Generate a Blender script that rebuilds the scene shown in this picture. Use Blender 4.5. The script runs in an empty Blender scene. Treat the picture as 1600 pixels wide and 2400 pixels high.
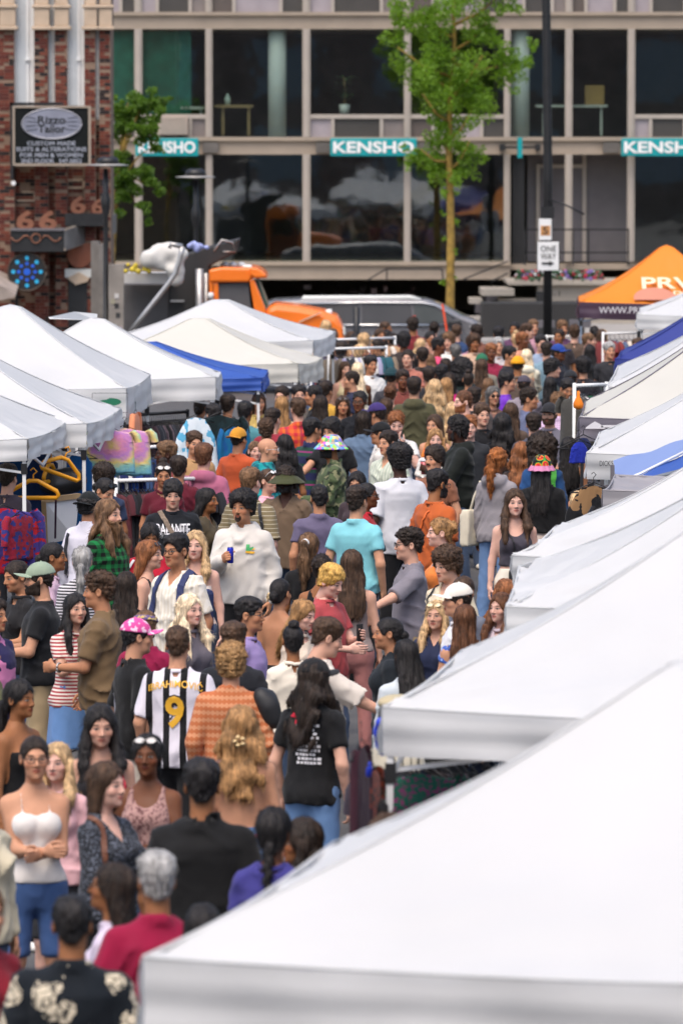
import bpy, math, random, time
import numpy as np
from mathutils import Vector, Matrix
from mathutils.bvhtree import BVHTree
T0 = time.time()
random.seed(7); np.random.seed(7)
SC = bpy.context.scene
COL = SC.collection
# ---------------------------------------------------------------- camera, sky, sun, exposure
CAMZ, FPX, HORIZ = 4.95, 13333.0, 311.0
PITCH = math.atan((1200.0 - HORIZ) / FPX)
cam = bpy.data.cameras.new('camera'); camo = bpy.data.objects.new('camera', cam); COL.objects.link(camo)
camo.location = (0, 0, CAMZ); camo.rotation_euler = (math.pi/2 - PITCH, 0, 0)
cam.sensor_fit = 'VERTICAL'; cam.sensor_height = 36; cam.sensor_width = 24; cam.lens = 200
cam.clip_start = 0.5; cam.clip_end = 2000
cam.dof.use_dof = True; cam.dof.focus_distance = 49.0; cam.dof.aperture_fstop = 4.5
SC.camera = camo
world = bpy.data.worlds.new('World'); SC.world = world; world.use_nodes = True
SUN_EL, SUN_AZ = math.radians(62), math.radians(200)      # azimuth clockwise from +Y
wn = world.node_tree.nodes; wl = world.node_tree.links
sky = wn.new('ShaderNodeTexSky'); sky.sky_type = 'NISHITA'; sky.sun_disc = False
sky.sun_elevation = SUN_EL; sky.sun_rotation = SUN_AZ
sky.air_density = 1.0; sky.dust_density = 4.5; sky.ozone_density = 0.6
wl.new(sky.outputs[0], wn['Background'].inputs[0]); wn['Background'].inputs[1].default_value = 0.15
sd = bpy.data.lights.new('sun', 'SUN'); sd.energy = 0.6; sd.angle = math.radians(35); sd.color = (1.0, 0.955, 0.89)
so = bpy.data.objects.new('sun', sd); COL.objects.link(so)
sv = Vector((math.sin(SUN_AZ)*math.cos(SUN_EL), math.cos(SUN_AZ)*math.cos(SUN_EL), math.sin(SUN_EL)))
so.rotation_euler = sv.to_track_quat('Z', 'Y').to_euler(); so.location = sv*60
SC.view_settings.view_transform = 'Standard'; SC.view_settings.look = 'None'
SC.view_settings.exposure = 0.8; SC.view_settings.gamma = 1.0
SC.render.engine = 'CYCLES'
SC.cycles.use_denoising = True; SC.cycles.max_bounces = 6; SC.cycles.diffuse_bounces = 3
SC.cycles.glossy_bounces = 3; SC.cycles.transmission_bounces = 4; SC.cycles.transparent_max_bounces = 10
SC.cycles.caustics_reflective = False; SC.cycles.caustics_refractive = False
SC.cycles.use_adaptive_sampling = True; SC.cycles.adaptive_threshold = 0.015

# ---------------------------------------------------------------- helpers
CP, SP = math.cos(PITCH), math.sin(PITCH)
def at(px, py, d):
    """world point at pixel (of the 1600x2400 photo) and distance d along +Y"""
    cx, cy = (px-800)/FPX, -(py-1200)/FPX
    ry = CP + cy*SP; rz = -SP + cy*CP
    t = d/ry
    return Vector((cx*t, d, CAMZ + rz*t))
def dist_for(py, z):
    cy = -(py-1200)/FPX
    return (z-CAMZ)*(CP + cy*SP)/(-SP + cy*CP)
def dq(d, py): return d*(2.9/(py-311.0))/(2.3/(py-420.0))
def lin(c):
    if isinstance(c, str):
        c = c.lstrip('#'); c = [int(c[i:i+2], 16)/255 for i in (0, 2, 4)]
        c = [x/12.92 if x <= .04045 else ((x+.055)/1.055)**2.4 for x in c]
    return (c[0], c[1], c[2], 1.0)
def tag(o, label=None, cat=None, group=None, kind=None):
    if label: o['label'] = label
    if cat: o['category'] = cat
    if group: o['group'] = group
    if kind: o['kind'] = kind
    return o
def link(name, me, m=None, parent=None):
    o = bpy.data.objects.new(name, me); COL.objects.link(o)
    if m is not None and me is not None and len(me.materials) == 0: me.materials.append(m)
    if parent is not None:
        o.parent = parent
        o.matrix_parent_inverse = Matrix.LocRotScale(parent.location, parent.rotation_euler, parent.scale).inverted()
    return o
def empty(name, loc=(0, 0, 0)):
    o = bpy.data.objects.new(name, None); COL.objects.link(o); o.location = loc; o.empty_display_size = .2
    return o
def mesh_np(name, V, F, smooth=True):
    """V (n,3); F list of index arrays (m,3) and/or (m,4)"""
    me = bpy.data.meshes.new(name); V = np.asarray(V, np.float32)
    if not isinstance(F, (list, tuple)): F = [F]
    F = [np.asarray(f, np.int32) for f in F if len(f)]
    me.vertices.add(len(V)); me.vertices.foreach_set('co', V.ravel())
    li = np.concatenate([f.ravel() for f in F]); me.loops.add(len(li)); me.loops.foreach_set('vertex_index', li)
    tot = np.concatenate([np.full(len(f), f.shape[1], np.int32) for f in F])
    st = np.concatenate([[0], np.cumsum(tot)[:-1]]).astype(np.int32)
    me.polygons.add(len(tot)); me.polygons.foreach_set('loop_start', st)
    me.polygons.foreach_set('use_smooth', np.full(len(tot), smooth, bool))
    me.update(calc_edges=True)
    return me
class MB:
    """collects simple shapes into one mesh"""
    def __init__(s): s.v = []; s.f = []; s.n = 0; s.sm = []
    def add(s, V, F, smooth=False):
        s.v.extend([tuple(p) for p in V]); s.f.extend([tuple(i+s.n for i in f) for f in F]); s.n += len(V); s.sm += [smooth]*len(F); return s
    def box(s, x0, x1, y0, y1, z0, z1):
        V = [(x, y, z) for z in (z0, z1) for y in (y0, y1) for x in (x0, x1)]
        return s.add(V, [(0, 2, 3, 1), (4, 5, 7, 6), (0, 1, 5, 4), (2, 6, 7, 3), (0, 4, 6, 2), (1, 3, 7, 5)])
    def bar(s, a, b, w, t=None, up=(0, 0, 1)):
        a, b = Vector(a), Vector(b); t = t or w; d = (b-a).normalized(); u = Vector(up)
        if abs(d.dot(u)) > .95: u = Vector((0, 1, 0))
        e = d.cross(u).normalized(); g = e.cross(d).normalized()
        V = [p + e*(sx*w/2) + g*(sy*t/2) for p in (a, b) for sx, sy in ((-1, -1), (1, -1), (1, 1), (-1, 1))]
        return s.add(V, [(0, 3, 2, 1), (4, 5, 6, 7), (0, 1, 5, 4), (1, 2, 6, 5), (2, 3, 7, 6), (3, 0, 4, 7)])
    def tube(s, pts, r, n=8, cap=True):
        pts = [Vector(p) for p in pts]; R = r if isinstance(r, (list, tuple)) else [r]*len(pts)
        V = []; prev = None
        for i, p in enumerate(pts):
            d = (pts[min(i+1, len(pts)-1)] - pts[max(i-1, 0)]).normalized()
            u = prev if prev is not None else (Vector((1, 0, 0)) if abs(d.x) < .9 else Vector((0, 1, 0)))
            e = d.cross(u).normalized(); g = e.cross(d).normalized(); prev = g
            for k in range(n):
                a = 2*math.pi*k/n; V.append(p + (e*math.cos(a) + g*math.sin(a))*R[i])
        F = []
        for i in range(len(pts)-1):
            for k in range(n): F.append((i*n+k, i*n+(k+1) % n, (i+1)*n+(k+1) % n, (i+1)*n+k))
        if cap: F.append(tuple(range(n))[::-1]); F.append(tuple((len(pts)-1)*n+k for k in range(n)))
        return s.add(V, F, True)
    def lathe(s, prof, n=16, c=(0, 0, 0)):
        V = []; F = []
        for r, z in prof:
            for k in range(n):
                a = 2*math.pi*k/n; V.append((c[0]+r*math.cos(a), c[1]+r*math.sin(a), c[2]+z))
        m = len(prof)
        for i in range(m-1):
            for k in range(n): F.append((i*n+k, i*n+(k+1) % n, (i+1)*n+(k+1) % n, (i+1)*n+k))
        F.append(tuple(range(n))[::-1]); F.append(tuple((m-1)*n+k for k in range(n)))
        return s.add(V, F, True)
    def prism(s, poly, y0, y1):
        """polygon in x,z extruded along y"""
        n = len(poly); V = [(x, y0, z) for x, z in poly] + [(x, y1, z) for x, z in poly]
        F = [tuple(range(n)), tuple(range(n, 2*n))[::-1]] + [(i, i+n, (i+1) % n+n, (i+1) % n) for i in range(n)]
        return s.add(V, F)
    def mesh(s, name):
        me = bpy.data.meshes.new(name); me.from_pydata(s.v, [], s.f); me.update()
        me.polygons.foreach_set('use_smooth', np.array(s.sm, bool))
        return me
    def build(s, name, m, parent=None, bevel=0):
        o = link(name, s.mesh(name), m, parent)
        if bevel:
            b = o.modifiers.new('bevel', 'BEVEL'); b.width = bevel; b.segments = 2; b.limit_method = 'ANGLE'
        return o
# ---- materials
MATS = {}
def mat(name, col=(.5, .5, .5), rough=.6, metal=0., var=.12, vscale=3., bump=0., bscale=40., emit=None, spec=.5, coat=0., objcol=False, sub=0.):
    if name in MATS: return MATS[name]
    m = bpy.data.materials.new(name); m.use_nodes = True; nt = m.node_tree; N = nt.nodes; L = nt.links
    b = N['Principled BSDF']; c = lin(col)
    b.inputs['Roughness'].default_value = rough; b.inputs['Metallic'].default_value = metal
    b.inputs['Specular IOR Level'].default_value = spec; b.inputs['Coat Weight'].default_value = coat
    tc = N.new('ShaderNodeTexCoord')
    if objcol:
        oi = N.new('ShaderNodeObjectInfo'); src = oi.outputs['Color']
    else:
        r = N.new('ShaderNodeRGB'); r.outputs[0].default_value = c; src = r.outputs[0]
    if var > 0:
        no = N.new('ShaderNodeTexNoise'); no.inputs['Scale'].default_value = vscale; no.inputs['Detail'].default_value = 5
        L.new(tc.outputs['Object'], no.inputs['Vector'])
        mr = N.new('ShaderNodeMapRange'); mr.inputs[1].default_value = .25; mr.inputs[2].default_value = .75
        mr.inputs[3].default_value = 1-var; mr.inputs[4].default_value = 1+var; L.new(no.outputs['Fac'], mr.inputs[0])
        mx = N.new('ShaderNodeMix'); mx.data_type = 'RGBA'; mx.blend_type = 'MULTIPLY'; mx.inputs[0].default_value = 1
        L.new(src, mx.inputs[6]); L.new(mr.outputs[0], mx.inputs[7]); src = mx.outputs[2]
        rr = N.new('ShaderNodeMapRange'); rr.inputs[1].default_value = .3; rr.inputs[2].default_value = .7
        rr.inputs[3].default_value = max(.02, rough-.08); rr.inputs[4].default_value = min(1, rough+.08)
        L.new(no.outputs['Fac'], rr.inputs[0]); L.new(rr.outputs[0], b.inputs['Roughness'])
    L.new(src, b.inputs['Base Color'])
    if bump > 0:
        n2 = N.new('ShaderNodeTexNoise'); n2.inputs['Scale'].default_value = bscale; n2.inputs['Detail'].default_value = 4
        L.new(tc.outputs['Object'], n2.inputs['Vector'])
        bp = N.new('ShaderNodeBump'); bp.inputs['Strength'].default_value = bump; bp.inputs['Distance'].default_value = .01
        L.new(n2.outputs['Fac'], bp.inputs['Height']); L.new(bp.outputs[0], b.inputs['Normal'])
    if emit: b.inputs['Emission Color'].default_value = lin(emit[0]); b.inputs['Emission Strength'].default_value = emit[1]
    if sub: b.inputs['Subsurface Weight'].default_value = sub; b.inputs['Subsurface Radius'].default_value = (.02, .008, .004)
    MATS[name] = m
    return m
def text_mesh(body, size, extr=.004, align='CENTER', bold=0.0, shear=0., space=1.0):
    cu = bpy.data.curves.new('lettering', 'FONT'); cu.body = body; cu.size = size; cu.extrude = extr; cu.align_x = align; cu.align_y = 'CENTER'
    cu.offset = bold; cu.shear = shear; cu.space_character = space; cu.resolution_u = 3
    o = bpy.data.objects.new('lettering', cu); COL.objects.link(o)
    dg = bpy.context.evaluated_depsgraph_get(); dg.update()
    me = bpy.data.meshes.new_from_object(o.evaluated_get(dg)); bpy.data.objects.remove(o); bpy.data.curves.remove(cu)
    return me
def text_obj(body, size, loc, m, parent=None, name='lettering', fit=None, **kw):
    """upright lettering facing -Y; fit=(width,height) stretches it to that size"""
    me = text_mesh(body, size, **kw)
    if fit:
        c = np.empty(len(me.vertices)*3, np.float32); me.vertices.foreach_get('co', c); c = c.reshape(-1, 3)
        lo, hi = c.min(0), c.max(0); c[:, :2] -= (lo[:2]+hi[:2])/2
        c[:, 0] *= fit[0]/(hi[0]-lo[0]); c[:, 1] *= fit[1]/(hi[1]-lo[1]); me.vertices.foreach_set('co', c.ravel())
    me.transform(Matrix.Translation(loc) @ Matrix.Rotation(math.pi/2, 4, 'X')); me.materials.clear()
    return link(name, me, m, parent)
# ---------------------------------------------------------------- the setting
def K_(d): return FPX/d
def wx(px, d): return at(px, 420, d).x
def wz(py, d): return at(800, py, d).z
def pbox(mb, x0, x1, y0, y1, d0, d1, dref=None):
    """box whose front face fills pixels x0..x1, y0..y1 at distance dref (default d0)"""
    r = dref or d0
    return mb.box(wx(x0, r), wx(x1, r), d0, d1, wz(y1, r), wz(y0, r))
M_asph = mat('asphalt', (.075, .073, .072), rough=.9, var=.25, vscale=2.5, bump=.5, bscale=60)
M_conc = mat('concrete', (.335, .275, .215), rough=.85, var=.10, vscale=1.6, bump=.2, bscale=30)
M_conc2 = mat('weathered_concrete', (.36, .32, .27), rough=.9, var=.2, vscale=1.1, bump=.3, bscale=25)
M_alu = mat('pale_mullion', (.385, .34, .295), rough=.55, var=.06, vscale=3)
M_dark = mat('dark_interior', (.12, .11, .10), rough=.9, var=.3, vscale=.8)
M_soot = mat('black_steel_body', (.022, .021, .021), rough=.7, var=.3, vscale=2)
M_green = mat('green_curtain', (.045, .20, .155), rough=.9, var=.3, vscale=3)
M_greyp = mat('grey_panel', (.14, .13, .14), rough=.7, var=.12)
M_black = mat('black_metal', (.012, .012, .013), rough=.45, var=.2, vscale=6)
M_steel = mat('galvanised_steel', (.42, .41, .40), rough=.4, metal=.7, var=.15, vscale=6)
M_white = mat('white_paint', (.78, .78, .77), rough=.5, var=.05, vscale=4)
M_offw = mat('white_plaster', (.62, .63, .60), rough=.7, var=.06)
M_wood = mat('pale_wood', (.42, .28, .14), rough=.6, var=.2, vscale=8)
M_teal = mat('teal_sign', (.0, .29, .31), rough=.4, var=.05)
def glass_mat(name='window_glass', tint=(.84, .90, .87)):
    if name in MATS: return MATS[name]
    m = bpy.data.materials.new(name); m.use_nodes = True; N = m.node_tree.nodes; L = m.node_tree.links; N.clear()
    o = N.new('ShaderNodeOutputMaterial'); mx = N.new('ShaderNodeMixShader'); t = N.new('ShaderNodeBsdfTransparent'); g = N.new('ShaderNodeBsdfGlossy')
    lw = N.new('ShaderNodeLayerWeight'); lw.inputs[0].default_value = .5; pw = N.new('ShaderNodeMath'); pw.operation = 'POWER'; pw.inputs[1].default_value = 4.0; L.new(lw.outputs['Facing'], pw.inputs[0])
    fr = N.new('ShaderNodeMapRange'); fr.inputs[3].default_value = .15; fr.inputs[4].default_value = .9; L.new(pw.outputs[0], fr.inputs[0])
    t.inputs[0].default_value = (*tint, 1); g.inputs['Roughness'].default_value = .02
    tc = N.new('ShaderNodeTexCoord'); no = N.new('ShaderNodeTexNoise'); no.inputs['Scale'].default_value = .9; bp = N.new('ShaderNodeBump'); bp.inputs['Strength'].default_value = .04; bp.inputs['Distance'].default_value = .05
    L.new(tc.outputs['Object'], no.inputs['Vector']); L.new(no.outputs['Fac'], bp.inputs['Height']); L.new(bp.outputs[0], g.inputs['Normal'])
    L.new(fr.outputs[0], mx.inputs[0]); L.new(t.outputs[0], mx.inputs[1]); L.new(g.outputs[0], mx.inputs[2]); L.new(mx.outputs[0], o.inputs[0])
    MATS[name] = m; return m
M_glass = glass_mat()
# ground
tag(MB().add([(-400, -200, 0), (400, -200, 0), (400, 600, 0), (-400, 600, 0)], [(0, 1, 2, 3)]).build('ground', M_asph), kind='structure')
sw = MB().box(-60, 60, 132, 150, -.3, .14); tag(sw.build('pavement', mat('paving', (.33, .31, .29), rough=.9, var=.15, vscale=.9)), kind='structure')
# ---- glass office building
DB = 150.0
B = empty('office_building', (0, DB, 0)); tag(B, 'concrete and glass office building with wide window bays and teal signs', 'building')
def bpart(name, m, boxes, parent=B):
    mb = MB()
    for b in boxes: pbox(mb, *b)
    return mb.build(name, m, parent)
MULX = [(-140, -122), (14, 32), (165, 183), (316, 334), (482, 498), (709, 727), (946, 962), (1180, 1195), (1323, 1340), (1469, 1486), (1640, 1657), (1800, 1817), (1960, 1977)]
bpart('fascia_beam', M_conc, [(-400, 2200, 28, 36, DB-.12, DB+10), (-400, 2200, 36, 68, DB-.02, DB+10)])
bpart('fascia_beam', M_conc, [(-400, 2200, 321, 330, DB-.12, DB+10), (-400, 2200, 330, 362, DB-.02, DB+10)])
bpart('floor_slab', M_conc, [(-400, 1195, 613, 622, DB-.16, DB+10), (-400, 1195, 622, 655, DB-.06, DB+10)])
bpart('floor_slab', M_conc, [(1195, 2200, 619, 632, DB+.10, DB+10)])
bpart('upper_wall', M_conc, [(-400, 2200, -700, -270, DB, DB+10)])
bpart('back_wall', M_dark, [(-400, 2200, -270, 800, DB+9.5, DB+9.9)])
bpart('side_wall', M_conc2, [(-410, -400, -700, 820, DB, DB+10)]); bpart('side_wall', M_conc2, [(2200, 2210, -700, 820, DB, DB+10)])
for a, b in MULX:
    for y0, y1 in ((-262, 28), (68, 321), (362, 613)):
        if a == 1180 and y0 == 362 or True:
            mb = MB(); pbox(mb, a, b, y0, y1, DB-.08, DB+.16); pbox(mb, a+5, b-5, y0, y1, DB-.13, DB-.075); mb.build('mullion', M_alu, B)
for i in range(len(MULX)-1):
    x0, x1 = MULX[i][1], MULX[i+1][0]
    for r, (y0, y1) in enumerate(((-262, 28), (68, 321), (362, 613))):
        if r == 2 and x0 in (1195, 1340): continue
        sp = r in (0, 1) and x0 in (183, 334, 727, 962, 1486, 1657) or r == 0
        yb = y1
        if sp:
            yt = 268 if r == 1 else -30; ym = yt+10
            mb = MB(); pbox(mb, x0, x1, yt, ym, DB-.05, DB+.10); mb.build('transom', M_alu, B); yb = yt
            xs = [x0, x0+(x1-x0)*.24, x0+(x1-x0)*.76, x1]
            for q in range(3):
                if q: mb = MB(); pbox(mb, xs[q]-4, xs[q]+4, ym, y1, DB-.04, DB+.08); mb.build('spandrel_bar', M_alu, B)
                mb = MB(); pbox(mb, xs[q]+(4 if q else 0), xs[q+1]-(4 if q < 2 else 0), ym, y1, DB+.03, DB+.06)
                mb.build('spandrel_panel', mat('spandrel_%d' % (q+(i % 2)), ((.10, .08, .07), (.33, .29, .31), (.055, .05, .045), (.2, .17, .16))[q+(i % 2)], rough=.5, var=.1), B)
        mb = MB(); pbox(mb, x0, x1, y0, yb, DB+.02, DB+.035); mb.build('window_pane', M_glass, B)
# entrance recess with doors, dark column and railings
bpart('entrance_wall', M_greyp, [(1235, 1469, 362, 613, DB+1.3, DB+1.45)])
bpart('entrance_frame', M_alu, [(1256, 1264, 385, 613, DB+1.22, DB+1.3), (1364, 1373, 362, 613, DB+1.22, DB+1.3), (1256, 1373, 385, 394, DB+1.2, DB+1.22)])
bpart('round_column', M_black, [(1200, 1228, 362, 625, DB+.3, DB+.6)])
rl = MB()
for x in (1228, 1340, 1376, 1470): pbox(rl, x, x+4, 536, 622, DB-.55, DB-.52)
for y in (536, 590): pbox(rl, 1228, 1474, y, y+4, DB-.55, DB-.52)
rl.build('railing', M_black, B)
for x0, x1 in ((628, 672), (1198, 1238)):
    c = MB(); zc0, zc1 = wz(321, DB+.5), wz(68, DB+.5); cx = wx((x0+x1)/2, DB+.5)
    c.lathe([(.24, zc0), (.24, zc1)], 20, (cx, DB+.40, 0)); c.build('column', M_white, B)
bpart('curtain', M_green, [(260, 316, 72, 318, DB+.25, DB+.3)]); 
cu = MB()
for i in range(24):
    x = 336+i*4.7; pbox(cu, x, x+4.4, 72, 268, DB+.25+.05*(i % 2), DB+.36)
cu.build('curtain', M_green, B)
bpart('air_conditioner', mat('ac_louvre', (.45, .36, .30), rough=.6), [(372, 440, 272, 316, DB-.30, DB+.05)])
lv = MB()
for i in range(8): pbox(lv, 375, 437, 275+i*5, 277+i*5, DB-.315, DB-.30)
lv.build('air_conditioner_louvre', M_conc2, B)
[bpart('wall_mount_box', M_dark, [(a_, b_, 334, 358, DB-.2, DB-.02)]) for a_, b_ in ((475, 512), (740, 773), (980, 1010), (1412, 1450))]
# things standing on the upper floor
def simple(name, label, cat, m, boxes, group=None):
    mb = MB()
    for b in boxes: pbox(mb, *b)
    return tag(mb.build(name, m), label, cat, group)
simple('desk', 'white desk behind the window left of the first white column', 'desk', M_wood, [(503, 592, 246, 252, DB+.25, DB+.9), (520, 526, 252, 318, DB+.35, DB+.45), (580, 586, 252, 318, DB+.35, DB+.45)])
simple('desk', 'pale desk behind the window beside the green curtain', 'desk', M_offw, [(425, 478, 250, 256, DB+.25, DB+.9), (430, 436, 256, 318, DB+.35, DB+.45), (468, 474, 256, 318, DB+.35, DB+.45)])
simple('desk', 'long pale desk behind the window at the right, carrying a box', 'desk', M_offw, [(1255, 1422, 246, 251, DB+.25, DB+1.0), (1270, 1275, 251, 318, DB+.35, DB+.45), (1405, 1410, 251, 318, DB+.35, DB+.45)])
simple('cardboard_box', 'brown cardboard box on the long desk behind the window', 'box', mat('cardboard', (.36, .22, .08), rough=.8), [(1370, 1414, 200, 245.5, DB+.35, DB+.8)])
bt = MB(); q = at(534, 246, DB+.9); bt.lathe([(.07, 0), (.075, .18), (.03, .24), (.03, .30)], 12, (q.x, DB+.5, wz(246, DB+.25)+.002)); tag(bt.build('bottle', mat('pale_plastic', (.62, .74, .70), rough=.3)), 'pale plastic bottle on the desk left of the white column', 'bottle')
def potted(px, py, d, label):
    e = empty('potted_plant', at(px, py, d)); tag(e, label, 'plant'); mb = MB(); mb.lathe([(.11, 0), (.15, .26), (.13, .26)], 14, tuple(at(px, py, d))); mb.build('pot', M_white, e)
    r = random.Random(px); lf = MB(); c = at(px, py, d)
    for i in range(60):
        p0 = c+Vector((r.gauss(0, .16), r.gauss(0, .16), .35+r.random()*.65)); a = r.uniform(0, 6.28); t = Vector((math.cos(a), math.sin(a), r.uniform(-.5, .4)))*.11; s_ = Vector((-t.y, t.x, 0))*.35; lf.add([p0-s_, p0+t, p0+s_, p0-t], [(0, 1, 2, 3)])
    st = MB(); st.tube([c+Vector((0, 0, .25)), c+Vector((.02, 0, .6)), c+Vector((-.02, 0, .95))], .015, 6); st.build('stem', M_wood, e); lf.build('foliage', mat('plant_leaf', (.04, .10, .035), rough=.5, var=.3), e)
potted(807, 268, DB+.3, 'potted plant in a white pot behind the window in the middle bay')
# teal signs
for i, (x0, x1) in enumerate(((318, 465), (774, 976), (1455, 1660))):
    e = empty('shop_sign', at((x0+x1)/2, 345, DB-.5)); tag(e, ('teal sign with white KENSHO lettering half hidden by the small leafy tree', 'teal sign with white KENSHO lettering beside the tall green tree', 'teal sign with white KENSHO lettering cut off at the right edge')[i], 'sign', 'teal shop signs')
    mb = MB(); pbox(mb, x0, x1, 324, 366, DB-.62, DB-.50); mb.build('board', M_teal, e, .02)
    mb = MB(); [pbox(mb, x, x+5, 338, 344, DB-.5, DB-.02) for x in (x0+20, x1-20)]; mb.build('bracket', M_black, e)
    c = at((x0+x1)/2, 345, DB-.628); text_obj('KENSHO', .4, c, M_white, e, extr=.012, bold=.012, fit=((x1-x0-14)/K_(DB), .31))
e = empty('shop_sign', at(1218, 345, DB-1)); tag(e, 'narrow teal projecting sign seen edge-on on a black bracket above the entrance', 'sign', 'teal shop signs')
mb = MB(); pbox(mb, 1213, 1223, 322, 370, DB-1.2, DB-.4); mb.build('board', M_teal, e); mb = MB(); pbox(mb, 1172, 1262, 343, 348, DB-.4, DB-.34); [pbox(mb, x, x+12, 338, 353, DB-.42, DB-.02) for x in (1170, 1254)]; mb.build('bracket', M_black, e)
# undercroft, terrace and steps
simple('terrace_wall', 'low concrete terrace ledge with flowers on top, right of the tree', 'wall', M_conc2, [(1190, 1500, 661, 668, DB-4.6, DB-.2, DB-4.6), (1260, 1460, 668, 700, DB-4.4, DB-3.2, DB-4.6), (1170, 1500, 700, 706, DB-4.4, DB-3, DB-4.6)])
simple('terrace_wall', 'broken pale concrete slab jutting out beside the tree trunk', 'wall', M_conc2, [(1128, 1205, 678, 693, DB-5.6, DB-3, DB-5.6), (1100, 1130, 700, 712, DB-5.6, DB-4, DB-5.6)])
e = simple('unit_sign', 'small dark plate lettered S-1 on the terrace wall', 'sign', M_black, [(1256, 1280, 683, 706, DB-4.7, DB-4.62, DB-4.7)]); text_obj('S-1', .2, at(1298, 688, DB-4.72), M_black, e, fit=(.28, .14))
text_parent = e
simple('steps', 'dark concrete steps rising to the entrance terrace', 'steps', M_conc2, [(1290, 1500, 716+i*12, 800, DB-5.5+i*-.3, DB-5.2+i*-.3, DB-5.5) for i in range(4)])
rr = MB()
for (xa, ya, xb, yb) in ((862, 656, 905, 630), (905, 630, 1035, 630), (1035, 630, 1038, 658), (1085, 655, 1190, 612), (906, 630, 906, 655), (1150, 660, 1190, 640)):
    rr.bar(at(xa, ya, DB-1.5), at(xb, yb, DB-1.5), .04)
tag(rr.build('handrail', M_black), 'thin dark metal handrail along the concrete slab edge', 'railing')
rnd = random.Random(5)
for i, (x0, x1) in enumerate(((690, 860), (870, 1000), (1110, 1180))):
    b = MB()
    for j in range(26):
        x = rnd.uniform(x0, x1); y = rnd.uniform(668, 745); pbox(b, x, x+rnd.uniform(6, 18), y, y+rnd.uniform(6, 24), DB+rnd.uniform(0, 3), DB+3.2)
    tag(b.build('stored_clutter', mat('clutter_%d' % i, ((.06, .05, .055), (.09, .06, .06), (.12, .11, .12))[i], rough=.8, var=.5, vscale=6)), ('dark stored clutter under the slab above the van', 'dark reddish clutter under the slab left of the tree trunk', 'grey clutter under the terrace right of the tree trunk')[i], 'clutter')
# flower boxes
fr = random.Random(11)
for i, (x0, x1) in enumerate(((1208, 1262), (1270, 1340), (1345, 1412))):
    e = empty('flower_box', at((x0+x1)/2, 661, DB-4.2)); tag(e, ('red and white flowers in the leftmost box on the terrace ledge', 'pale and purple flowers in the middle box on the terrace ledge', 'white and red flowers in the rightmost box on the terrace ledge')[i], 'flowers', 'flower boxes on the terrace ledge')
    mb = MB(); pbox(mb, x0, x1, 655, 661, DB-4.4, DB-4.1, DB-4.4); mb.build('planter', M_conc2, e)
    for nm, cols, n in (('leaves', ((.03, .08, .03),), 40), ('red_flowers', ((.45, .02, .05),), 26 if i != 1 else 8), ('white_flowers', ((.7, .68, .72),), 16), ('purple_flowers', ((.16, .10, .30),), 14)):
        fb = MB()
        for j in range(n):
            p = at(fr.uniform(x0, x1), fr.uniform(636, 656), DB-4.25+fr.uniform(-.15, .15)); r = fr.uniform(.03, .075)
            fb.add([p+Vector((math.cos(a)*r, -.02, math.sin(a)*r)) for a in [k*1.0472 for k in range(6)]]+[p+Vector((0, -.06, 0))]+[p+Vector((0, .06, 0))], [(k, (k+1) % 6, 6) for k in range(6)]+[((k+1) % 6, k, 7) for k in range(6)])
        tag(fb.build(nm, mat(nm, cols[0], rough=.6, var=.3, vscale=9), e), kind='stuff')
# ---- brick building on the left
DK = 124.0
K = empty('brick_building', (wx(110, DK), DK, 0)); tag(K, 'old red brick building with stone capitals and tall white windows', 'building')
M_mort = mat('mortar', (.23, .155, .11), rough=.95, var=.15, vscale=6, bump=.3)
M_sand = mat('sandstone', (.52, .40, .29), rough=.85, var=.14, vscale=3, bump=.35, bscale=22)
BR = [mat('brick_%d' % i, c, rough=.9, var=.22, vscale=9, bump=.4, bscale=50) for i, c in enumerate(((.145, .034, .022), (.11, .027, .020), (.19, .055, .033), (.024, .017, .017), (.165, .044, .027)))]
PIL = [(-60, 35), (82, 114), (130, 159), (199, 225), (234, 260)]
ZT = wz(-60, DK)
wl_ = MB(); pbox(wl_, -60, 258, -60, 900, DK, DK+2.2); 
wall = wl_.build('wall', M_mort, K)
for a, b in PIL:
    mb = MB(); pbox(mb, a, b, -60, 820, DK-.245, DK+.05, DK-.25); mb.build('pilaster_core', M_mort, K)
bricks = []
rb = random.Random(2)
def lay(x0, x1, y0, y1, d):
    k = K_(d); X0, X1 = wx(x0, d), wx(x1, d); z = max(0.02, wz(y1, d)); zt = wz(y0, d); row = int(z/.0745); z = row*.0745
    while z+.062 < zt:
        x = X0+.006; off = (row % 2)*.11; first = True
        while x < X1-.03:
            L = (.105 if off and first else .207); first = False
            if rb.random() < .12: L = .1
            L = min(L, X1-.006-x)
            c = rb.choices((0, 1, 2, 3, 4), (32, 24, 18, 18, 18))[0]
            if L > .03: bricks.append((x, z, L, d-rb.uniform(.006, .014), c))
            x += L+.012
        row += 1; z = row*.0745
for a, b in PIL: lay(a, b, 62 if a > -50 else 62, 790, DK-.25)
for a, b in ((35, 82), (114, 130), (159, 199), (225, 234)): lay(a, b, 392 if a != 225 else 288, 790, DK)
vis = [b for b in bricks if 62 < HORIZ+(CAMZ-b[1])*K_(DK) < 745]; rb.shuffle(vis)
SING = set(id(b) for b in vis[:300])
bm_cache = {}
rest = [MB() for _ in range(5)]
for b in bricks:
    x, z, L, d, c = b
    if id(b) in SING:
        k = (c, round(L, 2))
        if k not in bm_cache:
            m_ = MB().box(0, 1, 0, .05, 0, .062).mesh('brick'); m_.materials.append(BR[c]); bm_cache[k] = m_
        o = bpy.data.objects.new('brick', bm_cache[k]); COL.objects.link(o); o.location = (x, d, z); o.scale = (L, 1, 1); o.parent = wall; o.matrix_parent_inverse = Matrix.Translation(-K.location); 
    else: rest[c].box(x, x+L, d, d+.05, z, z+.062)
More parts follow.
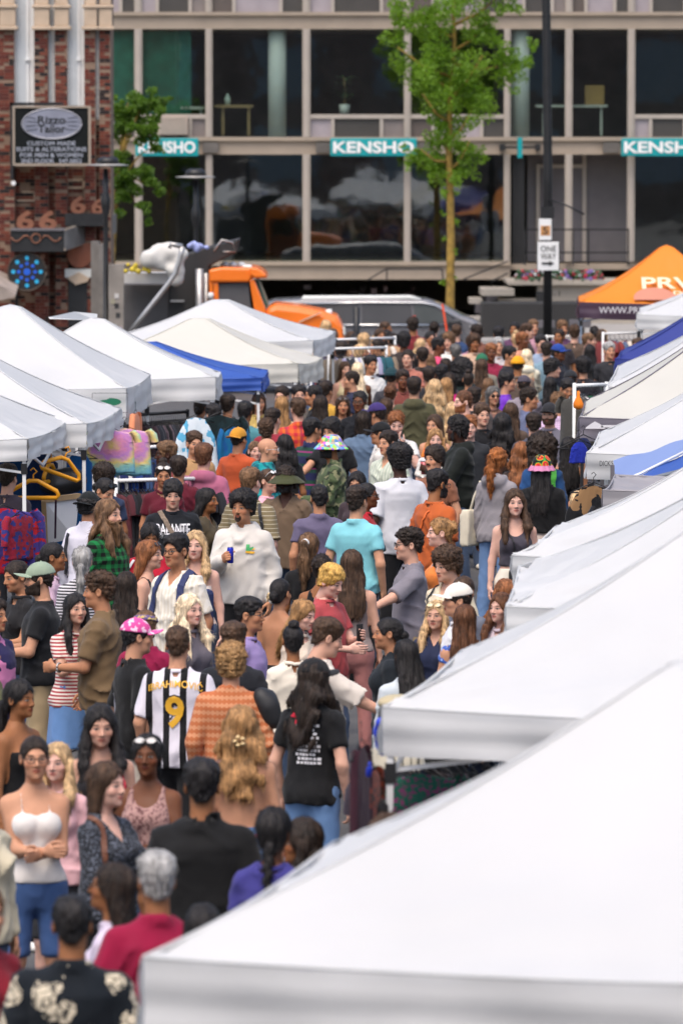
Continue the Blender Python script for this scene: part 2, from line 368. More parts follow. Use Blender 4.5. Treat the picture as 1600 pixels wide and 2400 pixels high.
al = bpy.data.meshes.new('bricks'); Vv = []; Ff = []; mi = []
for c in range(5):
    n0 = len(Vv); Vv += rest[c].v; Ff += [tuple(i+n0 for i in f) for f in rest[c].f]; mi += [c]*len(rest[c].f)
al.from_pydata(Vv, [], Ff); [al.materials.append(m_) for m_ in BR]; al.polygons.foreach_set('material_index', mi); al.update()
tag(link('brickwork', al, None, K), kind='stuff')
for a, b in PIL:
    if a < 0: a = 2
    cap = MB(); cx = wx((a+b)/2+2, DK-.3); hw = (b-a)/2/K_(DK)
    for (y0, y1, e) in ((-60, 12, .0), (12, 20, .06), (20, 62, .02), (62, 71, .07)):
        cap.box(cx-hw-e, cx+hw+e, DK-.34-e, DK-.2, wz(y1, DK), wz(y0, DK))
    cap.build('stone_capital', M_sand, K, .02)
for a, b, y1 in ((35, 82, 250), (114, 130, 250), (159, 199, 250), (225, 234, 280)):
    w = MB(); pbox(w, a, b, -60, y1, DK-.06, DK-.015, DK); o = w.build('window_frame', M_white, K)
    g_ = MB(); pbox(g_, a+(b-a)*.12, a+(b-a)*.60, -60, y1-3, DK-.075, DK-.065, DK); g_.build('window_blind', mat('pale_blind', (.55, .58, .60), rough=.3, var=.04), K)
    t = MB(); pbox(t, a+(b-a)*.62, a+(b-a)*.74, -60, y1, DK-.11, DK-.06, DK); t.build('window_stile', M_white, K)
    if b-a > 20: t = MB(); pbox(t, a+(b-a)*.58, a+(b-a)*.80, 136, 142, DK-.16, DK-.06, DK); t.build('sash_catch', M_white, K)
for (x0, x1, y0, y1) in ((225, 240, 276, 293), (52, 88, 448, 452), (80, 86, 448, 470), (40, 84, 468, 472), (160, 200, 420, 424), (194, 200, 420, 440), (160, 196, 438, 442)): 
    s_ = MB(); pbox(s_, x0, x1, y0, y1, DK-.03, DK+.02, DK); s_.build('stone_block', M_sand, K)
# big painted sixes and the dark canopy boxes of the corner entrance
M_rust = mat('painted_copper', (.22, .085, .045), rough=.55, var=.15, vscale=6)
def thing_text(body, px, py, d, wpx, hpx, m, label, cat, name, extr=.06):
    c = at(px, py, d); o = text_obj(body, .5, c, m, None, name, fit=(wpx/K_(d), hpx/K_(d)), extr=extr, bold=.015); tag(o, label, cat); return o
thing_text('6', 60, 516, DK-.8, 42, 46, M_rust, 'large copper digit six standing at the left on the black canopy box', 'number', 'house_number')
thing_text('6', 113, 516, DK-.8, 42, 46, M_rust, 'large copper digit six standing second on the black canopy box', 'number', 'house_number')
thing_text('6', 184, 480, DK-.5, 36, 42, M_rust, 'copper digit six standing on the rear black canopy box', 'number', 'house_number')
thing_text('6', 229, 484, DK-.5, 28, 36, M_rust, 'copper digit six half hidden by the lamp post', 'number', 'house_number')
e = empty('entrance_canopy', at(90, 565, DK-.6)); tag(e, 'black boxed entrance canopy with a slanting grey side panel on the brick corner', 'canopy')
mb = MB(); pbox(mb, 25, 150, 541, 590, DK-1.3, DK-.3, DK-1.3); mb.build('front_box', M_black, e)
mb = MB(); pbox(mb, 25, 152, 536, 541, DK-1.35, DK-.3, DK-1.35); mb.build('front_trim', M_greyp, e)
mb = MB(); pbox(mb, 152, 242, 500, 530, DK-.7, DK-.3, DK-.7); mb.build('rear_box', M_black, e)
A_, B_ = at(151, 540, DK-1.3), at(268, 502, DK+1.5); C_, D_ = at(268, 545, DK+1.5), at(151, 585, DK-1.3)
mb = MB(); mb.add([A_, B_, C_, D_, A_+Vector((.05, .05, 0)), B_+Vector((.05, .05, 0)), C_+Vector((.05, .05, 0)), D_+Vector((.05, .05, 0))], [(0, 1, 2, 3), (7, 6, 5, 4), (0, 4, 5, 1), (1, 5, 6, 2), (2, 6, 7, 3), (3, 7, 4, 0)]); mb.build('side_panel', mat('grey_zinc', (.20, .19, .18), rough=.5, metal=.3, var=.2, vscale=5), e)
mb = MB(); mb.bar(A_, B_, .05); mb.bar(D_, C_, .05); mb.build('panel_edge', M_conc, e)
orn = MB(); c0 = at(85, 559, DK-1.32)
for s_ in (-1, 1):
    orn.tube([c0+Vector((s_*(.12+.07*i), 0, .07*math.sin(i*1.1))) for i in range(7)], .018, 5)
orn.tube([c0+Vector((.1*math.cos(a), 0, .1*math.sin(a))) for a in [i*.5236 for i in range(13)]], .018, 5); orn.build('scroll_ornament', M_rust, e)
# round sign with blue lights
e = empty('round_sign', at(65, 637, DK-1.2)); tag(e, 'round black sign with rings of glowing blue dots under the canopy', 'sign'); c = at(64, 637, DK-1.2)
def disc(c, r, t, m, nm, par, n=28):
    mb = MB(); V = [c+Vector((r*math.cos(2*math.pi*i/n), y, r*math.sin(2*math.pi*i/n))) for y in (0, t) for i in range(n)]
    mb.add(V, [tuple(range(n)), tuple(range(n, 2*n))[::-1]]+[(i, i+n, (i+1) % n+n, (i+1) % n) for i in range(n)]); return mb.build(nm, m, par)
disc(c, .40, .12, M_black, 'sign_face', e); ring = MB(); ring.tube([c+Vector((.41*math.cos(a), -.01, .41*math.sin(a))) for a in [i*math.pi/16 for i in range(33)]], .02, 6); ring.build('sign_rim', mat('old_bronze', (.08, .06, .045), rough=.5, metal=.4), e)
mb1 = mat('cyan_light', (.02, .30, .50), rough=.4, emit=((.02, .30, .55), .2), var=0); mb2 = mat('blue_light', (.01, .08, .45), rough=.4, emit=((.01, .08, .5), .2), var=0)
for i in range(8):
    a = i*math.pi/4; disc(c+Vector((.295*math.cos(a), -.012, .295*math.sin(a))), .046, .02, mb1, 'light_dot', e, 12); disc(c+Vector((.175*math.cos(a+.0), -.012, .175*math.sin(a))), .040, .02, mb2, 'light_dot', e, 12)
disc(c+Vector((0, -.012, 0)), .075, .02, mb2, 'light_dot', e, 14)
disc(at(101, 601, DK-1.1), .05, .05, M_rust, 'orange_lamp', e, 12)
hb = MB(); hb.bar(at(40, 668, DK-1.15), at(40, 745, DK-1.15), .05); hb.build('sign_post', M_black, e)
# arched brown panel, stone hood and doorway
e = empty('doorway', at(185, 740, DK-.3)); tag(e, 'dark doorway with a brown arched panel and stone hood in the brick building', 'door')
mb = MB(); pbox(mb, 160, 204, 655, 820, DK-.27, DK-.2, DK-.3); mb.build('door_leaf', M_black, e)
pl = [at(158+58*t, 570, DK-.34) for t in (0, 1)]; arc = [at(187+29*math.cos(a), 598+30*math.sin(a), DK-.34) for a in [i*math.pi/12 for i in range(13)]]
V = [pl[0], pl[1]]+arc; mb = MB(); n = len(V); mb.add(V+[v+Vector((0, .1, 0)) for v in V], [tuple(range(n)), tuple(range(n, 2*n))[::-1]]+[(i, i+n, (i+1) % n+n, (i+1) % n) for i in range(n)]); mb.build('arched_panel', mat('brown_panel', (.20, .062, .03), rough=.6, var=.1), e)
mb = MB(); V = [at(158, 652, DK-.4), at(185, 638, DK-.4), at(210, 652, DK-.4), at(205, 660, DK-.4), at(178, 668, DK-.4)]; n = len(V); mb.add(V+[v+Vector((0, .3, 0)) for v in V], [tuple(range(n)), tuple(range(n, 2*n))[::-1]]+[(i, i+n, (i+1) % n+n, (i+1) % n) for i in range(n)]); mb.build('stone_hood', M_sand, e)
mb = MB(); pbox(mb, 152, 215, 630, 650, DK-.30, DK-.26, DK-.3); mb.build('hood_panel', M_offw, e)
# tailor sign
e = empty('tailor_sign', at(122, 388, DK-1)); tag(e, 'black framed sign for the tailor with a silver oval on the brick facade', 'sign')
DS = DK-1.0
mb = MB(); pbox(mb, 32, 213, 248, 388, DS, DS+.12); mb.build('board', mat('sign_black', (.006, .008, .008), rough=.7, var=.1, spec=.2), e)
mb = MB(); [pbox(mb, *q, DS-.03, DS+.02, DS) for q in ((31, 36, 248, 388), (208, 214, 248, 388), (36, 208, 248, 253), (36, 208, 383, 389))]; mb.build('frame', M_conc, e)
mb = MB(); c = at(122, 290, DS-.01); V = [c+Vector((.62*math.cos(a), -.01, .31*math.sin(a))) for a in [i*math.pi/20 for i in range(40)]]; mb.add(V, [tuple(range(40))]); mb.build('oval_plate', mat('brushed_silver', (.30, .31, .38), rough=.35, metal=.4, var=.12, vscale=3), e)
mb = MB(); mb.tube([c+Vector((.64*math.cos(a), -.012, .325*math.sin(a))) for a in [i*math.pi/20 for i in range(41)]], .016, 6)
mb.build('oval_rim', mat('silver_rim', (.42, .42, .46), rough=.35, metal=.4), e)
mb = MB()
for s_ in (-1, 1):
    for i in range(4): mb.bar(c+Vector((s_*.56, -.02, -.15+.1*i)), c+Vector((s_*(.30+.04*(i % 2)), -.02, -.11+.075*i)), .012)
mb.build('oval_lines', M_black, e)
text_obj('Rizzo', .3, c+Vector((0, -.02, .085)), M_black, e, fit=(.60, .17), bold=.006); text_obj('Tailor', .3, c+Vector((0, -.02, -.105)), M_black, e, fit=(.60, .17), bold=.006)
M_let = mat('silver_letter', (.40, .42, .48), rough=.4, metal=.3, var=.1)
for i, (t_, w_) in enumerate((('CUSTOM MADE', 113), ('SUITS & ALTERATIONS', 164), ('FOR MEN & WOMEN', 146), ('2ND FLOOR   547-5052', 142))):
    text_obj(t_, .2, at(121, 336+i*13.7, DS-.01), M_let, e, fit=(w_/K_(DS), 10/K_(DS)), bold=.004)
mb = MB(); pbox(mb, 24, 150, 240, 247, DS+.02, DS+.1); pbox(mb, 25, 32, 240, 420, DS+.02, DS+.9); mb.build('hanger_bracket', M_black, e)
fl = MB(); disc_ = at(32, 429, DS); tag(disc(disc_, .05, .06, M_white, 'wall_lamp', None, 12), 'tiny white and red wall lamp under the tailor sign', 'lamp'); 
# grey awning bit at the left edge
mb = MB(); V = [at(-20, 660, DK-2.2), at(38, 690, DK-2.2), at(36, 697, DK-2.2), at(-20, 708, DK-2.2)]; mb.add(V+[v+Vector((0, 1.5, .25)) for v in V], [(0, 1, 2, 3), (7, 6, 5, 4), (0, 4, 5, 1), (1, 5, 6, 2), (2, 6, 7, 3), (3, 7, 4, 0)]); tag(mb.build('awning', mat('faded_awning', (.34, .28, .24), rough=.7, var=.3, vscale=4)), 'faded grey awning corner at the left edge of the brick wall', 'awning')
# ---- the brick block that the street looks back on, behind the viewpoint (seen only in window reflections)
R_ = empty('street_block', (0, -22, 0)); tag(R_, 'dark brick block on the near side of the street', 'building')
mb = MB(); mb.box(-45, 45, -34, -22, 0, 17); mb.build('wall', mat('dark_brick_far', (.24, .17, .14), rough=.9, var=.4, vscale=1.2), R_)
for i in range(12):
    for j in range(3):
        mb = MB(); mb.box(-40+i*7, -36.5+i*7, -22.1, -21.95, 2+j*5, 5+j*5); mb.build('window', mat('dim_window', (.25, .28, .30), rough=.3), R_)
# ---- trees
def leaf_cloud(name, blobs, d, n, size, m, parent, seed, depth=.8, droop=.0):
    rs = np.random.RandomState(seed); k = K_(d); cen = []
    wgt = np.array([b[2]**2 for b in blobs], float); wgt /= wgt.sum(); ch = rs.choice(len(blobs), n, p=wgt)
    u = rs.normal(size=(n, 3)); u /= np.linalg.norm(u, axis=1)[:, None]; rad = rs.uniform(.25, 1, n)**.6
    # clump the leaves
    P = np.zeros((n, 3))
    cl = {}
    for b in range(len(blobs)): cl[b] = rs.normal(size=(10, 3))*.45
    for i in range(n):
        bx, by, br = blobs[ch[i]][:3]; c = np.array(at(bx, by, d)); r = br/k
        q = cl[ch[i]][rs.randint(10)]+u[i]*rad[i]*.42; P[i] = c+q*np.array([r, r*depth, r*.85])
    t = rs.normal(size=(n, 3)); t[:, 2] -= droop; t /= np.linalg.norm(t, axis=1)[:, None]; s = np.cross(t, rs.normal(size=(n, 3))); s /= np.linalg.norm(s, axis=1)[:, None]
    sz = (rs.uniform(.6, 1.2, n)*size)[:, None]
    V = np.concatenate([P-t*sz, P+s*sz*.75+t*sz*.2, P+t*sz*.9, P-s*sz*.75+t*sz*.2]); i = np.arange(n); F = np.stack([i, i+n, i+2*n, i+3*n], 1)
    return tag(link(name, mesh_np(name, V, F, False), m, parent), kind='stuff') if False else link(name, mesh_np(name, V, F, False), m, parent)
def leaf_mat(name, c, c2):
    m = mat(name, c, rough=.5, var=.35, vscale=1.6); N = m.node_tree.nodes; L = m.node_tree.links; b = N['Principled BSDF']
    src = b.inputs['Base Color'].links[0].from_socket; tr = N.new('ShaderNodeBsdfTranslucent'); tr.inputs[0].default_value = lin(c2); mx = N.new('ShaderNodeMixShader'); mx.inputs[0].default_value = .42
    o = N['Material Output']; L.new(b.outputs[0], mx.inputs[1]); L.new(tr.outputs[0], mx.inputs[2]); L.new(mx.outputs[0], o.inputs[0]); return m
M_bark = mat('mossy_bark', (.26, .165, .035), rough=.9, var=.6, vscale=5, bump=.8, bscale=18)
DT = 140.0
G = empty('street_tree', at(1056, 420, DT)); G.location.z = 0; tag(G, 'tall bright green tree with a mossy yellow trunk in front of the offices', 'tree')
tp = [(1056, 860), (1054, 700), (1056, 560), (1054, 430), (1050, 330), (1056, 220), (1064, 100), (1060, -60), (1062, -160)]
mb = MB(); mb.tube([at(x, y, DT) for x, y in tp], [.13, .108, .10, .09, .08, .065, .05, .04, .02], 12); mb.build('trunk', M_bark, G)
mb = MB(); br = random.Random(4)
for (x, y, x2, y2) in ((1054, 400, 1100, 330), (1052, 380, 985, 350), (1052, 330, 1110, 250), (1054, 290, 990, 220), (1056, 230, 1130, 130), (1058, 210, 960, 130), (1060, 150, 1200, 150), (1062, 120, 1150, 40), (1062, 90, 980, 20), (1056, 180, 930, 110), (1060, 60, 1180, -20)):
    dz = br.uniform(-.6, .6); mb.tube([at(x, y, DT), at((x+x2)/2, (y+y2)/2+12, DT+dz*.5), at(x2, y2, DT+dz)], [.045, .03, .012], 6)
mb.build('branches', M_bark, G)
BL = [(1060, 10, 95), (1000, 70, 62), (1130, 60, 62), (1190, 20, 38), (940, 20, 40), (1000, 130, 78), (1100, 150, 85), (1060, 210, 95), (930, 95, 30), (940, 150, 32), (1180, 130, 48), (1225, 150, 34), (1250, 105, 18), (1190, 180, 40), (1000, 220, 55), (1120, 235, 60), (1070, 275, 50), (1030, 300, 35), (1040, 340, 55), (1090, 350, 48), (985, 365, 36), (1020, 395, 50), (1075, 405, 42), (1130, 365, 22), (960, 380, 18), (1045, 448, 22), (1070, 455, 12), (1040, 500, 9), (1068, 520, 10), (1042, 560, 8), (1066, 590, 10), (1040, 660, 9), (1064, 655, 8), (1180, -40, 60), (1000, -50, 70), (1080, -80, 90)]
leaf_cloud('crown', BL, DT, 23000, .044, leaf_mat('spring_leaf', (.135, .25, .018), (.32, .54, .03)), G, 3)
G2 = empty('street_tree', at(300, 420, 130)); G2.location.z = 0; tag(G2, 'small drooping green tree between the brick corner and the offices', 'tree')
mb = MB(); mb.tube([at(262, 860, 130), at(264, 600, 130), at(275, 420, 130), at(300, 290, 130)], [.09, .07, .055, .03], 8); mb.build('trunk', M_bark, G2)
mb = MB(); [mb.tube([at(272, 440, 130), at((272+x)/2, (440+y)/2-20, 130), at(x, y, 130)], [.03, .02, .008], 5) for x, y in ((330, 250), (380, 330), (360, 440), (300, 240), (320, 480))]; mb.build('branches', M_bark, G2)
leaf_cloud('crown', [(310, 262, 52), (355, 250, 34), (385, 240, 16), (285, 300, 40), (340, 305, 38), (290, 360, 30), (365, 350, 18), (300, 420, 42), (345, 410, 34), (375, 450, 18), (290, 470, 34), (330, 480, 22), (350, 520, 12), (270, 250, 20)], 130, 11000, .045, leaf_mat('darker_leaf', (.10, .19, .02), (.24, .42, .04)), G2, 8, droop=.7)  # this small tree's leaves are a darker green than the tall tree's
# ---------------------------------------------------------------- market tents
def tent_mat(name, col, tr=.32):
    if name in MATS: return MATS[name]
    m = mat(name, col, rough=.55, var=.035, vscale=1.2, bump=.45, bscale=5); N = m.node_tree.nodes; L = m.node_tree.links; b = N['Principled BSDF']
    t = N.new('ShaderNodeBsdfTranslucent'); t.inputs[0].default_value = lin(col); mx = N.new('ShaderNodeMixShader'); mx.inputs[0].default_value = tr
    o = N['Material Output']; L.new(b.outputs[0], mx.inputs[1]); L.new(t.outputs[0], mx.inputs[2]); L.new(mx.outputs[0], o.inputs[0]); return m
TW = tent_mat('white_canvas', (.735, .74, .74)); TCR = tent_mat('cream_canvas', (.73, .71, .64)); TBL = tent_mat('blue_canvas', (.05, .13, .50)); TGR = tent_mat('grey_canvas', (.42, .40, .42)); TGV = tent_mat('grey_valance', (.22, .20, .24)); TOR = tent_mat('orange_canvas', (.95, .30, .025)); TPU = tent_mat('purple_valance', (.085, .05, .085)); TLB = tent_mat('pale_blue_canvas', (.28, .38, .70)); TNV = tent_mat('navy_canvas', (.04, .06, .30))
def tent(label, A, Bp, side, he, hp, m, mv=None, width=3.0, vdrop=.22, seed=0, leg=M_white, dent=0., name='market_tent', legs=(0, 1, 2, 3), sag=.06, wr=1.5):
    """A near corner, Bp far corner on the alley side (x, y); side=+1 the tent extends to the right, -1 to the left"""
    mv = mv or m; A = Vector((A[0], A[1], 0)); Bp = Vector((Bp[0], Bp[1], 0)); u = (Bp-A).normalized(); r = Vector((u.y, -u.x, 0))*side
    C = [A, Bp, Bp+r*width, A+r*width]; cen = sum(C, Vector())/4; pk = cen+Vector((0, 0, hp))
    E = empty(name, cen); tag(E, label, 'tent', 'market tents'); rs = random.Random(seed)
    cz = [he+rs.uniform(-.02, .02) for _ in C]; C = [c+Vector((0, 0, z)) for c, z in zip(C, cz)]
    V = []; F = []; n, mm = 34, 26
    for k in range(4):
        c0, c1 = C[k], C[(k+1) % 4]; b0 = len(V); ph = [rs.uniform(0, 6) for _ in range(4)]
        for i in range(mm+1):
            v = i/mm
            for j in range(n+1):
                t = j/n; p = c0.lerp(c1, t).lerp(pk, v)
                s_ = math.sin(math.pi*t)*(1-v)
                z = -sag*math.sin(math.pi*v)-sag*1.1*s_*math.sin(math.pi*min(1, v*1.0+.08))-.035*s_*(1-v)
                # tension creases radiating from the corners and from the peak
                a0 = math.atan2(v+.02, t+.02); a1 = math.atan2(v+.02, 1.02-t)
                z += wr*.012*math.sin(a0*19+ph[0])*math.exp(-3.2*math.hypot(t, v))+wr*.012*math.sin(a1*19+ph[1])*math.exp(-3.2*math.hypot(1-t, v))
                z += wr*(.007*math.sin(t*24+ph[2]+3*v)*(1-v)*s_+.008*math.sin(v*17+t*5+ph[3])*s_+.006*math.sin((t-.5)*60*(1-v)+ph[1])*math.exp(-6*(v-.15)**2)*s_)
                if v > .9: z -= .06*((v-.9)/.1)**2
                if dent and k in (0, 3): z -= dent*math.exp(-((t-.35)**2+(v-.3)**2)/.03)
                V.append(p+Vector((0, 0, z)))
        for i in range(mm):
            for j in range(n):
                q = b0+i*(n+1)+j; F.append((q, q+1, q+n+2, q+n+1))
    flip = side > 0
    F = [f[::-1] for f in F] if flip else F
    link('canopy', mesh_np('canopy', V, np.array(F)), m, E)
    # seams along the hips
    for k in range(4):
        mb = MB(); mb.tube([C[k].lerp(pk, v)+Vector((0, 0, -sag*math.sin(math.pi*v)-(.06*((v-.9)/.1)**2 if v > .9 else 0)+.004)) for v in [i/12 for i in range(13)]], .007, 5); mb.build('hip_seam', mv if mv is not TPU else m, E)
    for k in range(4):
        c0, c1 = C[k], C[(k+1) % 4]; mb = MB(); mb.tube([c0.lerp(c1, t)+Vector((0, 0, -.035*math.sin(math.pi*t)+.006)) for t in [i/14 for i in range(15)]], .008, 5); mb.build('eave_hem', mv, E)
    for k in range(4):
        c0, c1 = C[k], C[(k+1) % 4]; out = ((c0+c1)/2-cen); out.z = 0; out.normalize(); V = []; F = []; nn, m2 = 44, 9; ph = [rs.uniform(0, 6) for _ in range(3)]
        for i in range(m2+1):
            v = i/m2
            for j in range(nn+1):
                t = j/nn; p = c0.lerp(c1, t); sg = -.035*math.sin(math.pi*t)
                w = (.014*math.sin(t*21+ph[0]+2*v)+.008*math.sin(t*47+ph[1]))*(.3+.9*v)+.008*math.sin(v*9+t*5+ph[2]+1.5*math.sin(t*4))*math.sin(math.pi*v)
                V.append(p+out*(w+.012)+Vector((0, 0, sg-vdrop*v+.012*math.sin(t*9+ph[2])*v)))
        for i in range(m2):
            for j in range(nn): q = i*(nn+1)+j; F.append((q, q+1, q+nn+2, q+nn+1))
        link('valance', mesh_np('valance', V, np.array(F)), mv, E)
    for k in legs:
        c = C[k]; ins = (cen-c); ins.z = 0; ins.normalize(); p = c+ins*.05; mb = MB(); p0 = p.copy(); p0.z = 0; sp = -ins*rs.uniform(0, .06)
        mb.bar(p0+sp, p+Vector((0, 0, -.03)), .034); o = mb.build('leg', leg, E)
        jt = MB(); q = p+Vector((0, 0, -vdrop-.09)); jt.box(q.x-.028, q.x+.028, q.y-.028, q.y+.028, q.z-.05, q.z+.05); jt.build('leg_joint', M_black, E)
    tb_ = 0
    for k in range(4):
        c0, c1 = C[k]+Vector((0, 0, -.30)), C[(k+1) % 4]+Vector((0, 0, -.30)); mid = (c0+c1)/2
        for a, b in ((c0+Vector((0, 0, .22)), mid+Vector((0, 0, -.05))), (c0+Vector((0, 0, -.02)), mid+Vector((0, 0, .2))), (c1+Vector((0, 0, .22)), mid+Vector((0, 0, -.05))), (c1+Vector((0, 0, -.02)), mid+Vector((0, 0, .2)))):
            mb = MB(); i_ = (cen-(a+b)/2); i_.z = 0; i_.normalize(); mb.bar(a+i_*.06, b+i_*.06, .022); mb.build('truss_bar', leg, E)
    return E
def pt(px, py, he): 
    d = dist_for(py, he); p = at(px, py, d); return (p.x, d)
HE = 2.05
T = {}
T['R1'] = tent('huge pale tent filling the lower right foreground', pt(338, 2238, HE), pt(785, 1985, HE), 1, HE, 3.06, TW, width=3.5, vdrop=.26, seed=1)
T['R2'] = tent('second white tent from the foreground on the right, with a white front leg', pt(897, 1668, HE), pt(1083, 1534, HE), 1, HE, 2.95, TW, vdrop=.24, seed=2, wr=2.0)
T['R3'] = tent('third white tent on the right, behind the smiling brown-haired woman', pt(1186, 1420, HE), pt(1216, 1330, HE), 1, HE, 2.85, TW, seed=3, dent=.12, wr=2.6)
T['R4'] = tent('white tent with a dented roof right of the woman in the grey tank top', pt(1200, 1300, HE), pt(1300, 1232, HE), 1, HE, 2.85, TW, seed=4, dent=.10, vdrop=.19, wr=2.6)
T['R4c'] = tent('grey tent wedged below the blue awning on the right', pt(1412, 1152, HE), pt(1440, 1118, HE), 1, HE, 2.16, TGR, seed=5, leg=M_greyp)
T['R5'] = tent('white tent lettered DICK\'S on its valance, next to the blue awning', pt(1374, 1066, HE), pt(1404, 1018, HE), 1, HE, 2.95, TW, seed=6, leg=M_greyp)
T['R6'] = tent('cream tent with a grey valance on the right', pt(1357, 978, HE), pt(1371, 937, HE), 1, HE, 3.0, TCR, TGV, seed=7, leg=M_black)
T['R7'] = tent('white tent behind the cream tent with grey valance', pt(1417, 905, HE), pt(1447, 862, HE), 1, HE, 2.95, TW, seed=8)
T['R8'] = tent('deep blue tent far down the right row', pt(1440, 842, HE), pt(1455, 822, HE), 1, HE, 3.0, TNV, seed=9)
T['R9'] = tent('small far white tent in front of the orange tent', pt(1491, 738, HE), pt(1500, 722, HE), 1, HE, 2.75, TW, seed=10)
a = pt(1356, 709, 2.05); T['OR'] = tent('orange peaked tent with a dark purple valance', a, (a[0]+.1, a[1]+3.0), 1, 2.05, 3.06, TOR, TPU, width=3.05, vdrop=.26, seed=11, leg=mat('blue_grey_leg', (.25, .32, .42), rough=.4, metal=.3), sag=.1)
T['L1'] = tent('nearest white tent at the left edge with yellow hangers beneath', pt(64, 1030, HE), pt(160, 988, HE), -1, HE, 2.9, TW, seed=12, vdrop=.19)
T['L2'] = tent('second white tent from the left edge, bluish white', pt(204, 992, HE), pt(283, 960, HE), -1, HE, 2.85, TW, seed=13, vdrop=.22)
T['L3'] = tent('tall white tent with a green leaf label on its valance', pt(296, 908, HE), pt(352, 880, HE), -1, HE, 3.0, TW, seed=14, vdrop=.34)
T['L4'] = tent('white tent with a flat top flap, just before the blue tent', pt(505, 888, 2.0), pt(517, 870, 2.0), -1, 2.0, 2.75, TW, seed=15, vdrop=.26)
T['L5'] = tent('blue tent squeezed between white tents on the left', pt(612, 886, 1.88), pt(627, 868, 1.88), -1, 1.88, 2.34, TBL, seed=16, vdrop=.16)
T['L6'] = tent('cream tent with a boxy valance, sixth on the left', pt(698, 853, 1.93), pt(755, 842, 1.93), -1, 1.93, 2.55, TCR, seed=17, vdrop=.25)
T['L7'] = tent('farthest white tent on the left, in front of the orange truck', pt(733, 797, HE), pt(785, 779, HE), -1, HE, 2.62, TW, seed=18, vdrop=.25)
# marks on the tents
def mark(mb, name, m, par): return mb.build(name, m, par)
M_ink = mat('black_ink', (.02, .02, .025), rough=.6, var=0)
c = at(1420, 1086, pt(1374, 1066, HE)[1]-.09); text_obj("DICK'S", .2, c, M_ink, T['R5'], fit=(32/K_(c.y), 13/K_(c.y)), extr=.003)
c = at(258, 942, pt(296, 908, HE)[1]-.12); mb = MB(); mb.add([c+Vector((.13*math.cos(a), 0, .045*math.sin(a)*(1 if math.cos(a) > 0 else .6))) for a in [i*math.pi/10 for i in range(20)]], [tuple(range(20))]); mb.build('leaf_emblem', mat('leaf_green', (.01, .16, .08), rough=.6, var=0), T['L3'])
mb = MB(); [mb.bar(c+Vector((x0, -.002, z0)), c+Vector((x1, -.002, z1)), .006) for x0, z0, x1, z1 in ((-.2, .1, .2, .1), (-.2, -.12, .2, -.12), (.2, .1, .2, -.12), (-.2, .1, -.2, -.12))]; mb.build('label_outline', M_greyp, T['L3'])
d_ = a[1]-.09; M_pal = mat('pale_orange', (.95, .62, .42), rough=.6, var=0); M_wht = mat('white_ink', (.72, .70, .72), rough=.6, var=0)
c = at(1455, 727, d_); text_obj('WWW.PRV', .2, c, M_wht, T['OR'], fit=(105/K_(d_), 15/K_(d_)), extr=.003)
# print on the orange roof: laid on the sloping front panel
def on_front(E, body, u0, v0, w, h, m, nm='lettering'):
    he, hp = 2.05, 3.06; A3 = Vector((a[0], a[1], he)); r = Vector((1, -.033, 0)).normalized(); up = Vector((0.0, 1.5, hp-he)).normalized(); nrm = r.cross(up).normalized()
    me = text_mesh(body, 1, extr=.004, bold=.02); cc = np.empty(len(me.vertices)*3, np.float32); me.vertices.foreach_get('co', cc); cc = cc.reshape(-1, 3); lo, hi = cc.min(0), cc.max(0); cc = cc-(lo+hi)/2; cc[:, 0] *= w/(hi[0]-lo[0]); cc[:, 1] *= h/(hi[1]-lo[1])
    o = A3+r*u0+up*v0+nrm*(-.0)
    P = np.array(o)[None]+cc[:, :1]*np.array(r)[None]+cc[:, 1:2]*np.array(up)[None]+np.array(nrm)[None]*(cc[:, 2:3]*.5-.03)
    me.vertices.foreach_set('co', P.astype(np.float32).ravel()); me.materials.clear(); return link(nm, me, m, E)
on_front(T['OR'], 'PRVA', 1.72, .62, 1.25, .34, M_pal); on_front(T['OR'], 'DESIGN', 2.0, .33, .75, .11, M_pal)
A3 = Vector((a[0], a[1], 2.05)); up = Vector((0, 1.5, 1.01)).normalized(); r_ = Vector((1, -.033, 0)).normalized(); nrm = r_.cross(up).normalized()
mb = MB(); V = [A3+r_*(1.30+.36*math.cos(t))+up*(.17+.30*abs(math.sin(t))*(math.sin(t) > 0)-.06*(math.sin(t) < 0))-nrm*.02 for t in [i*math.pi/18 for i in range(36)]]; mb.add(V, [tuple(range(36))]); mb.build('oval_print', mat('mauve_print', (.50, .20, .13), rough=.6, var=.05), T['OR'])
c = at(1393, 998, pt(1357, 978, HE)[1]-.1); mb = MB(); mb.add([c+Vector(v) for v in ((-.11, 0, -.03), (.11, 0, -.03), (.05, 0, .02), (.0, 0, .045), (-.05, 0, .015))], [(0, 1, 2, 3, 4)]); mb.build('mountain_emblem', M_wht, T['R6'])
c = at(1440, 999, pt(1357, 978, HE)[1]-.1); mb = MB(); mb.box(c.x-.14, c.x+.12, c.y, c.y+.004, c.z-.012, c.z+.012); mb.build('label_bar', M_wht, T['R6'])
d0_ = dq(45.2, 1090)
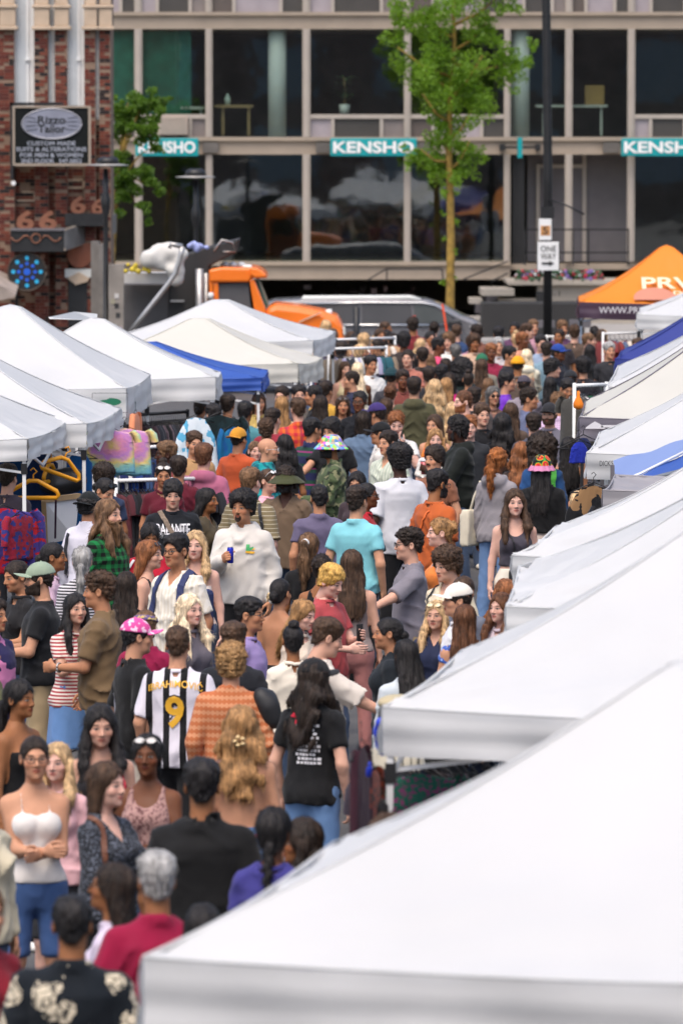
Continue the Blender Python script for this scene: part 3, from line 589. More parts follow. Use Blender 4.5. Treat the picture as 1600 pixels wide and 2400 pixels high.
# blue awning strung from the DICK'S tent
e = empty('blue_awning', at(1520, 1090, d0_)); tag(e, 'two-tone blue awning stretched across the right edge beside the DICK\'S tent', 'awning')
def sheet(pts, nm, m, par, n=14, wr=.01, seed=0):
    """pts: four corners"""
    p = [Vector(q) for q in pts]; r = random.Random(seed); ph = r.uniform(0, 6); V = []; F = []
    for i in range(n+1):
        for j in range(n+1):
            q = p[0].lerp(p[1], j/n).lerp(p[3].lerp(p[2], j/n), i/n); q = q+Vector((0, 0, wr*math.sin(j*.9+i*.35+ph)-wr*2*math.sin(math.pi*j/n))); V.append(q)
    for i in range(n):
        for j in range(n): q = i*(n+1)+j; F.append((q, q+1, q+n+2, q+n+1))
    return link(nm, mesh_np(nm, V, np.array(F)), m, par)
d0 = dq(45.2, 1090)
sheet([at(1436, 1078, d0+.3), at(1640, 1014, d0+1.2), at(1640, 1040, d0+.5), at(1442, 1134, d0-.3)], 'upper_panel', TLB, e, seed=2)
sheet([at(1442, 1136, d0-.3), at(1640, 1042, d0+.5), at(1640, 1090, d0-.2), at(1426, 1144, d0-.8)], 'lower_panel', TBL, e, seed=3)
mb = MB(); mb.tube([at(1436, 1136, d0-.32), at(1500, 1110, d0-.1), at(1640, 1040, d0+.48)], .014, 6); mb.build('piping', M_white, e)
mb = MB(); mb.tube([at(1428, 1146, d0-.8), at(1640, 1092, d0-.2)], .02, 6); mb.build('awning_pole', M_steel, e)
mb = MB(); mb.bar(Vector((at(1434, 1100, d0).x, d0-.1, 0)), at(1434, 1090, d0-.1), .035); mb.build('leg', M_greyp, e)
# flap on the top of the L4 roof
c = at(178, 748, dq(68.0, 880)); mb = MB(); mb.add([c+Vector(v) for v in ((-.32, .1, .0), (.25, .1, -.02), (.26, .12, .06), (-.02, .05, .09), (-.34, .12, .02))], [(0, 1, 2, 3, 4)]); mb.build('roof_flap', TW, T['L4'])
# ---------------------------------------------------------------- people: implicit surfaces meshed with surface nets
_E = [((0,0,0),(1,0,0)),((0,1,0),(1,1,0)),((0,0,1),(1,0,1)),((0,1,1),(1,1,1)),((0,0,0),(0,1,0)),((1,0,0),(1,1,0)),((0,0,1),(0,1,1)),((1,0,1),(1,1,1)),((0,0,0),(0,0,1)),((1,0,0),(1,0,1)),((0,1,0),(0,1,1)),((1,1,0),(1,1,1))]
def surfnet(V, org, h):
    S = V < 0
    cnt = np.zeros(tuple(n-1 for n in V.shape), np.uint8)
    for a in (0, 1):
        for b in (0, 1):
            for c in (0, 1): cnt += S[a:V.shape[0]-1+a, b:V.shape[1]-1+b, c:V.shape[2]-1+c]
    act = (cnt > 0) & (cnt < 8)
    ids = np.argwhere(act); idx = np.full(act.shape, -1, np.int32); idx[act] = np.arange(len(ids))
    i, j, k = ids.T; acc = np.zeros((len(ids), 3)); w = np.zeros(len(ids))
    for a, b in _E:
        va = V[i+a[0], j+a[1], k+a[2]]; vb = V[i+b[0], j+b[1], k+b[2]]; m = (va < 0) != (vb < 0)
        t = np.where(m, va/np.where(m, va-vb, 1), 0)
        for ax in range(3): acc[:, ax] += m*(a[ax] + (b[ax]-a[ax])*t)
        w += m
    pos = (ids + acc/w[:, None])*h + org
    Q = []
    for ax in range(3):
        sl0 = [slice(None)]*3; sl1 = [slice(None)]*3; sl0[ax] = slice(0, -1); sl1[ax] = slice(1, None)
        A = S[tuple(sl0)]; B = S[tuple(sl1)]; e = np.argwhere(A != B)
        u, v = [(1, 2), (2, 0), (0, 1)][ax]
        ok = (e[:, u] > 0) & (e[:, v] > 0) & (e[:, u] < V.shape[u]-1) & (e[:, v] < V.shape[v]-1); e = e[ok]
        if not len(e): continue
        ins = A[e[:, 0], e[:, 1], e[:, 2]]
        def cell(du, dv):
            c = e.copy(); c[:, u] -= du; c[:, v] -= dv; return idx[c[:, 0], c[:, 1], c[:, 2]]
        q = np.stack([cell(1, 1), cell(0, 1), cell(0, 0), cell(1, 0)], 1)
        q[~ins] = q[~ins][:, ::-1]; Q.append(q)
    return pos, np.concatenate(Q) if Q else np.zeros((0, 4), np.int32)
def grid(lo, hi, h):
    ax = [np.arange(l-h*1.5, u+h*2.5, h, dtype=np.float32) for l, u in zip(lo, hi)]
    return np.meshgrid(*ax, indexing='ij', sparse=True), np.array([a[0] for a in ax])
def smin(a, b, k):
    h = np.maximum(k-np.abs(a-b), 0)/k
    return np.minimum(a, b) - h*h*k*.25
def smax(a, b, k): return -smin(-a, -b, k)
def rc(P, a, b, r1, r2):
    x, y, z = P; ax, ay, az = a; bx, by, bz = b[0]-ax, b[1]-ay, b[2]-az
    t = np.clip(((x-ax)*bx+(y-ay)*by+(z-az)*bz)/(bx*bx+by*by+bz*bz+1e-9), 0, 1)
    return np.sqrt((x-ax-t*bx)**2+(y-ay-t*by)**2+(z-az-t*bz)**2) - (r1+(r2-r1)*t)
def el(P, c, r):
    x, y, z = (P[0]-c[0], P[1]-c[1], P[2]-c[2])
    k0 = np.sqrt((x/r[0])**2+(y/r[1])**2+(z/r[2])**2); k1 = np.sqrt((x/r[0]**2)**2+(y/r[1]**2)**2+(z/r[2]**2)**2)+1e-9
    return k0*(k0-1)/k1
_H = np.random.RandomState(3).rand(32, 32, 32).astype(np.float32)*2-1
def vn(P, fx, fy=None, fz=None, s=0):
    """value noise -1..1"""
    fy = fy or fx; fz = fz or fx
    x, y, z = np.broadcast_arrays(P[0]*fx+s*7.31+40, P[1]*fy+s*3.17+40, P[2]*fz+s*5.77+40)
    xi, yi, zi = [np.floor(a).astype(np.int32) for a in (x, y, z)]; x, y, z = x-xi, y-yi, z-zi
    x, y, z = [a*a*(3-2*a) for a in (x, y, z)]
    g = lambda a, b, c: _H[(xi+a) & 31, (yi+b) & 31, (zi+c) & 31]
    l = lambda a, b, t: a+(b-a)*t
    return l(l(l(g(0,0,0), g(1,0,0), x), l(g(0,1,0), g(1,1,0), x), y), l(l(g(0,0,1), g(1,0,1), x), l(g(0,1,1), g(1,1,1), x), y), z)
# ---- heads
def head_sdf(P, sex, var):
    r = random.Random(var*17+(5 if sex == 'f' else 0)); j = lambda a: r.uniform(-a, a)
    f = sex == 'f'; jw = (.043 if f else .050)+j(.003); L = j(.004)
    x, y, z = P; X = np.abs(x); M = (X, y, z)
    d = el(P, (0, .014, .032), (.073, .095, .084))
    d = smin(d, el(P, (0, -.030, -.030), (.060+j(.002), .062, .086+L)), .03)
    d = smin(d, el(P, (0, -.034, -.080-L), (jw, .050, .036)), .025)
    d = smin(d, el(P, (0, -.076, -.100-L), (.018 if not f else .015, .016, .014)), .02)
    d = smin(d, el(M, (.043, -.056, -.030), (.021, .021, .019)), .022)
    d = smin(d, rc(M, (0.004, -.083, .022), (.036, -.074, .023), .010, .008), .014)
    d = smax(d, -el(M, (.032, -.101, .000), (.017, .017, .013)), .012)
    d = smin(d, el(M, (.031, -.0735, .001), (.0145, .0125, .0125)), .003)
    d = smin(d, rc(P, (0, -.085, .014), (0, -.106-j(.003), -.031), .0070, .0108), .012)
    d = smin(d, el(M, (.0120+j(.001), -.094, -.036), (.008, .010, .007)), .006)
    d = smin(d, rc(M, (0, -.0915, -.0590), (.021, -.082, -.062), .0080, .005), .006)
    d = smin(d, rc(M, (0, -.0895, -.0710), (.018, -.082, -.069), .0090, .005), .006)
    d = smax(d, -el(M, (0, -.1, -.0645), (.024, .012, .0018)), .004)
    ear = smax(el(M, (.077, .014, -.006), (.012, .021, .033)), -el(M, (.086, .008, -.004), (.008, .011, .02)), .006)
    d = smin(d, ear, .006)
    nr = .046 if f else .054
    d = smin(d, rc(P, (0, .018, -.06), (0, .036, -.20), nr, nr+.008), .03)
    return d
HEADS = {}
def head_tpl(sex, var, h=.0064):
    k = (sex, var, h)
    if k not in HEADS:
        P, o = grid((-.10, -.14, -.185), (.10, .125, .125), h)
        HEADS[k] = surfnet(head_sdf(P, sex, var).astype(np.float32), o, h)
    return HEADS[k]
# ---- hands: wrist at origin, fingers toward -z, thumb toward -y, palm toward +x
HANDS = {}
def hand_tpl(pose):
    if pose in HANDS: return HANDS[pose]
    P, o = grid((-.05, -.09, -.21), (.10, .06, .03), .0048)
    d = rc(P, (0, 0, .05), (0, 0, -.015), .029, .026)
    d = smin(d, el(P, (.002, 0, -.055), (.016, .040, .052)), .02)
    c = {'relax': (.35, .45, .4), 'grip': (1.15, 1.15, .75), 'flat': (.08, .1, .08), 'fist': (1.35, 1.5, 1.1)}[pose]
    for i, (yy, ln) in enumerate(((-.030, .072), (-.010, .082), (.010, .076), (.029, .060))):
        p = Vector((0, yy, -.095)); a = 0
        for s, (f, r0, r1) in enumerate(((.45, .0098, .0090), (.31, .0090, .0082), (.24, .0082, .0070))):
            a += c[s]*(1+.06*i); q = p + Vector((math.sin(a), yy*.25*(1 if pose != 'grip' else .3), -math.cos(a)))*ln*f
            e = rc(P, p, q, r0, r1); d = smin(d, e, .006) if s == 0 else np.minimum(d, e); p = q
    a = {'relax': .5, 'grip': 1.0, 'flat': .2, 'fist': 1.0}[pose]
    p0 = Vector((.006, -.028, -.03)); p1 = Vector((.02+.02*a, -.055+.008*a, -.062)); p2 = Vector((.028+.035*a, -.062+.025*a, -.092)); p3 = Vector((.032+.045*a, -.058+.035*a, -.113))
    d = smin(d, rc(P, p0, p1, .015, .012), .012); d = smin(d, rc(P, p1, p2, .0115, .0095), .004); d = smin(d, rc(P, p2, p3, .0095, .0075), .004)
    HANDS[pose] = surfnet(d.astype(np.float32), o, .0048)
    return HANDS[pose]
# ---- torso
TZ = {'m': ([.78, .84, .92, 1.04, 1.18, 1.29, 1.355, 1.412, 1.452, 1.51], [.10, .158, .170, .150, .158, .170, .168, .118, .070, .052], [.07, .105, .118, .106, .110, .118, .108, .078, .062, .052], [0, .01, .012, .0, -.002, .004, .012, .018, .022, .024]),
      'f': ([.78, .84, .92, 1.04, 1.18, 1.28, 1.345, 1.402, 1.442, 1.50], [.10, .160, .174, .132, .134, .146, .142, .102, .060, .046], [.07, .105, .115, .092, .096, .104, .094, .068, .055, .046], [0, .012, .014, .0, -.004, .002, .010, .018, .022, .024])}
def torso(P, sex, w, off=0, table=None, tu=None):
    x, y, z = P; Z, A, B, C = table or TZ[sex]
    zz = np.clip(z, Z[0], Z[-1]); wa = w if not table else 1
    a = np.interp(zz, Z, A).astype(np.float32); b = np.interp(zz, Z, B).astype(np.float32); c = np.interp(zz, Z, C).astype(np.float32)
    ww = 1+(w-1)*np.clip((1.45-zz)/.1, 0, 1); a = a*ww; b = b*ww
    if tu is not None: a = a+tu(zz); b = b+tu(zz)
    a = a+off; b = b+off
    n = 2.4
    k = (np.abs(x/a)**n+np.abs((y-c)/b)**n)**(1/n)
    d = (k-1)*np.minimum(a, b)
    return np.maximum(d, np.maximum(Z[0]-z, z-Z[-1]))
PRE = {'down': ((.245, -.02, .87), (.4, .6, 0)), 'downf': ((.215, -.13, .89), (.5, .8, 0)), 'bent': ((.13, -.30, 1.10), (.5, .3, -1)), 'hold': ((.07, -.31, 1.22), (.5, .2, -1)),
       'phone': ((.05, -.30, 1.18), (.5, .2, -1)), 'reach': ((.20, -.48, 1.08), (.4, .2, -1)), 'side': ((.66, -.10, 1.20), (0, .3, -1)), 'face': ((.075, -.20, 1.40), (.6, -.1, -1)),
       'hip': ((.20, -.06, 1.0), (.9, .6, 0)), 'cross': ((-.06, -.24, 1.13), (.6, .1, -1)), 'pocket': ((.205, -.06, .93), (.8, .8, 0)), 'low': ((.10, -.26, .98), (.5, .6, -.6)), 'up': ((.20, -.30, 1.42), (.5, .2, -1)), 'hair': ((.14, .02, 1.66), (1, -.1, .1))}
def skeleton(p):
    sex = p['sex']; sx = (.172 if sex == 'm' else .150)*(1+(p['w']-1)*.5); out = []
    for sgn, a in ((-1, p['arms'][0]), (1, p['arms'][1])):
        W, hint = PRE[a] if isinstance(a, str) else (a, (.5, .4, -1))
        S = Vector((sgn*sx, .012, 1.376 if sex == 'm' else 1.368)); W = Vector((sgn*(W[0]+(0 if sex == 'm' else -.015*(W[0] > 0))), W[1], W[2])); hint = Vector((sgn*hint[0], hint[1], hint[2]))
        L1, L2 = (.285, .25) if sex == 'm' else (.27, .235)
        D = W-S; n = min(D.length, (L1+L2)*.995); D = D.normalized(); W = S+D*n
        t = (L1*L1-L2*L2+n*n)/(2*n); hh = math.sqrt(max(L1*L1-t*t, 1e-5))
        e = (hint-D*hint.dot(D)).normalized(); E = S+D*t+e*hh
        out.append((S, E, W))
    return out
def legs_pts(p):
    g = random.Random(p['id']); o = []
    for sgn in (-1, 1):
        st = g.uniform(-.06, .06)
        o.append((Vector((sgn*.09, .012, .90)), Vector((sgn*.105, -.01+st, .49)), Vector((sgn*.115, .02+st*1.8, .085))))
    return o
def bounds(pts, m):
    A = np.array([tuple(q) for q in pts]); return A.min(0)-m, A.max(0)+m
def body_part(p, h=.023):
    sex, w = p['sex'], p['w']; arms = skeleton(p); pts = [(-.2, -.14, .78), (.2, .14, 1.50)]
    for A in arms: pts += A
    legs = legs_pts(p) if p['bot'][0] in ('shorts', 'skirt', 'dress', 'longskirt') else []
    for A in legs: pts += A
    lo, hi = bounds(pts, .05); P, o = grid(lo, hi, h)
    d = torso(P, sex, w)
    f = .88 if sex == 'f' else 1.0; f *= .6+.4*w
    for S, E, W in arms:
        bare = p['top'][0] in ('tank', 'cami', 'bandeau', 'openback', 'crop', 'dress'); kk = .045 if bare else .015
        d = smin(d, rc(P, (0, .022, 1.445), (S.x*.95, S.y, S.z+.005), .036, .05*f), .05 if bare else .03)
        d = smin(d, rc(P, S, E, .053*f if bare else .047*f, .041*f), kk); d = smin(d, rc(P, E, W, .042*f, .027*f), .02)
    if sex == 'f': d = smin(d, el((np.abs(P[0]), P[1], P[2]), (.068, -.085, 1.255), (.06, .052, .058)), .04)
    for Hp, K, A in legs:
        d = smin(d, rc(P, Hp, K, .088*f, .055*f), .04); d = smin(d, rc(P, K, A+Vector((0, .01, .25)), .056*f, .056*f), .03); d = smin(d, rc(P, A+Vector((0, .01, .25)), A, .055*f, .036*f), .03)
    return surfnet(d.astype(np.float32), o, h), arms
def hand_mats(p, arms):
    R = []
    for s, (S, E, W) in enumerate(arms):
        z = (E-W).normalized(); sg = -1 if s == 0 else 1
        a = p['arms'][s]; th = Vector((-.25*sg, -1, .35)) if W.z > 1.0 else Vector((0, -1, 0))
        if W.z > 1.0 and abs(z.dot(th.normalized())) > .8: th = Vector((0, -.2, 1))
        y = -(th - z*th.dot(z)).normalized(); x = y.cross(z)
        M = Matrix((x, y, z)).transposed().to_4x4(); M.translation = W
        R.append((M, sg))
    return R
def cloth_wr(P, seed, amp):
    x, y, z = P; r = random.Random(seed); a = [r.uniform(0, 6) for _ in range(6)]
    big = vn(P, 7, 7, 5, seed % 50)*.9
    ph = 50*z + 10*np.sin(6*x+a[0]) + 26*np.abs(x) + 9*y + 3*vn(P, 6, 6, 6, seed % 13) + a[1]
    fold = (1-np.abs(np.sin(ph*.5)))**2*np.clip(vn(P, 4.5, 4.5, 5, seed % 31+3)+.25, 0, 1)*1.9-.3
    diag = (1-np.abs(np.sin(22*z-30*x*np.sign(x)+6*y+a[3]+2*vn(P, 5, s=seed % 7))))**3*np.clip(vn(P, 4, s=seed % 19+1)+.1, 0, 1)*1.3
    vert = np.sin(60*x + 34*y + 5*np.sin(8*z+a[2]))*np.clip((1.22-z)/.3, 0, 1)*.55
    return -amp*(.95*fold + 1.1*diag + .6*vert) + amp*.8*big
def top_mesh(p, h=.0155):
    kind = p['top'][0]; sex, w = p['sex'], p['w']; arms = skeleton(p)
    slv = {'tee': .62, 'polo': .60, 'shirt': .80, 'long': 2, 'hoodie': 2, 'jacket': 2, 'tank': 0, 'cami': 0, 'bandeau': 0, 'openback': 0, 'crop': 0, 'vest': .95, 'bigtee': .9, 'puff': .35, 'dress': .3, 'croplong': 2}[kind]
    loose = {'tee': .012, 'polo': .012, 'shirt': .020, 'long': .018, 'hoodie': .025, 'jacket': .024, 'vest': .02, 'bigtee': .021, 'croplong': .022}.get(kind, .007)
    hem = {'crop': 1.06, 'croplong': 1.02, 'tank': .93, 'cami': .93, 'hoodie': .84, 'jacket': .84, 'shirt': .80, 'bigtee': .80, 'dress': .60, 'bandeau': .95, 'openback': .98}.get(kind, .85)
    pts = [(-.24, -.19, hem), (.24, .2, 1.5)]
    if slv: 
        for A in arms: pts += A
    lo, hi = bounds(pts, .05); P, o = grid(lo, hi, h); x, y, z = P
    hang = (lambda q: np.clip((1.30-q)/.35, 0, 1)*(.012 if sex == 'm' else .010)) if loose > .01 else None
    if kind == 'bigtee' or kind == 'hoodie': hang = lambda q: np.clip((1.32-q)/.3, 0, 1)*.014
    if kind == 'dress': hang = lambda q: np.clip((1.05-q)/.4, 0, 1)*.06
    if hang is None: hang = lambda q: np.clip((1.10-q)/.12, 0, 1)*.013
    elif kind == 'tee': hang = lambda q: np.clip((1.30-q)/.35, 0, 1)*.012+np.clip((1.0-q)/.1, 0, 1)*.014
    tb = TZ[sex]; tb = (list(tb[0]), list(tb[1]), list(tb[2]), list(tb[3]))
    if kind == 'dress': tb[0][0] = .55; tb[1][0] = .16; tb[2][0] = .11
    elif hem < .9: tb[1][0] = .155; tb[2][0] = .10; tb[0][0] = .74
    if loose > .01:
        i = 3; tb[1][i] = max(tb[1][i], tb[1][4])*1.02; tb[2][i] = max(tb[2][i], tb[2][4])
    d = torso(P, sex, w, loose, tb, hang)
    f = (.88 if sex == 'f' else 1.0)*(.6+.4*w)
    if sex == 'f' and kind not in ('hoodie',): d = smin(d, el((np.abs(x), y, z), (.068, -.085, 1.255), (.06+loose, .052+loose, .058+loose)), .05)
    for S, E, W in arms:
        d = smin(d, rc(P, (0, .022, 1.440), (S.x*.95, S.y, S.z+.005), .036+max(loose*.7, .012), .052*f+max(loose*.6, .010)), .05)
        if slv > 1:
            d = smin(d, rc(P, S, E, .054*f+loose*.8, .044*f+loose*.9), .022); d = smin(d, rc(P, E, E+(W-E)*.93, .044*f+loose*.9, .034*f+loose*.75), .015); d = smin(d, rc(P, E+(W-E)*.93, E+(W-E)*1.0, .031*f+loose*.3, .030*f+loose*.3), .008)
        elif slv:
            q = S+(E-S)*slv; dv = (E-S).normalized(); cut = (x-q.x)*dv.x+(y-q.y)*dv.y+(z-q.z)*dv.z
            sl = rc(P, S, q+dv*.05, .054*f+loose*.8, .052*f+loose*1.2); d = smin(d, np.maximum(sl, cut), .022)
    d = np.minimum(d + cloth_wr(P, p['id'], .0045 if kind in ('tank', 'cami', 'bandeau', 'openback', 'crop') else .0125 if kind in ('hoodie', 'jacket', 'shirt', 'bigtee') else .0105), d + .62*max(loose, .010))
    if kind == 'hoodie':
        hd = smax(el(P, (0, .080, 1.440), (.135, .092, .09)), -el(P, (0, .035, 1.515), (.09, .085, .085)), .008)
        hd = hd + vn(P, 22, 22, 14, 5)*.006
        d = smin(d, hd, .025)
        X = np.abs(x); d = smin(d, rc((X, y, z), (.088, .03, 1.465), (.016, -.120, 1.365), .036, .030), .008)
    if kind in ('shirt', 'polo', 'jacket'):
        cr = np.sqrt(x*x+(y-.02)**2*.9); zc = 1.450+.35*(y-.02)
        cl = np.maximum(np.abs(cr-.077-.35*(zc-z)*.5)-.008, np.abs(z-zc)-.026)
        cl = np.maximum(cl, -np.maximum(np.abs(x)-.028, y+.02)); d = smin(d, cl, .008)
    pre = d
    cr = np.sqrt(x*x+(y-.02)**2)
    rn = {'tee': .073, 'polo': .064, 'shirt': .068, 'long': .07, 'hoodie': .066, 'jacket': .07, 'vest': .072, 'bigtee': .075}.get(kind, .09)
    d = smax(d, -np.maximum(cr-rn, 1.37-z), .010)
    neck = p['top'][3] if len(p['top']) > 3 else ''
    if neck == 'v' or kind in ('shirt', 'jacket'):
        zv = 1.30 if neck == 'v' else 1.36
        d = smax(d, -np.maximum(np.maximum(np.abs(x)-(z-zv)*.55, zv-z), y+.02)*.85, .004)
    if kind in ('tank', 'crop'):
        d = smax(d, np.where(z > 1.30, np.abs(x)-.128+.25*np.clip(z-1.34, -.1, .1), -1), .008)
        d = smax(d, -el(P, (0, -.06, 1.415), (.075, .14, .085)), .01)
    if kind == 'dress': d = smax(d, -el(P, (0, .07, 1.42), (.10, .16, .17)), .01)
    if kind in ('cami', 'bandeau', 'openback'):
        zt = {'cami': 1.315, 'bandeau': 1.30, 'openback': 1.33}[kind]; d = smax(d, z-zt-(.014 if kind == 'cami' else 0)*np.sin(np.clip(np.abs(x)/.13, 0, 1)*3.14), .006)
        if kind == 'openback': d = smax(d, -np.maximum(np.maximum(-y+.0, np.abs(x)-.155), 1.0-z), .01)
        if kind != 'bandeau':
            X = np.abs(x); st = np.minimum(rc((X, y, z), (.075, -.11, 1.29), (.085, -.02, 1.437), .008, .007), rc((X, y, z), (.085, -.02, 1.437), (.08, .10, 1.30), .009, .008)); d = np.minimum(d, st+ .000)
    d = np.maximum(d, hem+.012*vn((x, y, z*0), 9, 9, 1, p['id'] % 17)-z)
    V, Q = surfnet(d.astype(np.float32), o, h)
    if kind in ('tee', 'bigtee', 'long', 'vest') and neck != 'v':
        # rib collar that follows the edge of the neck opening
        n = 28; zs = z.ravel(); ring = []
        for i in range(n):
            a = 2*math.pi*i/n; qx = (rn+.001)*math.cos(a); qy = .02+(rn+.001)*math.sin(a)
            ci = int(round((qx-o[0])/h)); cj = int(round((qy-o[1])/h)); col = pre[ci, cj]; ok = np.where(col < 0)[0]
            k = ok[ok < len(zs)-1].max() if len(ok) else int((1.43-o[2])/h); t = col[k]/(col[k]-col[k+1]) if col[k+1] != col[k] else 0
            ring.append((qx, qy, min(1.465, zs[k]+h*min(max(t, 0), 1))))
        rz = np.array([q[2] for q in ring]); rz = (np.roll(rz, 1)+np.roll(rz, -1)+np.roll(rz, 2)+np.roll(rz, -2)+rz)/5
        rb_ = []; m = 8
        for i in range(n):
            a = 2*math.pi*i/n
            for k in range(m):
                b = 2*math.pi*k/m; rr = rn+.001+.008*math.cos(b)-.004*math.sin(b); rb_.append((rr*math.cos(a), .02+rr*math.sin(a), rz[i]+.002+.013*math.sin(b)))
        q = np.array([[i*m+k, ((i+1) % n)*m+k, ((i+1) % n)*m+(k+1) % m, i*m+(k+1) % m] for i in range(n) for k in range(m)])
        Q = np.concatenate([Q, q+len(V)]); V = np.concatenate([V, np.array(rb_)])
    return V, Q
def bottom_mesh(p, h=.024):
    kind = p['bot'][0]; sex, w = p['sex'], p['w']; L = legs_pts(p); f = (.92 if sex == 'f' else 1)*(.6+.4*w)
    lo, hi = bounds([(-.2, -.15, .05 if kind != 'shorts' else .45), (.2, .17, 1.06)], .04); P, o = grid(lo, hi, h); x, y, z = P
    tb = TZ[sex]
    if kind in ('skirt', 'longskirt'):
        zl = .52 if kind == 'skirt' else .25
        T = ([zl, .9, 1.04, 1.06], [.20, .18, tb[1][3]+.01, tb[1][3]], [.16, .13, tb[2][3]+.01, tb[2][3]], [.01, .012, 0, 0])
        d = torso(P, sex, w, .008, T)+.006*np.sin(60*x+40*y)*np.clip((.95-z)/.3, 0, 1)
    else:
        d = torso(P, sex, w, .010)
        loose = .022 if kind in ('jeans', 'pants', 'shorts') else .008
        for Hp, K, A in L:
            d = smin(d, rc(P, Hp, K, .090*f+loose*.5, .062*f+loose), .04); d = smin(d, rc(P, K, A-Vector((0, 0, .03)), .062*f+loose, .050*f+loose), .02)
        d = d+cloth_wr((x, y, z*1.5), p['id']+5, .006)
        d = np.maximum(d, z-1.045); d = np.maximum(d, (.50 if kind == 'shorts' else .03)-z)
    return surfnet(d.astype(np.float32), o, h)
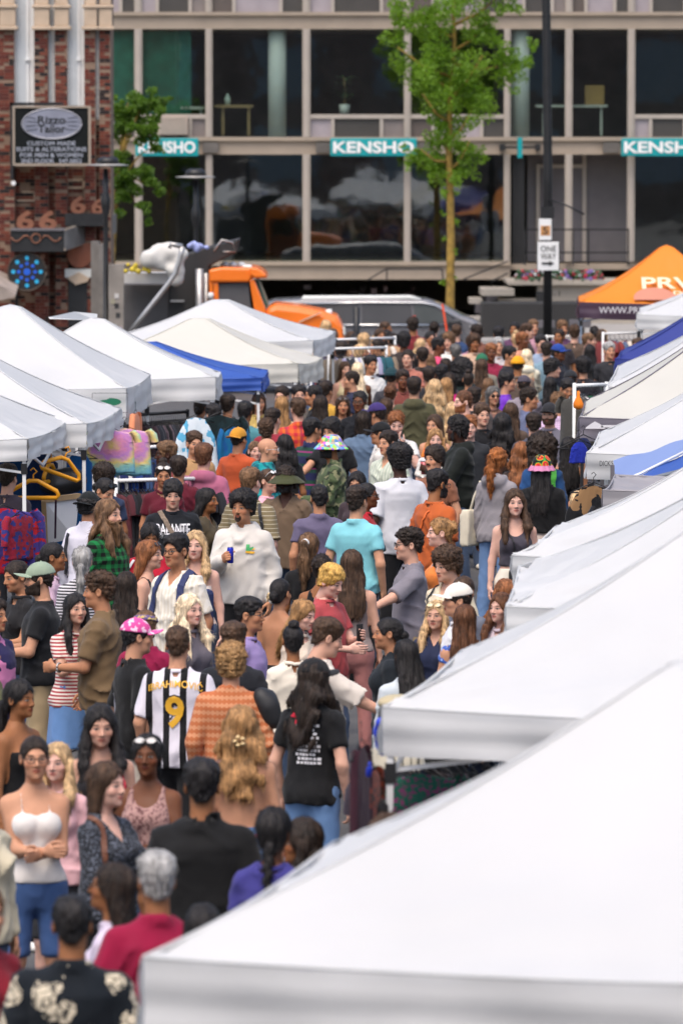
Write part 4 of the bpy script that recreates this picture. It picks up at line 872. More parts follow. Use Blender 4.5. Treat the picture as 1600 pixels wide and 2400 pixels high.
# ---- hair templates in head space
def skull(P): return smin(el(P, (0, .014, .032), (.073, .095, .084)), el(P, (0, .030, -.05), (.058, .06, .07)), .03)
HX = {'crop': .012, 'short': .03, 'curly': .035, 'afro': .055, 'bigafro': .11, 'mop': .045, 'bowl': .035, 'slick': .028, 'buzz': .006, 'none': 0, 'topbun': .03, 'dreads': .03, 'messybun': .025}
def hair_tpl_build(style, var=0):
    r = random.Random(hash_s(style)+var*31); long = style in ('long', 'longfront', 'wavy', 'longman', 'pony', 'lowpony', 'braidpony', 'braid', 'bob', 'bigafro', 'blowout')
    lo = (-.15, -.13, -.50 if style not in ('bob', 'bigafro') else -.22) if long else (-.14, -.15, -.13); hi = (.15, .24, .20) if not style == 'bigafro' else (.22, .26, .26)
    if style == 'bigafro': lo = (-.22, -.14, -.28)
    if not long: hi = (.14, .17, .20)
    h = .0072 if long else .0062
    P, o = grid(lo, hi, h); x, y, z = P; sk = skull(P); X = np.abs(x); sd_ = var*3+1
    top = np.clip((z-.03)/.07, 0, 1); front = np.clip((-y)/.08, 0, 1)
    face = el(P, (0, -.125, -.045), (.092, .105, .118))
    nape = -.062; low = lambda zf, zs, zb: z-(np.where(y < .0, zf, 0)*0+np.interp(y, [-.06, -.01, .03, .09], [zf, zf, zs, zb]).astype(np.float32))
    ear = el((X, y, z), (.080, .008, -.012), (.03, .028, .036))
    straight = .006*vn(P, 52, 52, 6, sd_)+.0035*vn(P, 120, 120, 12, sd_+1)
    if style == 'none': return None
    if style in ('crop', 'short', 'slick', 'buzz', 'curly', 'afro', 'mop', 'bowl', 'topbun', 'bun', 'messybun', 'dreads'):
        t = {'crop': .008+.010*top, 'short': .010+.022*top, 'slick': .008+.020*top+.006*front, 'buzz': .006+0*top, 'curly': .014+.020*top, 'afro': .030+.024*top, 'mop': .026+.020*top, 'bowl': .020+.012*top, 'topbun': .010+0*top, 'bun': .011+0*top, 'messybun': .013+0*top, 'dreads': .02+.01*top}[style]
        if style in ('curly', 'afro', 'mop', 'dreads'):
            a = {'curly': .011, 'afro': .008, 'mop': .012, 'dreads': .009}[style]
            n = a*(np.abs(vn(P, 38, s=sd_))*1.6-.6)+a*.6*vn(P, 80, s=sd_+2)+a*.4*vn(P, 16, s=sd_+4)
        elif style in ('short', 'crop', 'slick', 'bowl'):
            n = .006*vn((x+.4*y, y, z), 55, 14, 40, sd_)+.004*vn((x, y, z), 110, 40, 70, sd_)+.005*vn(P, 18, s=sd_)*(style != 'slick')
        else: n = .003*vn((x, y, z), 90, 20, 60, sd_)
        d = sk-t-n
        fz = {'afro': (0, -.135, -.05), 'mop': (0, -.135, -.055), 'bowl': (0, -.135, -.06), 'dreads': (0, -.135, -.055)}.get(style, (0, -.128, -.042))
        d = smax(d, -el(P, fz, (.095, .105, .120)), .012)
        zf, zs, zb = {'bowl': (-.03, -.035, -.075), 'mop': (-.03, -.04, -.085), 'afro': (-.005, -.03, -.075), 'curly': (-.01, -.012, -.07), 'bun': (-.015, -.02, -.085), 'topbun': (-.015, -.02, -.08), 'messybun': (-.015, -.02, -.085), 'dreads': (-.04, -.05, -.1)}.get(style, (-.025, -.005, -.070))
        d = smax(d, -low(zf, zs, zb), .01)
        if style not in ('bowl', 'mop', 'afro', 'dreads'): d = smax(d, -ear, .006)
        if style == 'bun': d = smin(d, el(P, (0, .125, -.02), (.042, .036, .042))+.004*vn(P, 60, s=3), .012)
        if style == 'topbun': d = smin(d, el(P, (0, .06, .125), (.045, .045, .036))+.005*vn(P, 60, s=3), .012)
        if style == 'messybun': d = smin(d, el(P, (0, .105, .045), (.062, .05, .055))+.014*vn(P, 45, s=3), .012)
        if style == 'dreads':
            for i in range(26):
                a = r.uniform(.45, 5.85); rr = .078; p0 = (rr*math.sin(a), .014-rr*1.15*math.cos(a), r.uniform(.0, .06)); p1 = (p0[0]*1.18, p0[1]*1.12, p0[2]-r.uniform(.06, .12)); d = np.minimum(d, rc(P, p0, p1, .011, .007))
    else:
        cap = sk-.013-.004*top-straight
        if style in ('blowout',): cap = sk-.03-straight-.006*vn(P, 30, s=2)
        cap = smax(cap, -el(P, (0, -.130, -.050), (.086, .105, .130)), .012)
        part = .006*np.exp(-(x/.006)**2)*(y < .05); cap = cap+part
        cut = -np.interp(y, [-.06, .0, .03, .09], [-.02, -.03, -.03, -.09]).astype(np.float32)
        d = smax(cap, -(z+cut), .01)
        Z = None
        if style in ('long', 'longfront', 'wavy', 'longman', 'bob', 'blowout'):
            wv = .010*np.sin(34*z+8*x+vn(P, 9, 9, 4, sd_)*4) if style in ('wavy', 'longman', 'blowout') else .002*np.sin(14*z)
            zl = {'bob': -.17, 'longman': -.30, 'blowout': -.30}.get(style, -.42)
            Z = [zl, zl*.75, -.2, -.1, -.02, .04]; wdt = 1.18 if style in ('wavy', 'blowout') else 1.0
            if style == 'bob': Z = [-.17, -.14, -.1, -.06, -.02, .04]
            A = [v*wdt for v in ((.070, .100, .112, .104, .092, .080) if style != 'bob' else (.075, .092, .097, .096, .090, .080))]
            B = (.022, .032, .040, .062, .082, .085) if style != 'bob' else (.06, .074, .078, .080, .084, .085)
            C = (.125, .118, .098, .062, .030, .02) if style != 'bob' else (.035, .034, .03, .028, .024, .02)
            zz = np.clip(z, Z[0], Z[-1]); ii = lambda T: np.interp(zz, Z, T).astype(np.float32)
            k = np.sqrt((x/ii(A))**2+((y-ii(C))/ii(B))**2)
            cur = np.maximum(np.maximum((k-1)*np.minimum(ii(A), ii(B)), zl+.03*vn((x, y, z*0), 40, 30, 1, sd_)-z), z-.04)
            cur = cur-wv-straight*1.4
            cur = smax(cur, -el(P, (0, -.125, -.06), (.082, .118, .15)), .012); cur = smax(cur, -rc(P, (0, -.02, -.05), (0, -.06, -.40), .06, .09), .02)
            d = smin(d, cur, .02)
        if style in ('longfront', 'wavy', 'longman', 'blowout'):
            for s in (-1, 1):
                a1 = (s*.078, -.005, .01); a2 = (s*.092, -.03, -.11); a3 = (s*.105, -.085, -.22); a4 = (s*.095, -.115, -.36 if style != 'longman' else -.30)
                fr = smin(smin(rc(P, a1, a2, .022, .032), rc(P, a2, a3, .032, .034), .02), rc(P, a3, a4, .034, .014), .02)
                d = smin(d, fr-straight*1.5-.005*np.sin(30*z+s), .015)
        if style in ('pony', 'lowpony', 'braidpony'):
            zb = .05 if style != 'lowpony' else -.03
            pts = [(0, .10, zb), (0, .155, zb-.02), (0, .165, zb-.13), (0, .15, zb-.26), (0, .14, zb-.38)]; R = (.02, .034, .045, .042, .012) if style != 'lowpony' else (.02, .03, .036, .03, .01)
            for i in range(4): d = smin(d, rc(P, pts[i], pts[i+1], R[i], R[i+1])-straight*1.6-(.010*vn(P, 42, 42, 30, 3) if style != 'lowpony' else 0), .012)
        if style == 'braidpony': d = d-.004*np.sin(110*z+40*x)-.003*np.sin(130*x)
        if style == 'braid':
            for i in range(12):
                zc = -.06-.034*i; d = smin(d, el(P, ((.006 if i % 2 else -.006), .10+.02*min(i, 3)/3, zc), (.026-.0008*i, .022, .026)), .006)
        if style == 'bigafro':
            d = np.minimum(d, el(P, (0, .05, .03), (.165, .15, .165))+.016*vn(P, 26, s=2)+.012*vn(P, 60, s=4)); d = smin(d, el(P, (0, .075, -.12), (.15, .11, .13))+.016*vn(P, 26, s=5)+.01*vn(P, 60, s=4), .03)
            d = smax(d, -el(P, (0, -.14, -.06), (.10, .12, .17)), .02)
    pos, Q = surfnet(d.astype(np.float32), o, h)
    # tufts: small tapered strands that break up the surface
    if style not in ('buzz',):
        e1 = pos[Q[:, 1]]-pos[Q[:, 0]]; e2 = pos[Q[:, 3]]-pos[Q[:, 0]]; n = np.cross(e1, e2); n /= np.linalg.norm(n, axis=1)[:, None]+1e-9
        c = pos[Q].mean(1); rs = np.random.RandomState(sd_); curly = style in ('curly', 'afro', 'mop', 'bigafro', 'dreads', 'messybun')
        m = 2600 if long else 1500; pick = rs.randint(0, len(Q), m); c = c[pick]; n = n[pick]; rnd = rs.normal(size=(m, 3))
        if curly: t = rnd*.8+n*.9
        else:
            g = np.array([0, .35, -1.0])[None]+rnd*.16; 
            if style in ('short', 'slick', 'crop', 'bowl'): g = np.stack([c[:, 0]*6, .5+0*c[:, 0], -.5-0*c[:, 0]], 1)+rnd*.45
            t = g-n*(g*n).sum(1)[:, None]+n*np.where(rs.rand(m) < .12, .34, .10 if long else .16)[:, None]
        t /= np.linalg.norm(t, axis=1)[:, None]+1e-9
        ln = ((rs.uniform(.010, .024, m) if curly or not long else rs.uniform(.03, .07, m))*np.where((c[:, 2] > .09) & (not curly), .45, 1))[:, None]; sd2 = np.cross(n, t); sd2 /= np.linalg.norm(sd2, axis=1)[:, None]+1e-9
        wd = (.0018 if curly else .0019)
        base = len(pos); V = np.concatenate([c-n*.002+sd2*wd, c-n*.002-sd2*wd, c+t*ln], 0)
        tri = np.stack([base+np.arange(m), base+m+np.arange(m), base+2*m+np.arange(m)], 1)
        return mesh_np('hair', np.concatenate([pos, V]), [Q, tri])
    return mesh_np('hair', pos, Q)
def hash_s(s): return sum((i+1)*ord(c) for i, c in enumerate(s))
HT = {}
def hair_mesh(style, var=0):
    k = (style, var)
    if k not in HT: HT[k] = hair_tpl_build(style, var)
    return HT[k]
def beard_mesh(kind):
    k = ('beard', kind)
    if k in HT: return HT[k]
    P, o = grid((-.10, -.14, -.30), (.10, .06, .05), .0058); x, y, z = P; X = np.abs(x)
    b = head_sdf(P, 'm', 0)
    t = {'full': .010, 'stubble': .0035, 'goatee': .006, 'long': .016, 'mustache': .006}[kind]
    d = b-t-.004*vn(P, 70, 70, 40, 2)
    if kind == 'long': d = smin(d, rc(P, (0, -.07, -.10), (0, -.085, -.24), .045, .018)-.004*vn(P, 80, 80, 12, 3), .02)
    d = smax(d, -np.maximum(-.128-z*.0, -1), .01) if False else d
    line = np.interp(y, [-.1, -.075, -.03, .01], [-.045, -.048, -.02, .005]).astype(np.float32)
    d = smax(d, z-line, .008)
    d = smax(d, y-.012, .006)
    if kind != 'long': d = smax(d, -(z+.118), .008)
    d = smax(d, -el(P, (0, -.10, -.064), (.020, .03, .0105)), .004)
    d = smax(d, -el(P, (0, -.12, -.025), (.024, .04, .021)), .004)
    if kind == 'goatee': d = smax(d, el(P, (0, -.09, -.08), (.028, .05, .034)), .006)
    if kind == 'mustache': d = smax(d, el(P, (0, -.10, -.053), (.032, .04, .010)), .004)
    pos, Q = surfnet(d.astype(np.float32), o, .0058); HT[k] = mesh_np('beard', pos, Q); return HT[k]
def hat_mesh(kind):
    k = ('hat', kind)
    if k in HT: return HT[k]
    h = .0062; P, o = grid((-.17, -.21, -.06), (.17, .21, .19), h); x, y, z = P; sk = el(P, (0, .014, .030), (.080, .102, .092))
    if kind in ('cap', 'backcap'):
        d = smax(sk-.013+.0015*np.sin(np.arctan2(y, x)*6), -(z-.035-.12*y), .006)
        bx = np.sqrt((x/.082)**2+((y+.085)/.105)**2)-1
        brim = np.maximum(np.maximum(bx*.08, np.abs(z-.036+.10*(y+.09)+2.2*x*x)-.004), y+.05); d = np.minimum(d, brim)
        d = np.minimum(d, el(P, (0, .014, .137), (.008, .008, .006)))
    elif kind == 'bucket' or kind == 'widebucket':
        d = smax(sk-.014, -(z-.03), .006); d = smax(d, z-.125, .02); wr = .052 if kind == 'bucket' else .075
        R = np.sqrt(x*x+((y-.012)*.86)**2); f = np.clip((.04-z)/.06, 0, 1)
        ring = np.maximum(np.abs(R-.094-f*wr)-.007, np.abs(z-.008)-.034); d = smin(d, ring+.003*vn(P, 14, s=3), .008)
    elif kind == 'crochet':
        d = smax(sk-.016, -(z-.02), .006); R = np.sqrt(x*x+((y-.012)*.86)**2); f = np.clip((.03-z)/.05, 0, 1)
        d = smin(d, np.maximum(np.abs(R-.096-f*.03)-.007, np.abs(z-.004)-.028)+.003*np.sin(np.arctan2(y, x)*14), .008)
    elif kind == 'beanie': d = smax(sk-.016-.003*np.sin(np.arctan2(y, x)*30), -(z-.02-.1*y), .01); d = smin(d, smax(np.abs(sk-.019)-.008, np.abs(z-.035-.1*y)-.022, .004), .004)
    elif kind == 'flat': d = smax(el(P, (0, -.01, .09), (.105, .14, .05)), -(z-.05), .01)
    elif kind == 'band': d = np.maximum(np.abs(sk-.012)-.006, np.abs(z-.05-.25*y)-.02)
    pos, Q = surfnet(d.astype(np.float32), o, h)
    if kind == 'backcap': pos[:, 1] = .028-pos[:, 1]; Q = Q[:, ::-1]
    HT[k] = mesh_np('hat', pos, Q); return HT[k]
def glasses_mesh(kind):
    k = ('gl', kind)
    if k in HT: return HT[k]
    m = MB(); z0 = .001; y0 = -.104
    if kind == 'onhead': z0 = .0; y0 = 0
    for s in (-1, 1):
        ring = [(s*.034+.026*math.cos(a), y0+.004*abs(math.cos(a)), z0-.002+.019*math.sin(a)) for a in [i*2*math.pi/14 for i in range(15)]]
        m.tube(ring, .0026, 6, False); m.tube([(s*.060, y0+.004, z0+.006), (s*.078, y0+.03, z0+.006), (s*.080, .02 if kind != 'onhead' else .09, z0+.004)], .0022, 5)
        if kind != 'clear':
            V = [(s*.034, y0, z0-.002)]+ring[:14]; m.add(V, [(0, i+1, (i+1) % 14+1) for i in range(14)])
    m.tube([(-.009, y0, z0+.004), (.009, y0, z0+.004)], .0022, 5)
    HT[k] = m.mesh('glasses'); return HT[k]
# ---- materials for people
def skin_material():
    m = mat('skin', (.5, .3, .2), rough=.6, spec=.32, var=.10, vscale=14, bump=.12, bscale=160, objcol=True, sub=.06)
    nt = m.node_tree; N = nt.nodes; L = nt.links; b = N['Principled BSDF']; src = b.inputs['Base Color'].links[0].from_socket
    at_ = N.new('ShaderNodeAttribute'); at_.attribute_name = 'hp'
    sp = N.new('ShaderNodeSeparateXYZ'); L.new(at_.outputs['Vector'], sp.inputs[0])
    ax = N.new('ShaderNodeMath'); ax.operation = 'ABSOLUTE'; L.new(sp.outputs[0], ax.inputs[0])
    def M(op, a, b_=None, c=None):
        n = N.new('ShaderNodeMath'); n.operation = op
        for i, v in enumerate((a, b_, c)):
            if v is None: continue
            if isinstance(v, (int, float)): n.inputs[i].default_value = v
            else: L.new(v, n.inputs[i])
        return n.outputs[0]
    front = M('LESS_THAN', sp.outputs[1], -.055)
    def blob(cx, cz, rx, rz, soft=.35):
        e = M('ADD', M('POWER', M('DIVIDE', M('SUBTRACT', ax.outputs[0], cx), rx), 2.0), M('POWER', M('DIVIDE', M('SUBTRACT', sp.outputs[2], cz), rz), 2.0))
        r = N.new('ShaderNodeMapRange'); r.inputs[1].default_value = 1+soft; r.inputs[2].default_value = 1-soft; L.new(e, r.inputs[0]); return M('MULTIPLY', r.outputs[0], front)
    def mix(fac, base, col, mode='MIX'):
        n = N.new('ShaderNodeMix'); n.data_type = 'RGBA'; n.blend_type = mode; L.new(fac, n.inputs[0]); L.new(base, n.inputs[6]); n.inputs[7].default_value = col; return n.outputs[2]
    zc = M('ADD', sp.outputs[2], 0.0)
    c = src
    c = mix(M('MULTIPLY', blob(.046, -.030, .024, .020, .9), .22), c, (.75, .25, .2, 1), 'SOFT_LIGHT')
    c = mix(M('MULTIPLY', blob(0, -.0645, .025, .0125, .35), .8), c, (.74, .36, .36, 1), 'MULTIPLY')
    c = mix(blob(.0, -.0645, .022, .0016, .5), c, (.05, .018, .018, 1))
    c = mix(M('MULTIPLY', blob(.010, -.043, .0035, .002, .5), .7), c, (.08, .03, .02, 1))
    brow = M('MULTIPLY', blob(.034, .0235, .019, .0042, .45), .85); c = mix(brow, c, (.022, .014, .010, 1))
    c = mix(M('MULTIPLY', blob(.0315, .0014, .0165, .0072, .3), .8), c, (.03, .018, .014, 1))
    c = mix(blob(.0315, .0000, .0130, .0046, .35), c, (.42, .38, .36, 1))
    c = mix(blob(.0315, .0004, .0066, .0060, .3), c, (.014, .008, .005, 1))
    L.new(c, b.inputs['Base Color'])
    return m
M_SKIN = skin_material()
def hair_material():
    m = mat('hair', (.05, .03, .02), rough=.58, var=0, objcol=True, spec=.3); nt = m.node_tree; N = nt.nodes; L = nt.links; b = N['Principled BSDF']
    tc = N.new('ShaderNodeTexCoord'); mp = N.new('ShaderNodeMapping'); mp.inputs['Scale'].default_value = (75, 75, 7); L.new(tc.outputs['Object'], mp.inputs[0])
    no = N.new('ShaderNodeTexNoise'); no.inputs['Scale'].default_value = 1; no.inputs['Detail'].default_value = 6; L.new(mp.outputs[0], no.inputs['Vector'])
    n2 = N.new('ShaderNodeTexNoise'); n2.inputs['Scale'].default_value = 14; n2.inputs['Detail'].default_value = 3; L.new(tc.outputs['Object'], n2.inputs['Vector'])
    ad = N.new('ShaderNodeMath'); ad.operation = 'ADD'; L.new(no.outputs['Fac'], ad.inputs[0]); L.new(n2.outputs['Fac'], ad.inputs[1])
    mr = N.new('ShaderNodeMapRange'); mr.inputs[1].default_value = .7; mr.inputs[2].default_value = 1.3; mr.inputs[3].default_value = .35; mr.inputs[4].default_value = 2.1; L.new(ad.outputs[0], mr.inputs[0])
    mx = N.new('ShaderNodeMix'); mx.data_type = 'RGBA'; mx.blend_type = 'MULTIPLY'; mx.inputs[0].default_value = 1
    oi = [n for n in N if n.type == 'OBJECT_INFO'][0]; L.new(oi.outputs['Color'], mx.inputs[6]); L.new(mr.outputs[0], mx.inputs[7]); L.new(mx.outputs[2], b.inputs['Base Color'])
    bp = N.new('ShaderNodeBump'); bp.inputs['Strength'].default_value = 1.0; bp.inputs['Distance'].default_value = .010; L.new(no.outputs['Fac'], bp.inputs['Height']); L.new(bp.outputs[0], b.inputs['Normal'])
    return m
M_HAIR = hair_material()
def cloth(pattern='plain', c2=(.8, .8, .8), scale=1.0, c3=None):
    """object colour is the ground colour, c2 (c3) the pattern colour"""
    key = 'cloth_%s_%s_%s_%s' % (pattern, c2, scale, c3)
    if key in MATS: return MATS[key]
    m = mat(key, (.5, .5, .5), rough=.85, var=.10, vscale=5, bump=.25, bscale=260, objcol=True, spec=.25)
    b = m.node_tree.nodes['Principled BSDF']; N = m.node_tree.nodes; L = m.node_tree.links
    b.inputs['Sheen Weight'].default_value = .10
    b_n = b.inputs['Normal'].links[0].from_node; t_c = [n for n in N if n.type == 'TEX_COORD'][0]
    wr = N.new('ShaderNodeTexNoise'); wr.noise_type = 'RIDGED_MULTIFRACTAL'; wr.inputs['Scale'].default_value = 5.5; wr.inputs['Detail'].default_value = 4; wr.inputs['Distortion'].default_value = .9
    L.new(t_c.outputs['Object'], wr.inputs['Vector']); wb = N.new('ShaderNodeBump'); wb.inputs['Strength'].default_value = .42; wb.inputs['Distance'].default_value = .03
    L.new(wr.outputs['Fac'], wb.inputs['Height']); L.new(wb.outputs[0], b_n.inputs['Normal'])
    m.name = 'cloth_'+pattern
    if pattern == 'plain': return m
    src = b.inputs['Base Color'].links[0].from_socket; tc = N.new('ShaderNodeTexCoord'); sp = N.new('ShaderNodeSeparateXYZ'); L.new(tc.outputs['Object'], sp.inputs[0])
    def M(op, a, b_=None):
        n = N.new('ShaderNodeMath'); n.operation = op
        for i, v in enumerate((a, b_)):
            if v is None: continue
            if isinstance(v, (int, float)): n.inputs[i].default_value = v
            else: L.new(v, n.inputs[i])
        return n.outputs[0]
    def mix(fac, base, col):
        n = N.new('ShaderNodeMix'); n.data_type = 'RGBA'
        if isinstance(fac, (int, float)): n.inputs[0].default_value = fac
        else: L.new(fac, n.inputs[0])
        L.new(base, n.inputs[6])
        if isinstance(col, tuple): n.inputs[7].default_value = col
        else: L.new(col, n.inputs[7])
        return n.outputs[2]
    def stripe(sock, freq, duty):
        return M('LESS_THAN', M('FRACT', M('MULTIPLY', sock, freq)), duty)
    C2 = lin(c2)
    if pattern == 'hstripe': c = mix(stripe(sp.outputs[2], 26*scale, .5), src, C2)
    elif pattern == 'hline': c = mix(stripe(sp.outputs[2], 20*scale, .16), src, C2)
    elif pattern == 'vstripe': c = mix(stripe(sp.outputs[0], 28*scale, .42), src, C2)
    elif pattern == 'rugby': c = mix(stripe(sp.outputs[2], 5.5, .45), src, C2); c = mix(stripe(M('ADD', sp.outputs[2], .06), 5.5, .1), c, lin(c3 or '#8a2f45'))
    elif pattern == 'plaid':
        a = stripe(sp.outputs[0], 15*scale, .5); d_ = stripe(sp.outputs[2], 15*scale, .5); c = mix(M('MULTIPLY', M('ADD', a, d_), .5), src, C2)
        if c3: c = mix(M('MULTIPLY', stripe(M('ADD', sp.outputs[0], .02), 7.5*scale, .2), .5), c, lin(c3))
    elif pattern == 'check': a = stripe(sp.outputs[0], 45*scale, .5); d_ = stripe(sp.outputs[2], 45*scale, .5); c = mix(M('MULTIPLY', M('ADD', a, d_), .5), src, C2)
    elif pattern in ('camo', 'floral', 'mottle', 'tiedye', 'snake', 'speck'):
        no = N.new('ShaderNodeTexNoise'); no.inputs['Scale'].default_value = {'camo': 9, 'mottle': 38, 'tiedye': 5, 'floral': 10, 'snake': 12, 'speck': 90}[pattern]*scale; no.inputs['Detail'].default_value = 3; L.new(tc.outputs['Object'], no.inputs['Vector'])
        if pattern == 'floral':
            vo = N.new('ShaderNodeTexVoronoi'); vo.inputs['Scale'].default_value = 6.5*scale
            av = N.new('ShaderNodeVectorMath'); av.operation = 'ADD'; sc_ = N.new('ShaderNodeVectorMath'); sc_.operation = 'SCALE'; sc_.inputs['Scale'].default_value = .12; L.new(no.outputs['Color'], sc_.inputs[0]); L.new(tc.outputs['Object'], av.inputs[0]); L.new(sc_.outputs[0], av.inputs[1]); L.new(av.outputs[0], vo.inputs['Vector'])
            v2 = N.new('ShaderNodeTexVoronoi'); v2.inputs['Scale'].default_value = 22*scale; v2.feature = 'DISTANCE_TO_EDGE'; L.new(av.outputs[0], v2.inputs['Vector'])
            f = M('MULTIPLY', M('LESS_THAN', vo.outputs['Distance'], .42), M('GREATER_THAN', v2.outputs['Distance'], .07)); c = mix(f, src, C2)
        elif pattern == 'snake': c = mix(M('LESS_THAN', M('ABSOLUTE', M('SUBTRACT', no.outputs['Fac'], .5)), .045), src, C2)
        else:
            c = mix(M('GREATER_THAN', no.outputs['Fac'], .54) if pattern != 'tiedye' else M('MULTIPLY', no.outputs['Fac'], 1.1), src, C2)
            if c3:
                n3 = N.new('ShaderNodeTexNoise'); n3.inputs['Scale'].default_value = no.inputs['Scale'].default_value*1.3; mp = N.new('ShaderNodeMapping'); mp.inputs['Location'].default_value = (3, 5, 9); L.new(tc.outputs['Object'], mp.inputs[0]); L.new(mp.outputs[0], n3.inputs['Vector'])
                c = mix(M('GREATER_THAN', n3.outputs['Fac'], .56), c, lin(c3))
    elif pattern == 'fairisle':
        a = M('SINE', M('MULTIPLY', sp.outputs[0], 210.0)); b2 = M('SINE', M('MULTIPLY', sp.outputs[2], 130.0)); no = N.new('ShaderNodeTexNoise'); no.inputs['Scale'].default_value = 60; L.new(tc.outputs['Object'], no.inputs['Vector'])
        c = mix(M('MULTIPLY', M('GREATER_THAN', M('ADD', M('MULTIPLY', a, .6), M('ADD', b2, no.outputs['Fac'])), .45), .75), src, C2)
    elif pattern == 'jersey':
        # broad vertical stripes, dark shoulder band
        ax = M('ABSOLUTE', sp.outputs[0]); c = mix(M('LESS_THAN', M('FRACT', M('ADD', M('MULTIPLY', ax, 8.2), .72)), .36), src, C2)
    elif pattern == 'patch':
        vo = N.new('ShaderNodeTexVoronoi'); vo.inputs['Scale'].default_value = 13*scale; L.new(tc.outputs['Object'], vo.inputs['Vector']); hs = N.new('ShaderNodeHueSaturation'); hs.inputs['Saturation'].default_value = 1.6; hs.inputs['Value'].default_value = .8; L.new(vo.outputs['Color'], hs.inputs['Color']); c = mix(.8, src, hs.outputs[0])
    elif pattern == 'granny':
        vo = N.new('ShaderNodeTexVoronoi'); vo.inputs['Scale'].default_value = 11; vo.inputs['Randomness'].default_value = .55; L.new(tc.outputs['Object'], vo.inputs['Vector'])
        rp = N.new('ShaderNodeValToRGB'); rp.color_ramp.interpolation = 'CONSTANT'; es = rp.color_ramp.elements
        es[0].position = 0; es[0].color = lin('#c98a2a'); es[1].position = .12; es[1].color = lin('#d82a35')
        for pos_, cc in ((.30, '#e07818'), (.40, '#3aa04a'), (.46, '#16130f')): e = es.new(pos_); e.color = lin(cc)
        L.new(vo.outputs['Distance'], rp.inputs[0]); c = mix(M('GREATER_THAN', sp.outputs[2], .028), src, rp.outputs[0])
    elif pattern == 'rings':
        ln = N.new('ShaderNodeVectorMath'); ln.operation = 'DISTANCE'; ln.inputs[1].default_value = (.05, 0, -.35); no = N.new('ShaderNodeTexNoise'); no.inputs['Scale'].default_value = 9; L.new(tc.outputs['Object'], no.inputs['Vector']); L.new(tc.outputs['Object'], ln.inputs[0])
        rp = N.new('ShaderNodeValToRGB'); es = rp.color_ramp.elements; es[0].color = lin('#f0dc5c'); es[1].position = .95; es[1].color = lin('#68b8c8')
        for pos_, cc in ((.25, '#ee9ab8'), (.45, '#c88ad0'), (.62, '#f0d878'), (.78, '#8cd0c0')): e = es.new(pos_); e.color = lin(cc)
        L.new(M('ADD', M('MULTIPLY', ln.outputs['Value'], 1.5), M('MULTIPLY', M('SUBTRACT', no.outputs['Fac'], .5), .35)), rp.inputs[0]); c = mix(.92, src, rp.outputs[0])
    elif pattern == 'denim':
        no = N.new('ShaderNodeTexNoise'); no.inputs['Scale'].default_value = 6; no.inputs['Detail'].default_value = 5; L.new(tc.outputs['Object'], no.inputs['Vector']); c = mix(M('MULTIPLY', M('POWER', no.outputs['Fac'], 2.0), 1.3), src, C2)
    L.new(c, b.inputs['Base Color'])
    return m
SKIN = {0: '#cf9f88', 1: '#c59173', 2: '#b57f5e', 3: '#95623f', 4: '#6c422b', 5: '#46291d', 'p': '#d8aa98'}
HAIR = {'black': (.014, .012, .012), 'dk': (.022, .014, .010), 'br': (.055, .030, .017), 'lbr': (.13, .070, .035), 'bl': (.44, .29, .15), 'plat': (.66, .53, .36), 'red': (.20, .075, .028), 'grey': (.28, .27, .26), 'dgrey': (.10, .095, .09), 'aub': (.10, .042, .020), 'honey': (.28, .15, .06), 'gold': (.48, .28, .07)}
EXTRA_D = {}
PEOPLE = {}
PID = [0]; POS = []
def xf(V, M):
    A = np.array(M, np.float64); return V @ A[:3, :3].T + A[:3, 3]
def person_meshes(p):
    """build the meshes of one person, in metres, feet at the origin, facing -Y"""
    s = p['h']/1.75; hv = p['id'] % 3
    (bv, bq), arms = body_part(p)
    hM = Matrix.Translation((0, .012, 1.535)) @ Matrix.Rotation(math.radians(p['hy']), 4, 'Z') @ Matrix.Rotation(math.radians(p['hp']), 4, 'X') @ Matrix.Translation((0, -.022, .10 + (0 if p['sex'] == 'm' else -.004)))
    hv_, hq = head_tpl(p['sex'], hv)
    V = [bv, xf(hv_, hM)]; F = [bq, hq+len(bv)]; A = [np.full_like(bv, 9.0), hv_]; n = len(bv)+len(hv_)
    HM = hand_mats(p, arms); pose = p.get('hands', ('relax', 'relax'))
    for i, (M, sg) in enumerate(HM):
        hvv, hqq = hand_tpl(pose[i]); k = 1.0 if p['sex'] == 'm' else .92
        q = hvv.copy()*k; q[:, 0] *= -sg; qq = hqq if sg < 0 else hqq[:, ::-1]
        # palm toward the body: local +x is mirrored for each side
        V.append(xf(q, M)); F.append(qq+n); A.append(np.full_like(q, 9.0)); n += len(q)
    V = np.concatenate(V)*s; me = mesh_np('person', V, np.concatenate(F)); me.materials.append(M_SKIN)
    a = me.attributes.new('hp', 'FLOAT_VECTOR', 'POINT'); a.data.foreach_set('vector', np.concatenate(A).astype(np.float32).ravel())
    tv, tq = top_mesh(p) if p['top'][0] != 'none' else (None, None)
    top = mesh_np(p['top'][0], tv*s, tq) if tv is not None else None
    bot = None
    if p['bot'][0] != 'dress':
        b_, bq_ = bottom_mesh(p); bot = mesh_np('trousers', b_*s, bq_)
    S = Matrix.Scale(s, 4)
    return dict(body=me, top=top, bot=bot, head=S @ hM, hands=[(S @ M, sg) for M, sg in HM], arms=[[v*s for v in a] for a in arms], s=s)
SHOE = None
def shoe_mesh():
    global SHOE
    if SHOE is None:
        P, o = grid((-.06, -.2, 0), (.06, .11, .14), .012); d = smin(el(P, (0, -.06, .03), (.048, .13, .04)), rc(P, (0, .04, .04), (0, .03, .09), .045, .042), .03); d = np.maximum(d, .004-P[2]); SHOE = mesh_np('shoe', *surfnet(d.astype(np.float32), o, .012))
    return SHOE
